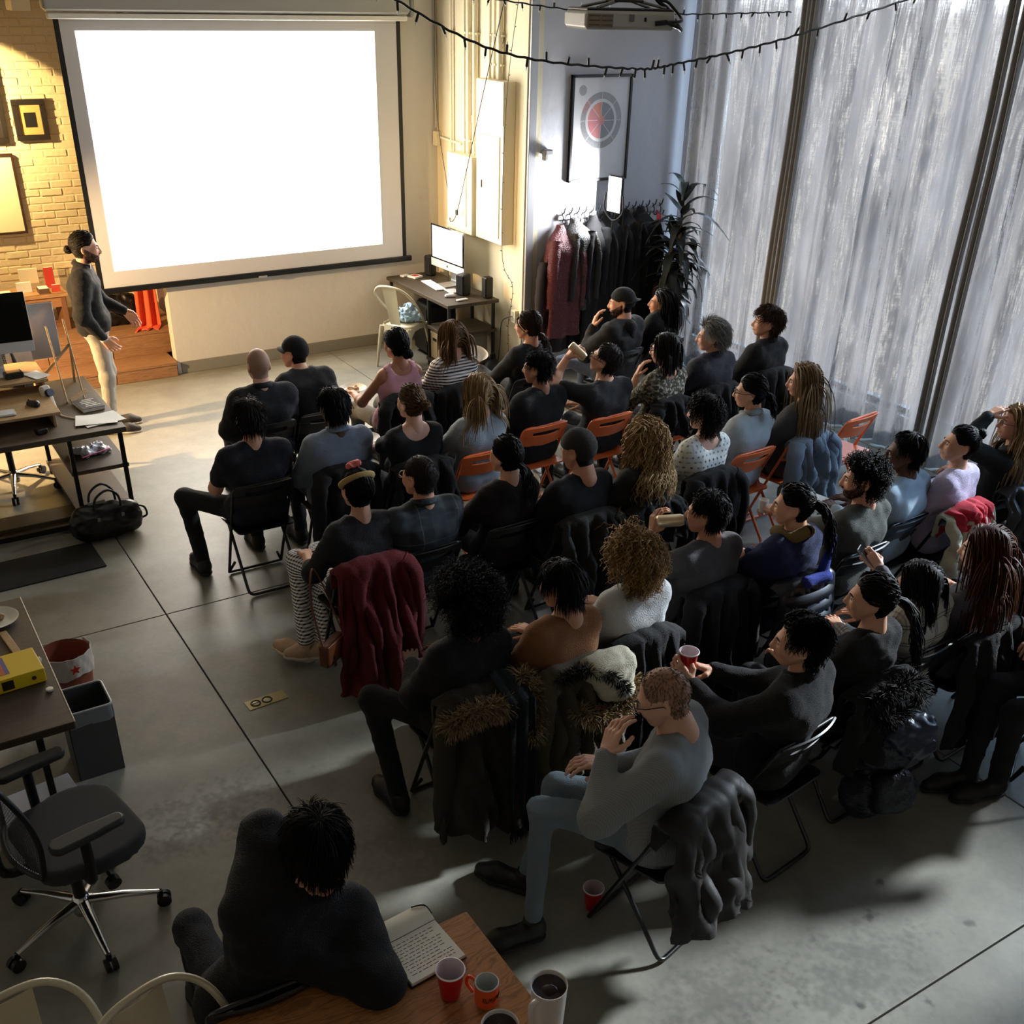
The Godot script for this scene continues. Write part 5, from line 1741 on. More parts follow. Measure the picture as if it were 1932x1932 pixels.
func make_front_desk() -> void:
	var dk := mt(Color(.30, .26, .20), .55, 0.0, {"tex": "wood", "tri": 1.3})
	var bl := mt(Color(.05, .05, .05), .5)
	var t := table("work_table", "dark wooden work table with a black frame under the lit computer", Vector3(5.10, 0, -10.62), Vector3(5.70, .74, -9.24), dk, [[5.14, -10.58], [5.14, -9.72], [5.14, -9.29], [5.66, -9.29], [5.66, -10.58], [5.66, -9.72]], bl, .035)
	part(t, "shelf", MB.new().box(Vector3(0, .42, .43), Vector3(.58, .03, .48), Basis.IDENTITY, .003).done(), dk)
	part(t, "low_shelf", MB.new().box(Vector3(0, .08, .43), Vector3(.58, .03, .48), Basis.IDENTITY, .003).done(), dk)
	desktop_computer("lit desktop computer with a white screen on the dark work table", Vector3(5.52, .741, -9.99), PI * .5 + .05, mt(Color(.9, .9, .9), .3, 0.0, {"glow": 1.15, "gc": Color(.97, .98, 1.0)}))
	var spk := [[5.56, -10.46, .2, "black loudspeaker half hidden behind the lit computer"], [5.46, -9.56, .35, "boxy black loudspeaker turned aside in front of the lit computer"], [5.62, -9.34, .0, "slim black loudspeaker at the near end of the work table"]]
	for i in 3:
		var s: Array = spk[i]
		var k := thing("loudspeaker", s[3], "speaker", Vector3(s[0], .741, s[1]), PI * .5 + s[2], "speakers on the work table")
		part(k, "cabinet", MB.new().box(Vector3(0, .105, 0), Vector3(.11 if i < 2 else .085, .21, .12 if i == 1 else .09), Basis.IDENTITY, .012).done(), mt(Color(.03, .03, .032), .5))
		part(k, "grille", MB.new().box(Vector3(0, .105, -.062 if i == 1 else -.047), Vector3(.09 if i < 2 else .07, .185, .006), Basis.IDENTITY, .003).done(), mt(Color(.055, .055, .06), .9))
	var kb := thing("keyboard", "slim white keyboard on the dark work table", "keyboard", Vector3(5.36, .742, -10.02), PI * .5 - .1)
	part(kb, "base", MB.new().box(Vector3(0, .006, 0), Vector3(.43, .010, .115), Basis.IDENTITY, .003).done(), mt(Color(.80, .80, .80), .4))
	for r in 5: part(kb, "key_row", MB.new().box(Vector3(0, .0125, -.042 + r * .021), Vector3(.41, .005, .017), Basis.IDENTITY, .001).done(), mt(Color(.90, .90, .90), .5))
	var ms := thing("computer_mouse", "white and black mouse at the near end of the work table", "mouse", Vector3(5.29, .742, -9.54), 1.2)
	part(ms, "shell", nets([[Vector3(0, .008, -.03), Vector3(0, .012, .03), .024, .028]], .01, .006, {"planes": [[Vector3.DOWN, 0.0]]}).done(true), mt(Color(.85, .85, .85), .3))
	part(ms, "rest", nets([[Vector3(.05, .006, -.02), Vector3(.05, .008, .02), .018, .018]], .01, .006, {"planes": [[Vector3.DOWN, 0.0]]}).done(true), mt(Color(.04, .04, .04), .4))
	one("trackpad", "flat silver trackpad under the lit computer", "trackpad", bx(Vector3(0, .005, 0), Vector3(.16, .01, .12), .003), mt(Color(.75, .75, .76), .4), Vector3(5.42, .742, -9.72), 1.5)
	one("remote_control", "small white remote control on the corner of the work table", "remote", MB.new().box(Vector3(0, .008, 0), Vector3(.13, .016, .04), Basis.IDENTITY, .006).box(Vector3(.02, .017, 0), Vector3(.06, .003, .02), Basis.IDENTITY, .001).done(), mt(Color(.90, .89, .87), .4), Vector3(5.33, .742, -9.36), .1)
	var nt := thing("note_block", "white note block with a red printed square", "note pad", Vector3(5.36, .742, -10.44), .3)
	part(nt, "pages", MB.new().box(Vector3(0, .010, 0), Vector3(.12, .02, .12), Basis.IDENTITY, .002).done(), mt(Color(.90, .88, .84), .7))
	part(nt, "red_label", bx(Vector3(0, .0208, 0), Vector3(.075, .0016, .07), 0.0), mt(Color(.75, .20, .14), .6))
	one("card_stack", "small stack of white cards beside the note block", "cards", MB.new().box(Vector3(0, .008, 0), Vector3(.09, .016, .06), Basis.IDENTITY, .002).done(), mt(Color(.90, .88, .84), .7), Vector3(5.28, .742, -10.53), .25)
	var tw := thing("computer_tower", "black computer tower standing under the work table", "computer", Vector3(5.42, 0, -10.10))
	part(tw, "case", MB.new().box(Vector3(0, .29, 0), Vector3(.36, .56, .36), Basis.IDENTITY, .05).done(), mt(Color(.025, .025, .03), .5))
	part(tw, "side_panel", MB.new().box(Vector3(-.182, .29, 0), Vector3(.006, .46, .28), Basis.IDENTITY, .003).done(), mt(Color(.04, .04, .045), .4))
	part(tw, "foot", bx(Vector3(0, .006, 0), Vector3(.3, .012, .3)), mt(Color(.02, .02, .02), .6))
	for i in 2:
		var b := thing("archive_box", ["cream cardboard box with a hand hole on the lower shelf", "grey storage box on the lower shelf by the table leg"][i], "box", Vector3([5.26, 5.52][i], .096, [-9.62, -9.46][i]))
		part(b, "box", MB.new().box(Vector3(0, .13, 0), Vector3(.22, .26, .22), Basis.IDENTITY, .004).done(), mt([Color(.74, .66, .52), Color(.50, .49, .45)][i], .8))
		part(b, "lid", MB.new().box(Vector3(0, .268, 0), Vector3(.228, .03, .228), Basis.IDENTITY, .004).done(), mt([Color(.76, .69, .55), Color(.45, .44, .41)][i], .8))
		part(b, "hand_hole", MB.new().box(Vector3(-.111, .20, 0), Vector3(.004, .03, .08), Basis.IDENTITY, .001).done(), mt(Color(.05, .045, .04), .9))
	var ch := tolix("cream metal chair with a pale blue bag by the work table", Vector3(4.93, 0, -9.88), -PI * .5 + .55)
	var bag := thing("cloth_bundle", "crumpled pale blue cloth bundle on the cream metal chair", "cloth", Vector3(4.96, .455, -9.90))
	part(bag, "bundle", nets([[Vector3(-.10, .05, -.04), Vector3(.10, .05, .02), .055, .06], [Vector3(0, .08, .02), Vector3(.04, .12, 0), .07, .05], [Vector3(-.05, .04, .08), Vector3(.12, .03, .06), .04, .04]], .05, .010, {"wr": .035, "ws": Vector3(22, 22, 22), "seed": 12, "planes": [[Vector3.DOWN, 0.0]]}).done(true), cloth(Color(.62, .72, .80)))
	rng.seed = 21
	for i in 5:
		var pts := []
		for k in 6: pts.append(Vector3(5.05 + rng.randf_range(-.22, .25), .006 + .002 * i, -9.45 + rng.randf_range(-.25, .25)))
		one("floor_cable", ["dark cable coiled on the floor under the metal chair", "thin brown cable looping beside the table leg", "black cable lying loose by the storage boxes", "tangled dark cable nearest the striped shirt", "grey-brown cable curling toward the front wall"][i], "cable", MB.new().tube(arc(pts, 8), .004, 5).done(), mt(Color(.20, .17, .13), .6))
	one("wall_cable", "thin black power cord hanging from the wall outlet to the floor", "cable", MB.new().tube(arc([Vector3(XS - .07, .62, -9.0), Vector3(XS - .13, .55, -9.1), Vector3(XS - .14, .3, -9.12), Vector3(XS - .16, .01, -9.14)], 8), .005, 5).done(), bl)
	one("black_pouch", "small black pouch with a loop handle on the floor by the work table", "bag", nets([[Vector3(-.06, .07, 0), Vector3(.07, .07, 0), .06, .06], [Vector3(-.04, .13, 0), Vector3(.04, .12, 0), .04, .04]], .05, .012, {"planes": [[Vector3.DOWN, 0.0]]}).add(MB.new().tube(arc([Vector3(-.05, .14, 0), Vector3(-.03, .22, 0), Vector3(.04, .22, 0), Vector3(.06, .13, 0)], 5), .007, 6)).done(), bl, Vector3(5.55, .0, -9.12), .4)

# ---------------------------------------------------------------- left side and foreground
func make_left_desk() -> void:
	var dk := mt(Color(.36, .31, .25), .55, 0.0, {"tex": "wood", "tri": Vector3(1.2, 1.2, 1.2)})
	var bl := mt(Color(.06, .055, .05), .45, .3)
	var pine := mt(Color(.80, .68, .50), .55, 0.0, {"tex": "wood", "tri": 1.6})
	var t := table("office_desk", "long dark wooden desk on black steel legs at the left, crowded with computers", Vector3(-.6, 0, -8.72), Vector3(1.49, .74, -7.44), dk, [[1.45, -7.49], [1.10, -7.49], [1.45, -8.66], [1.10, -8.66], [-.55, -7.49], [-.55, -8.66]], bl, .04, "desk")
	part(t, "shelf", MB.new().box(Vector3(.83, .44, 0), Vector3(.40, .03, 1.20), Basis.IDENTITY, .003).done(), dk)
	part(t, "low_shelf", MB.new().box(Vector3(.83, .10, 0), Vector3(.40, .03, 1.20), Basis.IDENTITY, .003).done(), dk)
	part(t, "foot_rail", MB.new().box(Vector3(-.2, .05, .59), Vector3(1.7, .04, .04), Basis.IDENTITY, .004).done(), bl)
	part(t, "rear_rail", MB.new().box(Vector3(-.2, .05, .35), Vector3(1.7, .03, .22), Basis.IDENTITY, .004).done(), dk)
	var rz := [[.55, -7.98, 1.12, .66, .84, "low pale wooden riser shelf holding a mouse on the desk"], [.70, -8.36, .88, .50, .94, "upper pale wooden riser shelf under the black computer screen"]]
	for r: Array in rz:
		var s := thing("monitor_riser", r[5], "riser", Vector3(r[0], .741, r[1]), 0.0, "wooden risers on the desk")
		part(s, "board", MB.new().box(Vector3(0, r[4] - .741, 0), Vector3(r[2], .02, r[3]), Basis.IDENTITY, .003).done(), pine)
		for e: float in [-.46, .46]: part(s, "side", MB.new().box(Vector3(e * r[2], (r[4] - .751) * .5, 0), Vector3(.02, r[4] - .751, r[3] * .92), Basis.IDENTITY, .003).done(), pine)
	var dark := mt(Color(.008, .008, .010), .08)
	desktop_computer("black-screened desktop computer on the riser at the left edge", Vector3(.80, .951, -8.36), PI - .06, dark)
	desktop_computer("silver-backed desktop computer turned away behind the black screen", Vector3(1.05, .742, -8.80), .04, dark)
	var ms := thing("black_mouse", "black computer mouse on the low wooden riser", "mouse", Vector3(.97, .851, -7.86), .5)
	part(ms, "shell", nets([[Vector3(0, .01, -.035), Vector3(0, .016, .03), .024, .03]], .01, .006, {"planes": [[Vector3.DOWN, 0.0]]}).done(true), mt(Color(.03, .03, .035), .3))
	part(ms, "wheel", bx(Vector3(0, .036, -.04), Vector3(.006, .01, .016), .002), mt(Color(.12, .12, .12), .5))
	var kb := thing("silver_keyboard", "flat silver-white keyboard at the edge of the low riser", "keyboard", Vector3(.62, .851, -7.78), -.05)
	part(kb, "base", MB.new().box(Vector3(0, .006, 0), Vector3(.43, .01, .12), Basis.IDENTITY, .003).done(), mt(Color(.70, .71, .72), .4))
	for r in 5: part(kb, "key_row", MB.new().box(Vector3(0, .0125, -.042 + r * .021), Vector3(.41, .005, .017), Basis.IDENTITY, .001).done(), mt(Color(.84, .84, .84), .5))
	var tp := thing("tape_dispenser", "small black box with a yellow top on the upper riser", "box", Vector3(.93, .951, -8.25), .1)
	part(tp, "body", MB.new().box(Vector3(0, .022, 0), Vector3(.13, .044, .08), Basis.IDENTITY, .008).done(), mt(Color(.06, .055, .05), .5))
	part(tp, "insert", bx(Vector3(0, .0455, 0), Vector3(.09, .003, .05), .001), mt(Color(.80, .58, .25), .6))
	sheet_of_paper("loose white sheet curled on the upper riser", Vector3(1.08, .957, -8.22), .12, .18, .4)
	sheet_of_paper("loose top sheet of printed paper at the desk corner", Vector3(1.34, .752, -7.66), .215, .285, 1.35)
	sheet_of_paper("lower sheet of printed paper skewed under the top one at the desk corner", Vector3(1.37, .746, -7.66), .215, .285, 1.75)
	# wooden easel stand
	var es := thing("laptop_stand", "crossed pale wooden slat stand at the end of the desk", "stand", Vector3(1.30, .741, -8.36))
	for e: Array in [[Vector3(.07, 0, .20), Vector3(.09, .50, -.20)], [Vector3(-.06, 0, .24), Vector3(-.04, .46, -.20)], [Vector3(.08, .34, -.08), Vector3(-.18, .14, .02)], [Vector3(.10, .0, -.26), Vector3(.09, .34, -.10)], [Vector3(-.04, .02, .26), Vector3(.10, .06, .18)]]:
		var a: Vector3 = e[0]
		var b: Vector3 = e[1]
		part(es, "slat", MB.new().box((a + b) * .5, Vector3(.035, .012, (b - a).length()), Basis.looking_at((b - a).normalized(), Vector3(1, .3, 0)), .003).done(), pine)
	var sp := thing("small_speaker", "small white desk gadget with a dark round face by the mouse", "gadget", Vector3(1.10, .741, -8.05), .4)
	part(sp, "body", MB.new().box(Vector3(0, .09, 0), Vector3(.07, .18, .06), Basis(Vector3.RIGHT, -.3), .015).done(), mt(Color(.82, .79, .74), .4))
	part(sp, "dial", MB.new().tube(PackedVector3Array([Vector3(0, .13, .02), Vector3(0, .142, .055)]), .028, 16).done(), mt(Color(.16, .15, .20), .3))
	one("adapter_cable", "white cable trailing across the desk to the papers", "cable", MB.new().tube(arc([Vector3(1.12, .75, -8.0), Vector3(1.15, .747, -7.85), Vector3(1.24, .746, -7.72), Vector3(1.30, .746, -7.60)], 8), .005, 6).done(), mt(Color(.80, .76, .68), .5))
	one("black_adapter", "small black power adapter on the desk under the riser", "adapter", MB.new().box(Vector3(0, .02, 0), Vector3(.08, .04, .06), Basis.IDENTITY, .01).done(), mt(Color(.04, .04, .04), .4), Vector3(.95, .741, -7.58), .3)
	var bk := thing("desk_book", "dark-covered paperback with white lettering near the desk's right edge", "book", Vector3(1.36, .741, -7.97), .12)
	part(bk, "pages", MB.new().box(Vector3(0, .014, 0), Vector3(.16, .024, .22), Basis.IDENTITY, .002).done(), mt(Color(.86, .84, .80), .8))
	part(bk, "cover", MB.new().box(Vector3(0, .028, 0), Vector3(.164, .003, .224), Basis.IDENTITY, .001).done(), mt(Color(.10, .09, .085), .5))
	rng.seed = 14
	for i in 5: part(bk, "cover_print", bx(Vector3(rng.randf_range(-.02, .02), .0300, -.08 + i * .035), Vector3(.06 + .05 * rng.randf(), .0012, .012), 0.0), mt(Color(.80, .78, .74), .6))
	var zb := thing("zip_bag", "clear plastic zip bag with a pink seal on the desk's shelf", "bag", Vector3(1.28, .457, -7.78), .2)
	part(zb, "film", nets([[Vector3(-.10, .02, -.05), Vector3(.10, .02, .05), .03, .028], [Vector3(-.06, .03, .06), Vector3(.09, .03, -.05), .03, .03]], .06, .010, {"wr": .03, "ws": Vector3(20, 20, 20), "seed": 31, "planes": [[Vector3.DOWN, 0.0]]}).done(true), mt(Color(.80, .80, .82), .12))
	part(zb, "seal", MB.new().box(Vector3(.0, .035, .10), Vector3(.24, .006, .012), Basis(Vector3.UP, .2), .002).done(), mt(Color(.80, .35, .55), .4))
	office_chair("black office chair with a polished base tucked under the desk", Vector3(.80, 0, -8.48), PI, Color(.06, .06, .065), .45)
	one("floor_mat", "dark grey floor mat on the concrete beside the desk", "mat", MB.new().box(Vector3(0, .006, 0), Vector3(1.9, .012, .42), Basis.IDENTITY, .004).done(), mt(Color(.10, .095, .085), .95, 0.0, {"tri": 6.0, "nrm": "grain", "ns": 1.5}), Vector3(.13, 0, -7.02), .03)
	var hb := thing("leather_bag", "black leather holdall with arched handles on the floor by the desk", "bag", Vector3(1.22, 0, -7.30), .1)
	var lt := mt(Color(.022, .022, .024), .38)
	part(hb, "bag_body", nets([[Vector3(-.15, .11, 0), Vector3(.15, .11, 0), .105, .105], [Vector3(-.16, .20, 0), Vector3(.15, .19, 0), .07, .065]], .08, .012, {"wr": .014, "seed": 5, "planes": [[Vector3.DOWN, 0.0]]}).done(true), lt)
	for s: float in [-1.0, 1.0]: part(hb, "handle", MB.new().tube(arc([Vector3(-.09, .22, .05 * s), Vector3(-.07, .33, .06 * s), Vector3(.02, .38, .065 * s), Vector3(.09, .32, .06 * s), Vector3(.10, .20, .05 * s)], 6), .009, 7).done(), lt)
	part(hb, "side_loop", MB.new().tube(arc([Vector3(.22, .19, 0), Vector3(.27, .17, .02), Vector3(.28, .11, .03), Vector3(.24, .09, .02)], 5), .008, 7).done(), lt)
	part(hb, "papers", bx(Vector3(-.05, .25, .0), Vector3(.12, .08, .01), .002), mt(Color(.55, .53, .50), .7))
	for i in 2: part(hb, "buckle", MB.new().box(Vector3(-.08 + .17 * i, .19, .10), Vector3(.025, .03, .008), Basis.IDENTITY, .003).done(), steel(.5))

func make_near_left() -> void:
	var dk := mt(Color(.30, .26, .215), .5, 0.0, {"tex": "wood", "tri": 1.2})
	var bl := mt(Color(.05, .05, .05), .45)
	var t := table("side_desk", "dark wooden desk with a pale metal edge at the left edge of the photo", Vector3(-1.1, 0, -5.28), Vector3(.39, .74, -4.05), dk, [[.28, -5.2], [-1.05, -5.2], [-1.05, -4.13]], bl, .04, "desk")
	part(t, "edge_strip", bx(Vector3(.747, .722, 0), Vector3(.008, .038, 1.23), .002), mt(Color(.55, .53, .50), .35, .6))
	part(t, "side_leg", MB.new().box(Vector3(.60, .35, .55), Vector3(.03, .70, .03), Basis.IDENTITY, .003).done(), bl)
	shallow("paper_plate", "white paper plate with food scraps on the side desk", Vector3(.24, .742, -5.08), .115, .022, mt(Color(.86, .85, .81), .6), 3)
	one("wooden_strip", "short pale wooden strip lying on the side desk", "wood strip", MB.new().box(Vector3(0, .006, 0), Vector3(.035, .012, .24), Basis.IDENTITY, .002).done(), mt(Color(.78, .66, .46), .6, 0.0, {"tex": "wood", "tri": 3.0}), Vector3(.27, .741, -4.83), .12)
	var yb := thing("yellow_box", "yellow cardboard carton with a printed orange panel on the side desk", "box", Vector3(.20, .741, -4.52), .06)
	part(yb, "carton", MB.new().box(Vector3(0, .035, 0), Vector3(.30, .07, .21), Basis.IDENTITY, .004).done(), mt(Color(.85, .72, .10), .5))
	part(yb, "printed_panel", bx(Vector3(-.07, .0708, -.01), Vector3(.13, .0016, .15), 0.0), mt(Color(.72, .36, .20), .5))
	part(yb, "blue_stripe", bx(Vector3(.004, .0708, -.01), Vector3(.018, .0016, .15), 0.0), mt(Color(.30, .32, .55), .5))
	part(yb, "dark_label", bx(Vector3(-.01, .035, .1055), Vector3(.05, .045, .0016), 0.0), mt(Color(.12, .10, .06), .5))
	part(yb, "round_seal", MB.new().tube(PackedVector3Array([Vector3(.10, .035, .105), Vector3(.10, .035, .1066)]), .010, 12).done(), mt(Color(.12, .10, .06), .5))
	one("crumpled_tissue", "small crumpled white tissue beside the yellow carton", "tissue", nets([[Vector3(-.015, .015, 0), Vector3(.015, .018, .01), .014, .012]], .02, .004, {"wr": .012, "ws": Vector3(60, 60, 60), "planes": [[Vector3.DOWN, 0.0]]}).done(true), mt(Color(.88, .86, .84), .8), Vector3(.34, .741, -4.60))
	one("bottle_cap", "small white cap lying on the side desk's near edge", "cap", MB.new().lathe(PackedVector2Array([Vector2(.001, 0), Vector2(.016, 0), Vector2(.016, .010), Vector2(.014, .012), Vector2(.001, .012)]), 20).done(), mt(Color(.88, .86, .80), .4), Vector3(.35, .741, -4.34))
	# bins
	var pb := thing("waste_bucket", "round terracotta waste bucket with a white liner and red star", "bin", Vector3(.55, 0, -5.38))
	part(pb, "bucket", MB.new().lathe(PackedVector2Array([Vector2(.001, 0), Vector2(.105, 0), Vector2(.11, .01), Vector2(.135, .30), Vector2(.130, .30), Vector2(.104, .012), Vector2(.001, .010)]), 32).done(), mt(Color(.52, .26, .19), .6))
	var rows := []
	for i in 8:
		var row := PackedVector3Array()
		for j in 24:
			var a := lerpf(-.6, 3.4, j / 23.0)
			var r := .137 + .004 * sin(j * 2.3 + i)
			var y := .318 - i * .018 - .01 * sin(a * 4.0) * (i / 7.0)
			row.append(Vector3(cos(a) * r, y, sin(a) * r))
		rows.append(row)
	part(pb, "liner", MB.new().sheet(rows, .002).done(), mt(Color(.78, .74, .70), .5))
	var star := PackedVector2Array()
	for i in 10: star.append(Vector2.from_angle(PI * .5 + i * PI / 5.0) * (.032 if i % 2 == 0 else .014))
	part(pb, "star", MB.new().prism(star, 0, .002, Transform3D(Basis(Vector3.UP, .15), Vector3(.02, .25, .139))).done(), mt(Color(.70, .14, .10), .5))
	var gb := thing("grey_waste_bin", "square grey waste bin with a plastic liner beside the side desk", "bin", Vector3(.52, 0, -4.72))
	var gm := mt(Color(.28, .28, .28), .55)
	for e: Array in [[Vector3(0, .20, .115), Vector3(.22, .40, .006)], [Vector3(0, .20, -.115), Vector3(.22, .40, .006)], [Vector3(.107, .20, 0), Vector3(.006, .40, .236)], [Vector3(-.107, .20, 0), Vector3(.006, .40, .236)]]: part(gb, "side", MB.new().box(e[0], e[1], Basis.IDENTITY, .002).done(), gm)
	part(gb, "bottom", bx(Vector3(0, .005, 0), Vector3(.21, .01, .23)), gm)
	var rm := bent([Vector3(0, .405, .118), Vector3(.110, .405, .118), Vector3(.110, .405, -.118), Vector3(-.110, .405, -.118), Vector3(-.110, .405, .118), Vector3(0, .405, .118)], .03)
	part(gb, "rim", MB.new().tube(rm, .006, 6, false).done(), mt(Color(.62, .62, .62), .4))
	var lr := []
	for i in 6:
		var row := PackedVector3Array()
		for j in rm.size(): row.append(Vector3(rm[j].x * 1.05, .405 - i * .016 - .006 * sin(j * 1.7) * (i / 5.0), rm[j].z * 1.05))
		lr.append(row)
	part(gb, "liner", MB.new().sheet(lr, .002).done(), mt(Color(.48, .49, .50), .3))
	part(gb, "rubbish", nets([[Vector3(-.04, .10, -.03), Vector3(.05, .12, .04), .06, .06]], .03, .012, {"wr": .03, "ws": Vector3(20, 20, 20)}).done(true), mt(Color(.35, .35, .36), .7))
	# floor box with two round covers
	var fb := thing("floor_outlet", "small brass floor plate with two round socket covers in the concrete", "floor outlet", Vector3(1.46, 0, -4.80), .05)
	part(fb, "plate", MB.new().box(Vector3(0, .002, 0), Vector3(.23, .004, .09), Basis.IDENTITY, .001).done(), mt(Color(.62, .56, .38), .4, .4))
	for x: float in [-.062, .005]:
		var ring := []
		for i in 17:
			var a := TAU * i / 16.0
			ring.append(Vector3(x + cos(a) * .026, .0045, sin(a) * .026))
		part(fb, "socket_ring", MB.new().tube(PackedVector3Array(ring), .0045, 6, false).done(), mt(Color(.10, .085, .05), .5))
		part(fb, "socket_cover", MB.new().lathe(PackedVector2Array([Vector2(.001, .003), Vector2(.021, .003), Vector2(.020, .0055), Vector2(.001, .006)]), 18, Vector3(x, 0, 0)).done(), mt(Color(.70, .65, .48), .35, .4))
	part(fb, "hinge_bar", bx(Vector3(-.062, .0055, 0), Vector3(.052, .004, .007), .001), mt(Color(.10, .085, .05), .5))
	office_chair("grey office chair with mesh back and polished star base, bottom left", Vector3(.24, 0, -3.66), -PI * .5 + .2, Color(.20, .20, .205), .2)
	one("white_box", "flat white box on the floor behind the mesh office chair", "box", MB.new().box(Vector3(0, .12, 0), Vector3(.34, .24, .24), Basis.IDENTITY, .004).done(), mt(Color(.72, .73, .76), .6), Vector3(.19, 0, -4.25), .12)

func make_table_near() -> void:
	var oak := mt(Color(.72, .52, .32), .45, 0.0, {"tex": "oak"})
	var bl := mt(Color(.05, .05, .05), .45)
	var lo := Vector3(-.75, 0, -2.26)
	var hi := Vector3(1.30, .74, -1.30)
	var c := (lo + hi) * .5
	var t := thing("oak_table", "honey-coloured oak table in the foreground with a notebook and cups", "table", Vector3(c.x, 0, c.z))
	# two leaves whose grain meets at a seam
	for k in 2:
		var mb := MB.new().box(Vector3((hi.x - lo.x) * (.27 - .535 * k), .72, 0), Vector3((hi.x - lo.x) * (.46 if k == 0 else .536), .035, hi.z - lo.z), Basis.IDENTITY, .003)
		var f := MB.new()
		part(t, "table_leaf", mb.done(), mt(Color(.72, .52, .32), .45, 0.0, {"tex": "oak", "tri": Vector3(1.1, 1.1, 1.9)}))
	for l: Array in [[.95, -.40], [.95, .40], [-.95, -.40], [-.95, .40]]: part(t, "leg", MB.new().box(Vector3(l[0], .35, l[1]), Vector3(.05, .70, .05), Basis.IDENTITY, .004).done(), bl)
	# open notebook, lower half lifted
	var nb := thing("open_notebook", "open notebook with handwritten lines and a dark cover on the oak table", "notebook", Vector3(1.08, .741, -2.20), .08)
	var pg := mt(Color(.88, .87, .80), .8)
	part(nb, "cover", MB.new().box(Vector3(0, .002, 0), Vector3(.215, .004, .262), Basis.IDENTITY, .001).done(), mt(Color(.05, .045, .04), .5))
	part(nb, "page_block", MB.new().box(Vector3(0, .011, .035), Vector3(.205, .014, .185), Basis.IDENTITY, .002).done(), pg)
	var rows := []
	for i in 10:
		var v := i / 9.0
		var row := PackedVector3Array()
		for j in 6: row.append(Vector3((j / 5.0 - .5) * .205, .019 + .012 * sin(v * PI * .9), -.058 - .085 * v))
		rows.append(row)
	part(nb, "turned_page", MB.new().sheet(rows, .003).done(), pg)
	rng.seed = 33
	for i in 11:
		var x := -.085
		while x < .075:
			var w := rng.randf_range(.006, .02)
			part(nb, "ink_word", bx(Vector3(x + w * .5, .0183, -.035 + i * .0135), Vector3(w, .0006, .0022), 0.0), mt(Color(.34, .34, .36), .8))
			x += w + .006
			if x > .04 and rng.randf() < .25: break
	part(nb, "elastic", MB.new().tube(arc([Vector3(.06, .03, -.14), Vector3(.10, .034, -.12), Vector3(.112, .012, -.09)], 4), .003, 5).done(), mt(Color(.04, .04, .04), .6))
	red_cup("red plastic cup with a white rim beside the notebook", Vector3(1.08, .741, -1.98))
	var mg := thing("orange_mug", "orange printed mug beside the red cup on the oak table", "mug", Vector3(1.165, .741, -1.90), .0)
	part(mg, "mug_wall", MB.new().lathe(PackedVector2Array([Vector2(.001, 0), Vector2(.034, 0), Vector2(.037, .005), Vector2(.038, .03), Vector2(.038, .086)]), 30).done(), mt(Color(.90, .34, .16), .25))
	part(mg, "lip", MB.new().lathe(PackedVector2Array([Vector2(.038, .086), Vector2(.0385, .089), Vector2(.036, .091), Vector2(.0345, .089), Vector2(.0338, .06), Vector2(.032, .01), Vector2(.001, .009)]), 30).done(), mt(Color(.78, .80, .78), .2))
	part(mg, "handle", MB.new().tube(arc([Vector3(-.02, .075, -.032), Vector3(-.032, .078, -.055), Vector3(-.036, .045, -.062), Vector3(-.026, .02, -.038)], 5), .006, 7).done(), mt(Color(.90, .34, .16), .25))
	# dark script and grass-like pen strokes round the mug
	for i in 9:
		var a := .5 + i * .22
		var pts := []
		for k in 4: pts.append(Vector3(cos(a + k * .06) * .0386, .045 + .012 * sin(i * 2.1 + k * 1.9), sin(a + k * .06) * .0386))
		part(mg, "pen_stroke", MB.new().tube(arc(pts, 3), .0011, 4).done(), mt(Color(.16, .07, .04), .5))
	# pitchers and bowl cut by the lower edge
	for i in 2:
		var p := thing("juice_pitcher", ["white pitcher full of dark red drink at the table's right corner", "second pitcher of dark red drink at the bottom edge"][i], "pitcher", Vector3([1.27, 1.09][i], .741, [-1.715, -1.70][i]), 0.0, "pitchers of red drink")
		var hh: float = [.20, .155][i]
		part(p, "jug", MB.new().lathe(PackedVector2Array([Vector2(.001, 0), Vector2(.042, 0), Vector2(.047, .01), Vector2(.055, hh), Vector2(.0565, hh + .002), Vector2(.052, hh), Vector2(.044, .012), Vector2(.001, .010)]), 32).done(), mt(Color(.84, .82, .80), .3))
		part(p, "drink", MB.new().lathe(PackedVector2Array([Vector2(.045, .012), Vector2(.0525, hh - .012), Vector2(.001, hh - .010)]), 32).done(), mt(Color(.14, .02, .03), .06))
		part(p, "handle", MB.new().tube(bent([Vector3(-.045, hh - .01, .02), Vector3(-.085, hh - .005, .03), Vector3(-.08, hh * .35, .03), Vector3(-.04, hh * .25, .02)], .02), .011, 8, true, .6).done(), mt(Color(.84, .82, .80), .3))
	shallow("white_bowl", "white bowl with a steel ladle at the bottom edge of the table", Vector3(.93, .741, -1.72), .085, .06, mt(Color(.78, .77, .72), .4), -1, Basis.IDENTITY, "bowl")
	one("steel_ladle", "polished steel ladle handle leaning in the white bowl", "ladle", MB.new().tube(arc([Vector3(.0, .03, .03), Vector3(-.03, .07, -.02), Vector3(-.06, .12, -.05)], 5), .009, 8).done(), steel(.8), Vector3(.93, .741, -1.72))
	tolix("cream metal chair at the bottom edge left of the oak table", Vector3(.30, 0, -2.11), PI + .3)
	tolix("darker-lit cream metal chair in the bottom left corner", Vector3(-.08, 0, -2.30), PI + .15)

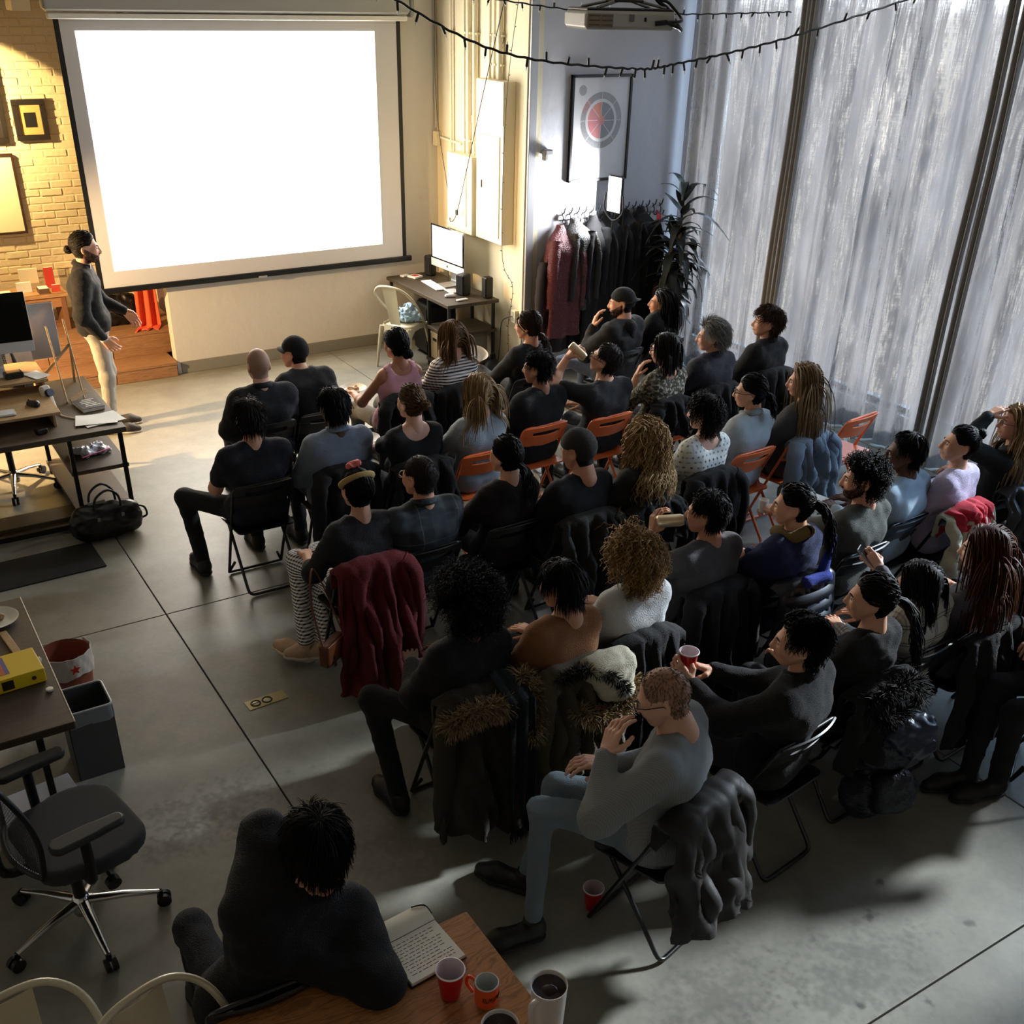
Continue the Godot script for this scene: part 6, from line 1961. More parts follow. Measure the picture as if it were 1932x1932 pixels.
# ---------------------------------------------------------------- who sits where
func hs(c: Color, o := {}) -> Dictionary:
	var d := {"c": c, "len": .05, "n": 950, "w": .0055, "th": .010, "lift": .3, "grav": .25, "mess": .7}
	d.merge(o, true)
	return d
func h_long(c: Color, c2: Color, len: float, o := {}) -> Dictionary:
	var d := {"c": c, "c2": c2, "len": len, "n": 520, "w": .0095, "seg": 12, "th": .012, "lift": .12, "grav": .55, "off": .024, "mess": .25, "flow": "part"}
	d.merge(o, true)
	return d
func h_tied(c: Color, tie: Vector3, o := {}) -> Dictionary:
	var d := {"c": c, "tie": tie, "n": 420, "w": .009, "lift": .08, "mess": .2, "th": .009, "off": .010, "seg": 7}
	d.merge(o, true)
	return d
func h_curl(c: Color, c2: Color, len: float, o := {}) -> Dictionary:
	var d := {"c": c, "c2": c2, "len": len, "n": 620, "w": .0075, "seg": 10, "th": .014, "lift": .55, "grav": .12, "off": .02, "curl": .010, "cf": 24.0, "mess": 1.2}
	d.merge(o, true)
	return d

const LIGHT := Color(.82, .62, .51)
const PALE := Color(.86, .68, .59)
const TAN := Color(.68, .48, .37)
const BROWN := Color(.36, .24, .18)

func crowd() -> Array:
	var navy := Color(.07, .08, .12)
	var black := Color(.030, .030, .036)
	var dk := Color(.055, .055, .065)
	var hb := Color(.075, .058, .048)
	var bn := Color(.20, .13, .085)
	var jeans := cloth(Color(.16, .21, .30))
	var V := func(a: float, b: float, c: float) -> Vector3: return Vector3(a, b, c)
	return [
		{"id": 1, "x": 2.38, "z": -7.08, "label": "bald man in a dark navy collared jacket at the front left", "tm": cloth(Color(.06, .075, .10)), "tn": "jacket", "fit": .016, "bw": 1.08, "collar": cloth(Color(.06, .075, .10)), "skin": PALE, "hair": {"c": Color(.66, .53, .45), "n": 0, "th": .0006}, "hy": -.05},
		{"id": 7, "x": 2.80, "z": -7.10, "lean": .38, "label": "person in a black cap and black jacket hunched in the front row", "tm": cloth(black), "tn": "jacket", "fit": .018, "cap": {"th": .010, "line": .035, "nape": .05, "m": cloth(black), "brim": -1.0}, "skin": LIGHT, "hair": hs(hb, {"n": 0, "th": .004}), "hy": .5},
		{"id": 2, "f": true, "x": 3.46, "z": -7.08, "label": "woman in a sleeveless pink top with black hair in a low twist, front row", "tm": cloth(Color(.80, .60, .64)), "sl": "N", "low": .085, "skin": TAN, "hair": h_tied(Color(.05, .05, .058), V.call(0, -.045, .105), {"bun": .042, "n": 460}), "lm": cloth(Color(.38, .38, .37)), "la": [V.call(-.20, .70, -.30), 2], "hy": .22, "plate": V.call(-.17, .70, -.36)},
		{"id": 3, "f": true, "x": 3.93, "z": -7.07, "label": "woman in a black and white striped shirt with a brown bob", "tm": mt(Color.WHITE, .9, 0.0, {"tex": "stripe", "tri": 5.4}), "skin": LIGHT, "hair": h_long(Color(.32, .23, .15), Color(.52, .40, .27), .27, {"off": .018}), "hy": .25},
		{"id": 4, "f": true, "x": 4.62, "z": -7.05, "label": "woman in a black top with a low brown ponytail holding a paper bowl", "tm": cloth(Color(.05, .05, .055)), "skin": LIGHT, "hair": h_tied(Color(.17, .11, .075), V.call(0, -.06, .095), {"tail": .22, "tcurl": .012}), "la": [V.call(-.20, .74, -.30), 1, V.call(-.1, .1, -1)], "hy": .50, "bowl": V.call(-.19, .80, -.40)},
		{"id": 5, "x": 5.72, "z": -7.27, "label": "bearded man in a black hoodie and backward cap, hand at his chin", "tm": cloth(Color(.045, .045, .05)), "tn": "hoodie", "fit": .02, "hood": cloth(Color(.045, .045, .05)), "bw": 1.08, "beard": Color(.07, .05, .04), "skin": LIGHT, "hair": hs(hb, {"n": 0, "th": .004}), "cap": {"th": .013, "line": .035, "nape": .04, "m": cloth(black), "brim": 1.0}, "lm": jeans, "la": [V.call(-.13, .925, -.13), 0, V.call(.28, .85, .05), V.call(-.6, .2, -.6)], "ra": [V.call(.05, .66, -.38), 0], "hy": .85, "legs": [[V.call(-.22, .60, -.38), V.call(.12, .52, -.42), V.call(1, 0, -.3)], null], "yaw": .25},
		{"id": 6, "f": true, "x": 6.26, "z": -7.36, "hoff": Vector3(0, -.09, 0), "label": "woman in black with long dark hair beside the plant", "tm": cloth(black), "skin": TAN, "hair": h_long(Color(.06, .045, .04), Color(.12, .085, .07), .42, {"flow": "back"}), "hy": .80, "hp": .1},
		{"id": 8, "x": 1.96, "z": -6.11, "label": "man in a navy T-shirt with short dark hair at the left end of a row", "tm": cloth(navy), "sl": "S", "bw": 1.04, "skin": LIGHT, "hair": hs(Color(.11, .088, .072), {"len": .06, "n": 760, "lift": .4}), "lm": cloth(Color(.035, .034, .036)), "la": [V.call(-.14, .66, -.28), 0], "hy": -.02, "legs": [[V.call(-.36, .53, -.34), V.call(-.33, .10, -.22)], null], "sm": mt(Color(.04, .04, .04), .5)},
		{"id": 9, "x": 2.50, "z": -6.05, "label": "dark-haired man in a pale blue shirt, back to the camera", "tm": cloth(Color(.46, .51, .58)), "skin": BROWN, "hair": hs(Color(.045, .042, .042), {"len": .055, "n": 760, "lift": .35}), "hy": .05, "bw": 1.04, "collar": cloth(Color(.46, .51, .58))},
		{"id": 10, "f": true, "x": 2.97, "z": -5.89, "label": "woman in a black off-shoulder top with a brown updo holding a plate", "tm": cloth(Color(.045, .047, .055)), "sl": "S", "low": .10, "skin": PALE, "hair": h_tied(Color(.26, .185, .125), V.call(.02, .01, .112), {"bun": .035, "c2": Color(.50, .38, .25)}), "la": [V.call(-.13, .70, -.40), 2], "hy": .15, "plate2": V.call(-.10, .73, -.46)},
		{"id": 11, "f": true, "x": 3.45, "z": -5.86, "label": "woman in a pale grey-blue shirt with a blonde bob on an orange chair", "tm": cloth(Color(.58, .63, .67)), "skin": LIGHT, "hair": h_long(Color(.48, .38, .25), Color(.70, .60, .45), .30), "hy": .42, "orange": true, "la": [V.call(-.14, .70, -.34), 2]},
		{"id": 12, "x": 4.09, "z": -6.10, "label": "man in a black shirt with thick black hair on an orange chair", "tm": cloth(Color(.035, .037, .045)), "bw": 1.05, "skin": TAN, "hair": hs(Color(.035, .032, .032), {"len": .045, "curl": .004, "cf": 18.0, "n": 800, "lift": .5}), "hy": .48, "orange": true},
		{"id": 13, "x": 4.63, "z": -6.02, "label": "man in a dark grey shirt tipping a can to his mouth, on an orange chair", "tm": cloth(Color(.12, .125, .135)), "sl": "S", "bw": 1.05, "skin": LIGHT, "hair": hs(Color(.17, .155, .14), {"len": .03, "n": 700}), "glasses": Color(.05, .05, .05), "hy": .45, "hp": .30, "orange": true, "la": [V.call(-.17, 1.13, -.17), 1, V.call(.5, .45, .0), V.call(-.5, .6, -.3), V.call(-.85, -.2, -.4)], "can": V.call(-.13, 1.225, -.18)},
		{"id": 14, "f": true, "x": 5.19, "z": -6.02, "label": "woman in a floral top with a dark bob and glasses, chin on her hand", "tm": mt(Color.WHITE, .9, 0.0, {"tex": "floral", "tri": 2.4}), "low": .075, "sl": "T", "skin": LIGHT, "hair": h_long(Color(.085, .07, .06), Color(.13, .11, .09), .22, {"off": .018}), "glasses": Color(.12, .10, .10), "hy": .60, "orange": true, "la": [V.call(-.11, .92, -.10), 0, V.call(.3, .8, .1), V.call(-.6, .2, -.5)], "paper": V.call(-.02, .74, -.42)},
		{"id": 15, "x": 5.74, "z": -6.12, "label": "grey-haired man in a slate blazer in the row before the curtain", "tm": cloth(Color(.13, .13, .17)), "tn": "blazer", "fit": .018, "bw": 1.05, "collar": cloth(Color(.13, .13, .17)), "skin": LIGHT, "hair": hs(Color(.42, .41, .39), {"c2": Color(.66, .66, .64), "len": .085, "flow": "back", "lift": .45}), "hy": .72},
		{"id": 16, "x": 6.41, "z": -6.20, "label": "brown-haired man in a black jacket close to the curtain", "tm": cloth(Color(.04, .042, .05)), "tn": "jacket", "fit": .016, "bw": 1.04, "collar": cloth(Color(.04, .042, .05)), "skin": LIGHT, "hair": hs(Color(.24, .165, .12), {"len": .07, "curl": .006, "flow": "fwd", "lift": .5}), "hy": .82, "hp": .12},
		{"id": 17, "f": true, "x": 2.09, "z": -4.81, "label": "woman with a patterned yellow headband and striped skirt before the red coat", "tm": cloth(Color(.10, .10, .12)), "sl": "T", "skin": LIGHT, "hair": h_tied(Color(.05, .042, .038), V.call(0, .13, .01), {"n": 440}), "band": true, "lm": mt(Color.WHITE, .9, 0.0, {"tex": "stripe", "tri": 7.0}), "ln": "skirt", "legs": [[V.call(-.20, .56, -.40), V.call(-.28, .12, -.16), V.call(-.5, 0, -.9)], [V.call(-.05, .60, -.40), V.call(-.18, .14, -.10), V.call(-.8, 0, -.4)]], "shins": true, "sm": mt(Color(.72, .60, .48), .5), "so": mt(Color(.8, .75, .68), .7), "hy": .03, "la": [V.call(-.20, .66, -.24), 0]},
		{"id": 18, "x": 2.46, "z": -4.80, "label": "man in a dark plaid shirt with cropped hair and glasses", "tm": mt(Color.WHITE, .9, 0.0, {"tex": "plaid", "tri": 2.0}), "bw": 1.08, "fit": .012, "collar": mt(Color.WHITE, .9, 0.0, {"tex": "plaid", "tri": 4.0}), "skin": LIGHT, "hair": hs(Color(.16, .13, .105), {"len": .014, "n": 1100, "w": .0035, "th": .003, "off": .001}), "glasses": Color(.55, .50, .35), "lm": jeans, "hy": .25},
		{"id": 19, "f": true, "x": 3.04, "z": -4.83, "label": "woman in a dark maroon top with a black ponytail", "tm": cloth(Color(.085, .045, .06)), "skin": LIGHT, "hair": h_tied(Color(.05, .042, .04), V.call(0, -.03, .11), {"tail": .24, "tcurl": .010}), "hy": .22, "la": [V.call(-.22, .68, -.30), 0], "plate3": V.call(-.20, .70, -.36)},
		{"id": 20, "x": 3.45, "z": -4.69, "label": "person in a grey knit cap and dark top with a bowl", "tm": cloth(Color(.045, .048, .055)), "skin": LIGHT, "bw": 1.02, "hair": hs(hb, {"n": 0, "th": .004, "nape": -.01}), "cap": {"th": .016, "line": .028, "nape": .02, "m": mt(Color(.19, .18, .17), .95, 0.0, {"tri": Vector3(14, 3, 14), "nrm": "grain", "ns": 1.6}), "name": "knit_cap"}, "hy": .35, "hp": -.25, "bowl2": V.call(.02, .72, -.50)},
		{"id": 21, "f": true, "x": 3.90, "z": -4.63, "label": "woman in an olive-black jacket with long curly blonde hair", "tm": cloth(Color(.075, .075, .065)), "tn": "jacket", "fit": .014, "skin": PALE, "hair": h_long(Color(.52, .40, .25), Color(.80, .70, .52), .38, {"curl": .013, "cf": 26.0, "n": 640, "off": .034, "flow": "down", "mess": .6}), "hy": .60, "la": [V.call(-.2, .68, -.26), 0]},
		{"id": 22, "f": true, "x": 4.53, "z": -4.81, "label": "woman in a white polka dot dress with short dark wavy hair", "tm": mt(Color.WHITE, .9, 0.0, {"tex": "dots", "tri": 7.0}), "low": .090, "sl": "T", "skin": PALE, "hair": h_curl(Color(.065, .052, .048), Color(.13, .10, .09), .11, {"lift": .3, "grav": .3, "curl": .007}), "hy": .35},
		{"id": 23, "f": true, "x": 5.09, "z": -4.98, "label": "woman in a light grey turtleneck with glasses and clipped black hair", "tm": cloth(Color(.66, .69, .70)), "bw": 1.04, "collar": cloth(Color(.50, .53, .54)), "skin": LIGHT, "hair": h_tied(Color(.035, .035, .04), V.call(0, -.01, .112), {"tail": .18, "tcurl": .008}), "glasses": Color(.02, .02, .02), "hy": .62, "orange": true},
		{"id": 24, "f": true, "x": 5.58, "z": -4.97, "label": "woman in a grey sweater with very long blonde hair near the curtain", "tm": cloth(Color(.30, .30, .305)), "skin": LIGHT, "hair": h_long(Color(.34, .25, .16), Color(.68, .57, .40), .48, {"n": 600}), "hy": .75, "orange": true},
		{"id": 25, "f": true, "x": 1.99, "z": -3.47, "label": "person in black with a full round afro, near the fur-hooded coat", "tm": cloth(Color(.022, .022, .026)), "fit": .014, "skin": BROWN, "hair": h_curl(Color(.045, .038, .034), Color(.12, .095, .08), .105, {"flow": "up", "lift": .8, "n": 1700, "w": .0048, "grav": .05, "curl": .009, "c2": Color(.10, .085, .075)}), "hy": .1, "lm": cloth(Color(.022, .022, .026)), "legs": [[V.call(-.30, .53, -.30), V.call(-.30, .10, -.06)], null]},
		{"id": 26, "f": true, "x": 2.45, "z": -3.40, "label": "person in a tan sweater with short dark brown hair", "tm": cloth(Color(.52, .34, .20)), "fit": .012, "skin": LIGHT, "hair": hs(Color(.10, .075, .06), {"len": .075, "n": 1100, "lift": .2}), "hy": .35, "hp": -.2},
		{"id": 27, "f": true, "x": 2.91, "z": -3.46, "label": "person in a white shirt with shoulder-length curly blonde hair", "tm": cloth(Color(.72, .73, .73)), "fit": .014, "skin": PALE, "hair": h_curl(Color(.48, .35, .21), Color(.78, .66, .46), .17, {"n": 820, "lift": .4, "grav": .3, "curl": .011, "off": .03}), "hy": .25},
		{"id": 28, "x": 3.54, "z": -3.65, "label": "man in a grey T-shirt drinking from a gold can", "tm": cloth(Color(.27, .27, .28)), "sl": "L", "bw": 1.06, "skin": TAN, "hair": hs(Color(.055, .05, .048), {"len": .03, "n": 800, "lift": .5}), "hy": .38, "la": [V.call(-.15, .985, -.16), 1, V.call(.1, .75, -.1), V.call(-.7, .2, -.3), V.call(-.8, -.5, .0)], "can2": V.call(-.165, 1.07, -.13)},
		{"id": 29, "f": true, "x": 4.01, "z": -3.50, "label": "woman in a blue top and yellow scarf with long dark tied hair", "tm": cloth(Color(.06, .10, .26)), "fit": .016, "skin": LIGHT, "hair": h_tied(Color(.055, .045, .045), V.call(0, .03, .112), {"tail": .34, "tcurl": .010, "tn": 120}), "hy": .62, "scarf": cloth(Color(.42, .34, .16)), "lm": cloth(Color(.50, .45, .36)), "la": [V.call(-.18, .70, -.34), 0], "legs": [[V.call(-.16, .60, -.40), V.call(-.30, .30, -.62), V.call(-1, 0, -.4)], null]},
		{"id": 30, "x": 4.61, "z": -3.56, "label": "bearded man in a grey-green T-shirt with curly black hair", "tm": cloth(Color(.26, .27, .25)), "sl": "S", "bw": 1.08, "beard": Color(.05, .04, .035), "skin": LIGHT, "hair": h_curl(Color(.04, .036, .036), Color(.10, .09, .085), .065, {"n": 800, "lift": .6, "curl": .006}), "hy": .68, "la": [V.call(-.10, .80, -.40), 1], "white_cup": V.call(-.10, .80, -.49), "lm": cloth(Color(.45, .46, .44))},
		{"id": 31, "x": 5.14, "z": -3.71, "label": "man in a ribbed pale blue thermal shirt and glasses", "tm": mt(Color(.62, .70, .76), .9, 0.0, {"tex": "rib", "tri": 26.0}), "bw": 1.10, "skin": BROWN, "hair": hs(Color(.03, .028, .03), {"len": .05, "n": 800, "lift": .2}), "glasses": Color(.05, .04, .04), "hy": .72, "lap": V.call(-.05, .66, -.46), "lm": cloth(Color(.62, .66, .68))},
		{"id": 32, "f": true, "x": 5.54, "z": -3.63, "label": "woman in a lavender top with her dark hair in a high bun", "tm": cloth(Color(.70, .66, .76)), "skin": LIGHT, "hair": h_tied(Color(.045, .04, .042), V.call(0, .095, .085), {"bun": .030}), "hy": .80, "hp": .12, "phone": V.call(-.12, .80, -.36)},
		{"id": 33, "f": true, "x": 6.18, "z": -3.69, "label": "woman in dark green resting a hand on her head, at the right edge", "tm": cloth(Color(.035, .075, .065)), "fit": .014, "skin": LIGHT, "hair": h_long(Color(.42, .32, .20), Color(.75, .64, .45), .40), "glasses": Color(.35, .25, .15), "hy": .78, "hp": .1, "la": [V.call(-.14, 1.20, -.06), 0, V.call(.75, .4, .35), V.call(-.3, 1, -.1), V.call(-.7, .1, -.6)]},
		{"id": 34, "x": 2.31, "z": -2.39, "label": "older man in a pale grey sweater and jeans, hand to his face", "tm": mt(Color(.52, .535, .54), .92, 0.0, {"tex": "rib", "tri": 30.0}), "tn": "sweater", "bw": 1.14, "fit": .014, "lean": .02, "skin": PALE, "hair": hs(Color(.40, .34, .29), {"len": .012, "n": 900, "w": .003, "th": .0015, "line": .082, "off": .001, "under": Color(.60, .47, .39)}), "glasses": Color(.08, .07, .06), "hy": .75, "hp": -.38, "yaw": .6, "lm": cloth(Color(.42, .48, .52)), "la": [V.call(-.20, .97, -.17), 0, V.call(.45, .8, .1), V.call(-.6, .3, -.5), V.call(-.8, -.5, -.4)], "ra": [V.call(.02, .74, -.24), 0], "legs": [[V.call(-.20, .62, -.42), V.call(-.36, .12, -.38), V.call(-.6, 0, -.6)], [V.call(.02, .54, -.44), V.call(-.1, .10, -.52)]], "slim": true},
		{"id": 35, "x": 3.03, "z": -2.49, "label": "man in black with thick dark hair holding a red plastic cup", "tm": cloth(Color(.028, .028, .032)), "fit": .016, "bw": 1.04, "collar": cloth(Color(.028, .028, .032)), "skin": LIGHT, "hair": hs(Color(.05, .042, .038), {"len": .05, "curl": .004, "lift": .4, "n": 1100}), "hy": .72, "yaw": .35, "la": [V.call(-.10, .80, -.36), 1, V.call(.0, .5, -.8), V.call(-.9, .2, .0)], "ra": [V.call(.06, .80, -.34), 1, V.call(-.5, .3, -.6), V.call(.6, .6, .2)], "cup": V.call(-.03, .80, -.42)},
		{"id": 37, "f": true, "x": 3.60, "z": -2.60, "label": "woman in black with a long dark brown ponytail, second from the right", "tm": cloth(Color(.03, .03, .035)), "skin": LIGHT, "hair": h_tied(Color(.075, .06, .052), V.call(.02, .0, .112), {"tail": .38, "tn": 120, "tcurl": .008}), "hy": .60},
		{"id": 38, "f": true, "x": 4.05, "z": -2.67, "hoff": Vector3(0, -.10, 0), "label": "woman in a pale checked shirt with a dark bob", "tm": mt(Color.WHITE, .9, 0.0, {"tex": "checks", "tri": 3.2}), "skin": LIGHT, "hair": h_long(Color(.055, .046, .045), Color(.11, .09, .085), .25, {"off": .020, "len": .20}), "hy": .35, "hp": -.15},
		{"id": 39, "f": true, "x": 4.46, "z": -2.65, "label": "woman in a grey top with long auburn hair holding up a phone", "tm": cloth(Color(.34, .33, .36)), "skin": PALE, "hair": h_long(Color(.22, .115, .075), Color(.40, .24, .16), .50, {"n": 640}), "hy": .55, "yaw": .2, "la": [V.call(-.17, .93, -.36), 1, V.call(-.1, .5, -.6), V.call(-.5, .4, .4)], "phone2": V.call(-.18, .97, -.43)},
		{"id": 41, "f": true, "x": 5.05, "z": -2.62, "label": "person in a teal top cut by the right edge of the photo", "tm": cloth(Color(.05, .20, .20)), "skin": LIGHT, "hair": h_long(Color(.10, .08, .07), Color(.2, .15, .12), .25), "hy": .5, "la": [V.call(-.22, .70, -.30), 0], "sl": "T"},
		{"id": 42, "x": 4.75, "z": -2.08, "label": "person in dark trousers and shoes with crossed legs at the right edge", "tm": cloth(Color(.03, .033, .042)), "skin": LIGHT, "hair": hs(hb), "hy": .5, "yaw": 1.25, "ra": [V.call(.2, .7, -.1), 0], "la": [V.call(-.2, .7, -.1), 0], "lm": cloth(Color(.030, .033, .045)), "legs": [null, [V.call(.06, .56, -.42), V.call(-.02, .10, -.50)]], "sm": mt(Color(.03, .028, .027), .6)},
	]

func along(d: Vector3) -> Basis:
	d = d.normalized()
	var x := d.cross(Vector3(.3, .9, .2)).normalized()
	return Basis(x, d, x.cross(d))

func odd_people() -> Array:
	var V := func(a: float, b: float, c: float) -> Vector3: return Vector3(a, b, c)
	return [
		{"id": 43, "solo": 1, "x": .60, "z": -2.46, "yaw": -.05, "lean": .0, "side": .42, "bw": 1.10, "fit": .020, "cell": .012, "label": "man in a black jacket seen from behind, elbow on the oak table", "tm": cloth(Color(.018, .020, .026)), "tn": "jacket", "skin": LIGHT, "hair": hs(Color(.055, .042, .034), {"len": .075, "n": 1900, "w": .0042, "lift": .35, "c2": Color(.11, .085, .068), "mess": .9}), "hy": -.10, "hp": -.12, "lm": cloth(Color(.045, .055, .085)), "la": [V.call(.14, 1.00, .06), 0, V.call(.6, .25, .1), V.call(-.3, .4, .8), V.call(-.9, -.12, -.35)], "ra": [V.call(.12, .80, .18), 0, V.call(-.4, .0, -.8), null, V.call(.3, -.2, .9)], "hr": -.12, "collar": cloth(Color(.03, .03, .038)), "legs": [null, [V.call(.28, .56, -.36), V.call(.22, .10, -.28)]]},
		{"id": 44, "solo": 1, "stand": true, "x": 1.80, "z": -9.42, "yaw": -1.85, "cell": .012, "hs": 1.02, "label": "bearded speaker with tied-back dark hair in a black shirt and pale trousers", "tm": cloth(Color(.035, .035, .042)), "bw": 1.06, "fit": .012, "skin": LIGHT, "beard": Color(.10, .075, .06), "hair": h_tied(Color(.075, .065, .06), V.call(0, -.01, .112), {"bun": .030, "c2": Color(.16, .13, .11)}), "collar": cloth(Color(.035, .035, .042)), "lm": cloth(Color(.66, .645, .61)), "hy": .12, "hp": -.02, "la": [V.call(-.24, .98, -.22), 0, V.call(-.05, -.75, -.6), V.call(-.9, .1, -.2)], "ra": [V.call(.24, .88, -.05), 0, V.call(-.1, -.75, -.6), V.call(.9, .1, .1)], "sl": "L", "sm": mt(Color(.16, .14, .13), .6), "so": mt(Color(.75, .72, .68), .7), "watch": true},
	]

func seat_everyone() -> void:
	var all := crowd()
	var tgt := Vector2(2.4, -10.2)
	var chairs := {}
	for S: Dictionary in all:
		if not S.has("lean"): S.lean = -.12
		if S.has("hy"): S.hy = S.hy - S.get("yaw", 0.0) * .5
		if not S.has("yaw"): S.yaw = S.hy * .22
		S.hy -= S.yaw * .5
		S.z -= .07
		var col := Color(.98, .48, .24) if S.get("orange", false) else Color(.035, .036, .040)
		var lab: String = ("orange" if S.get("orange", false) else "black") + " folding chair under the " + S.label
		var words := lab.split(" ")
		if words.size() > 16: lab = " ".join(words.slice(0, 16)).trim_suffix(",")
		for tail: String in [" in", " a", " the", " and", " with", " at", " of", " her", " his", " before", " by", " near", ",", " to", " on", " an"]: lab = lab.trim_suffix(tail)
		var ch := folding_chair(col, "folding_chair", lab, Vector3(S.x, 0, S.z + .045), S.yaw * .4 if S.id != 34 else .25, "orange folding chairs" if S.get("orange", false) else "black folding chairs")
		chairs[S.id] = ch
	folding_chair(Color(.98, .48, .24), "folding_chair", "empty orange folding chair next to the curtain", Vector3(6.28, 0, -5.12), .12, "orange folding chairs")
	var od := odd_people()
	folding_chair(Color(.035, .036, .040), "folding_chair", "black folding chair hidden under the man by the oak table", Vector3(.60, 0, -2.42), -.05, "black folding chairs")
	for S: Dictionary in all + od:
		var F := figure(S, heads, hands)
		var t := place_person(S, F)
		var B := Basis(Vector3.UP, t.rotation.y)
		var at := func(k: String) -> Vector3: return t.position + B * S[k]
		var white := mt(Color(.88, .86, .80), .6)
		if S.has("plate"): shallow("paper_plate", "white paper plate of food held by the woman in pink", at.call("plate"), .11, .02, white, 4)
		if S.has("plate2"): shallow("paper_plate", "white paper plate of food held by the woman with the updo", at.call("plate2"), .12, .022, white, 6)
		if S.has("plate3"): shallow("paper_plate", "white paper plate on the lap of the woman in maroon", at.call("plate3"), .10, .022, white)
		if S.has("bowl"): shallow("paper_bowl", "deep white paper bowl held up by the woman with the ponytail", at.call("bowl"), .11, .05, white, -1, Basis(Vector3.RIGHT, .35), "bowl")
		if S.has("bowl2"): shallow("paper_bowl", "white paper bowl of food on the lap of the person in a knit cap", at.call("bowl2"), .12, .045, white, 9, Basis(Vector3.RIGHT, .2), "bowl")
		if S.has("can"): drink_can("pale can tipped up by the man in the dark grey shirt", at.call("can"), B * along(Vector3(.07, -.095, .11)))
		if S.has("can2"): drink_can("gold can held by the man in the grey T-shirt", at.call("can2"), B * along(Vector3(.75, .1, .6)))
		if S.has("cup"): red_cup("red plastic cup held by the dark-haired man in black", at.call("cup"))
		if S.has("paper"): sheet_of_paper("white sheet held on the lap of the woman in the floral top", at.call("paper"), .18, .24, .5, .3)
		if S.has("lap"): sheet_of_paper("bright white sheet on the lap of the man in pale blue", at.call("lap"), .24, .32, .3, .1)
		if S.has("white_cup"): one("paper_cup", "small white paper cup held by the bearded man in grey-green", "cup", MB.new().lathe(PackedVector2Array([Vector2(.001, -.03), Vector2(.022, -.03), Vector2(.030, .05), Vector2(.028, .05), Vector2(.021, -.027), Vector2(.001, -.027)]), 22).done(), mt(Color(.90, .89, .86), .6), at.call("white_cup"))
		for ph: Array in [["phone", "dark phone with a pale edge held by the woman in lavender"], ["phone2", "round-cornered phone held up by the woman with auburn hair"]]:
			if S.has(ph[0]):
				var p := thing("mobile_phone", ph[1], "phone", at.call(ph[0]), .5)
				part(p, "case", MB.new().box(Vector3.ZERO, Vector3(.075, .010, .15), Basis(Vector3.RIGHT, .7), .006).done(), mt(Color(.70, .70, .70), .3, .4))
				part(p, "glass", MB.new().box(Basis(Vector3.RIGHT, .7) * Vector3(0, .0055, 0), Vector3(.070, .002, .142), Basis(Vector3.RIGHT, .7), .001).done(), mt(Color(.02, .02, .025), .06))
		if S.has("band"):
			var hx: Transform3D = F.hx
			var ring := []
			for i in 25:
				var a := TAU * i / 24.0
				ring.append(Vector3(sin(a) * .094, .055 + .062 * -cos(a), -cos(a) * .075 + .005))
			part(t, "headband", MB.new().tube(PackedVector3Array(ring), .018, 8, false, .5).done(), mt(Color(.74, .62, .38), .8, 0.0, {"tex": "speckle", "tri": 16.0}), hx)
			part(t, "headband_knot", nets([[Vector3(-.02, .135, -.03), Vector3(.02, .14, -.035), .022, .02], [Vector3(.0, .13, -.03), Vector3(.03, .15, -.02), .018, .016]], .02, .006, {"wr": .01, "ws": Vector3(50, 50, 50)}).done(true), mt(Color(.80, .42, .38), .8), hx)
		if S.has("scarf"):
			var nb: Vector3 = F.nb
			var ring := []
			for i in 21:
				var a := TAU * i / 20.0
				ring.append(nb + Vector3(sin(a) * .085, .025 + .012 * cos(a * 3.0) - .02 * -cos(a), cos(a) * .085))
			part(t, "scarf", MB.new().tube(PackedVector3Array(ring), .034, 10, false).done(), S.scarf)
		if S.has("watch"):
			var w: Vector3 = F.hand[1][0]
			part(t, "watch", MB.new().tube(PackedVector3Array([w + Vector3(-.002, .02, .008), w + Vector3(-.006, -.012, -.005)]), .036, 16, false).done(), mt(Color(.85, .84, .82), .4))
	put_coats(chairs)

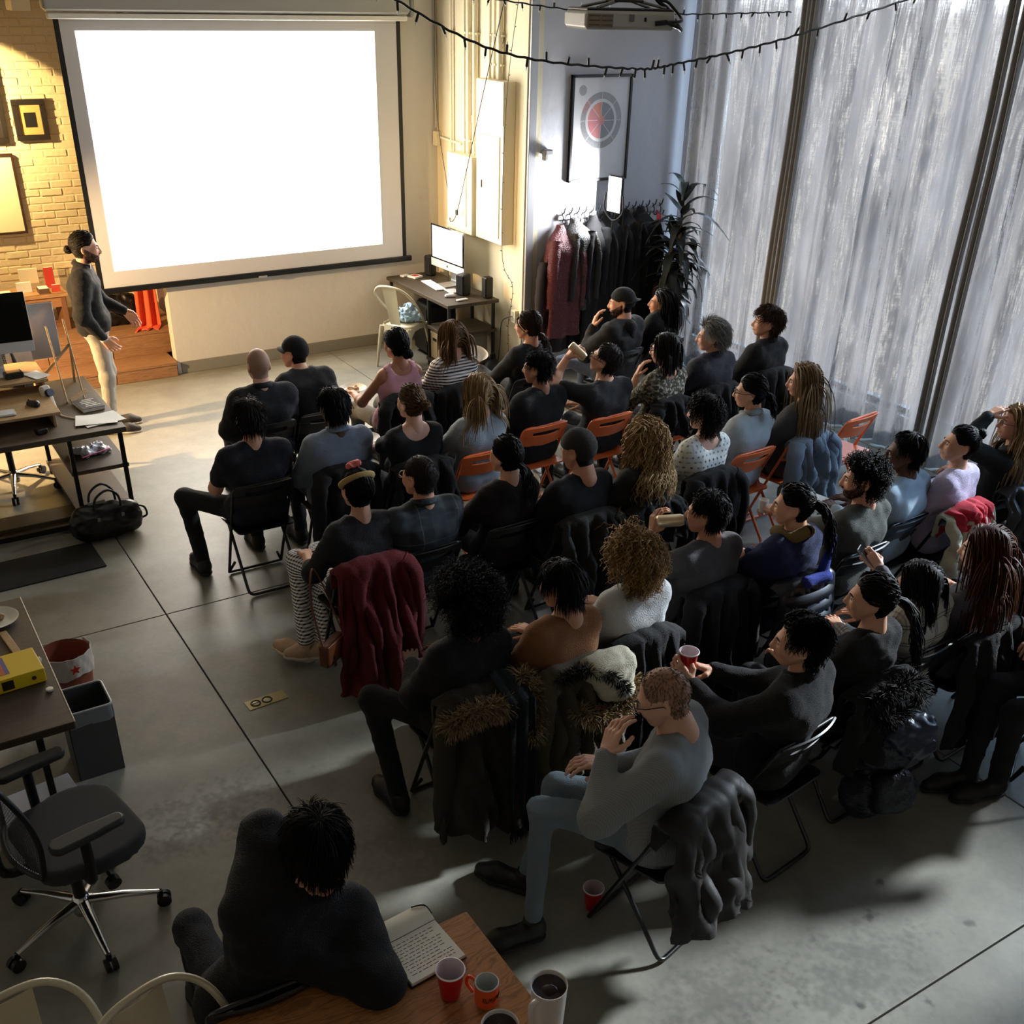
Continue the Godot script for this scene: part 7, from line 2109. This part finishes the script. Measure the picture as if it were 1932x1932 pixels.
func put_coats(C: Dictionary) -> void:
	var blk := cloth(Color(.026, .027, .032))
	var c := coat_on(C[17], "long red wool coat over a chair back, hem near the floor", {"L": .80, "w": .225, "amp": .045, "nf": 3.4, "flare": .11, "seed": 3, "spread": .05, "sleeves": [1.0], "sl": .46, "th": .02}, cloth(Color(.36, .04, .06), {"rim": .6}))
	var st := thing("leather_satchel", "small brown leather satchel hanging at the red coat's left side", "bag", c.position + Vector3(-.30, .36, .26), .6)
	var lt := mt(Color(.38, .19, .095), .5)
	part(st, "body", MB.new().box(Vector3(0, 0, 0), Vector3(.20, .14, .07), Basis.IDENTITY, .018).done(), lt)
	part(st, "flap", MB.new().box(Vector3(0, .02, .038), Vector3(.205, .115, .012), Basis.IDENTITY, .005).done(), mt(Color(.46, .24, .12), .45))
	for s: float in [-1.0, 1.0]: part(st, "buckle_strap", MB.new().box(Vector3(.05 * s, -.03, .047), Vector3(.02, .07, .006), Basis.IDENTITY, .002).done(), mt(Color(.25, .12, .06), .5))
	part(st, "shoulder_strap", MB.new().tube(arc([Vector3(-.09, .07, 0), Vector3(-.02, .28, -.10), Vector3(.12, .40, -.16), Vector3(.10, .07, 0)], 7), .007, 6, true, .5).done(), lt)
	coat_on(C[9], "dark navy coat over the chair of the man in pale blue", {"L": .58, "seed": 4, "sleeves": [-1.0]}, cloth(Color(.03, .036, .05)))
	coat_on(C[10], "black jacket over the chair of the woman with the updo", {"L": .45, "seed": 14}, blk)
	coat_on(C[2], "black jacket with a pale grey lining over the chair of the woman in pink", {"L": .40, "seed": 6, "sleeves": [-1.0]}, cloth(Color(.04, .042, .05)))
	coat_on(C[3], "black coat over the chair of the woman in stripes", {"L": .52, "seed": 7}, blk)
	coat_on(C[14], "black coat over the orange chair of the woman in the floral top", {"L": .30, "seed": 8, "sleeves": [-1.0], "w": .2}, blk)
	coat_on(C[15], "black overcoat over the chair of the grey-haired man", {"L": .66, "seed": 9, "spread": .08}, blk)
	coat_on(C[16], "black coat over the chair of the brown-haired man", {"L": .6, "seed": 10}, blk)
	coat_on(C[22], "black coat with wide lapels over the chair of the woman in polka dots", {"L": .72, "seed": 11, "sleeves": [-1.0, 1.0], "spread": .07}, blk)
	coat_on(C[24], "crumpled pale blue-grey hoodie over an orange chair back", {"L": .55, "seed": 12, "amp": .06, "nf": 2.6, "sleeves": [1.0, -1.0], "w": .19, "th": .03}, cloth(Color(.48, .54, .60)), "hoodie")
	coat_on(C[20], "olive-grey parka with straps over the chair of the person in a knit cap", {"L": .55, "seed": 13, "amp": .05, "sleeves": [1.0], "sl": .5}, cloth(Color(.16, .16, .145)))
	coat_on(C[21], "black jacket with a bright blue lining over the chair of the curly blonde woman", {"L": .28, "seed": 15}, cloth(Color(.045, .05, .06)))
	var pk := coat_on(C[25], "long olive parka with a fur-trimmed hood over a chair back", {"L": .74, "seed": 16, "amp": .045, "nf": 3.0, "flare": .10, "w": .225, "sleeves": [-1.0], "sl": .6, "th": .024, "fur": [[Vector3(-.22, .72, .27), Vector3(-.10, .77, .30), Vector3(.03, .76, .31)], [Vector3(.17, .82, .22), Vector3(.22, .70, .29), Vector3(.17, .56, .33)]]}, cloth(Color(.17, .15, .105)), "parka")
	var sc := []
	for i in 24:
		var v := i / 23.0
		var row := PackedVector3Array()
		for j in 9: row.append(Vector3(.10 + (j / 8.0 - .5) * .13, .86 - v * .82 if v > .06 else .83 + v * .5, (.16 if v < .06 else .345 + .03 * v) + .02 * sin(j * 1.6 + v * 2.0)))
		sc.append(row)
	var sf := thing("scarf", "dark teal scarf with a fringe hanging over the olive parka", "scarf", pk.position, pk.rotation.y)
	part(sf, "scarf_cloth", MB.new().sheet(sc, .012).done(), cloth(Color(.035, .085, .11)))
	for i in 14: part(sf, "fringe_tassel", MB.new().tube(PackedVector3Array([Vector3(.04 + i * .0095, .045, .375), Vector3(.04 + i * .0095, .0 + .012 * (i % 3), .38)]), PackedFloat32Array([.004, .002]), 5).done(), cloth(Color(.035, .085, .11)))
	var p2 := coat_on(C[26], "beige parka with a cream hood and fur edge over a chair back", {"L": .62, "seed": 17, "amp": .05, "w": .225, "sleeves": [-1.0, 1.0], "sl": .45, "th": .03, "fur": [[Vector3(-.06, .62, .29), Vector3(.06, .575, .33), Vector3(.20, .60, .31), Vector3(.27, .66, .26)]]}, cloth(Color(.30, .27, .21)), "parka")
	part(p2, "cream_hood", nets([[Vector3(.05, .80, .25), Vector3(.20, .78, .24), .075, .085], [Vector3(.10, .70, .29), Vector3(.20, .66, .28), .06, .06]], .06, .013, {"wr": .012}).done(true), cloth(Color(.78, .75, .66)))
	part(p2, "dark_fur_collar", fur(arc([Vector3(-.14, .80, .24), Vector3(-.02, .83, .27), Vector3(.10, .78, .32), Vector3(.16, .70, .345)], 8), 800, .035, Color(.16, .13, .10), Color(.07, .055, .045), 18, .035).done(true, true), mt(Color.WHITE, .8, 0.0, {"vc": true}))
	coat_on(C[27], "long black coat over the chair of the person in white", {"L": .74, "seed": 19, "spread": .07, "sleeves": [-1.0]}, blk)
	coat_on(C[28], "long charcoal wool coat over the chair of the man with the gold can", {"L": .78, "seed": 20, "spread": .08, "sleeves": [-1.0, 1.0], "sl": .55}, cloth(Color(.045, .048, .055)))
	var pf := coat_on(C[29], "shiny dark navy quilted puffer jacket with a bright blue collar edge", {"L": .54, "seed": 22, "amp": .015, "quilt": true}, mt(Color(.075, .09, .13), .35), "puffer_jacket")
	part(pf, "blue_hood_edge", nets([[Vector3(.10, .84, .22), Vector3(.17, .99, .20), .03, .012], [Vector3(-.05, .80, .24), Vector3(.10, .80, .25), .035, .03]], .02, .010, {"wr": .006}).done(true), cloth(Color(.09, .17, .52)))
	coat_on(C[32], "cream coat with a red lining over the chair of the woman in lavender", {"L": .42, "seed": 23, "w": .215, "amp": .05, "lining": cloth(Color(.72, .12, .20)), "th": .024}, cloth(Color(.78, .76, .66)))
	coat_on(C[33], "grey-black leather jacket over the chair at the right edge", {"L": .50, "seed": 24, "amp": .05}, mt(Color(.11, .11, .115), .4))
	coat_on(C[34], "dark brown waxed jacket with zips over the chair of the man in grey", {"L": .56, "seed": 25, "amp": .03, "nf": 2.0, "w": .23, "sleeves": [1.0], "sl": .36, "th": .03, "flare": .1}, mt(Color(.085, .075, .06), .6))
	coat_on(C[39], "long black coat over the chair of the woman with auburn hair", {"L": .66, "seed": 26, "w": .24, "spread": .08, "sleeves": [1.0]}, blk)
	coat_on(C[41], "black coat over the chair of the person in teal", {"L": .5, "seed": 27}, blk)
	coat_on(C[37], "black coat with a fuzzy black fur collar over a chair in the last row", {"L": .42, "seed": 41, "w": .22, "fur_dark": true}, blk)
	# backpack on the chair in the last row
	var o: Node3D = C[37]
	var bp := thing("backpack", "dark navy backpack slumped against a black chair in the last row", "backpack", o.position + Vector3(.04, .0, .22), -.25)
	var nv := mt(Color(.06, .09, .15), .5, 0.0, {"tri": 3.0, "nrm": "quilt", "ns": .6})
	part(bp, "main_sack", nets([[Vector3(-.09, .20, .06), Vector3(.09, .20, .06), .11, .11], [Vector3(-.07, .44, .04), Vector3(.07, .45, .04), .10, .10], [Vector3(.0, .56, .05), Vector3(.08, .58, .07), .09, .08]], .10, .013, {"wr": .018, "seed": 3}).done(true), nv)
	part(bp, "front_pocket", nets([[Vector3(-.06, .24, .17), Vector3(.06, .24, .17), .06, .06], [Vector3(-.05, .33, .15), Vector3(.05, .33, .15), .05, .05]], .06, .012, {"wr": .012, "seed": 6}).done(true), nv)
	part(bp, "top_flap", nets([[Vector3(-.02, .60, .10), Vector3(.10, .60, .12), .075, .075], [Vector3(.03, .52, .15), Vector3(.12, .50, .15), .05, .05]], .06, .012, {"wr": .02, "ws": Vector3(18, 18, 18), "seed": 9}).done(true), mt(Color(.10, .15, .24), .35))
	for s: float in [-1.0, 1.0]: part(bp, "strap", MB.new().tube(arc([Vector3(.07 * s, .58, -.02), Vector3(.09 * s, .42, -.10), Vector3(.08 * s, .20, -.06)], 6), .018, 7, true, .35).done(), nv)
	part(bp, "pale_tag", bx(Vector3(.03, .70, .06), Vector3(.05, .06, .006), .002), mt(Color(.30, .34, .42), .6))
	# bag on the floor beyond the empty chair, near the curtain
	one("white_tote", "bright white tote bag on the floor by the curtain", "bag", nets([[Vector3(-.12, .10, 0), Vector3(.12, .11, .03), .09, .10], [Vector3(-.05, .20, 0), Vector3(.08, .20, .02), .08, .06]], .08, .014, {"wr": .03, "ws": Vector3(16, 16, 16), "planes": [[Vector3.DOWN, 0.0]]}).done(true), mt(Color(.88, .87, .85), .7), Vector3(6.85, 0, -4.95), .3)
	one("white_bag", "white paper bag beyond the empty orange chair", "bag", nets([[Vector3(-.10, .12, 0), Vector3(.10, .12, .0), .08, .08], [Vector3(-.08, .26, 0), Vector3(.08, .26, .0), .06, .06]], .06, .014, {"wr": .03, "ws": Vector3(16, 16, 16), "planes": [[Vector3.DOWN, 0.0]]}).done(true), mt(Color(.88, .87, .85), .7), Vector3(6.75, 0, -5.55), .1)
	red_cup("red plastic cup standing on the floor by the man in grey's chair", Vector3(2.135, 0, -2.60))

const SKY := 3.2
const SUN := 3.4
const EXPO := 1.0
const SCREEN := 24.0
const GLOW := 1.3
const WARM := 5.0
const WARM2 := 26.0
const LED := 6.0
const WY0 := 1.85
const WY1 := 3.5

func _ready() -> void:
	make_light()
	make_textures()
	make_room()
	make_screen()
	make_recess()
	make_chase()
	make_coat_corner()
	make_projector()
	make_front_desk()
	make_left_desk()
	make_near_left()
	make_table_near()
	print("props ", Time.get_ticks_msec())
	heads = [head_shape(false), head_shape(true)]
	hands = [hand_shape(.45, .3), hand_shape(.75, .8), hand_shape(.2, .1)]
	face_parts()
	seat_everyone()
	print("done ", Time.get_ticks_msec())
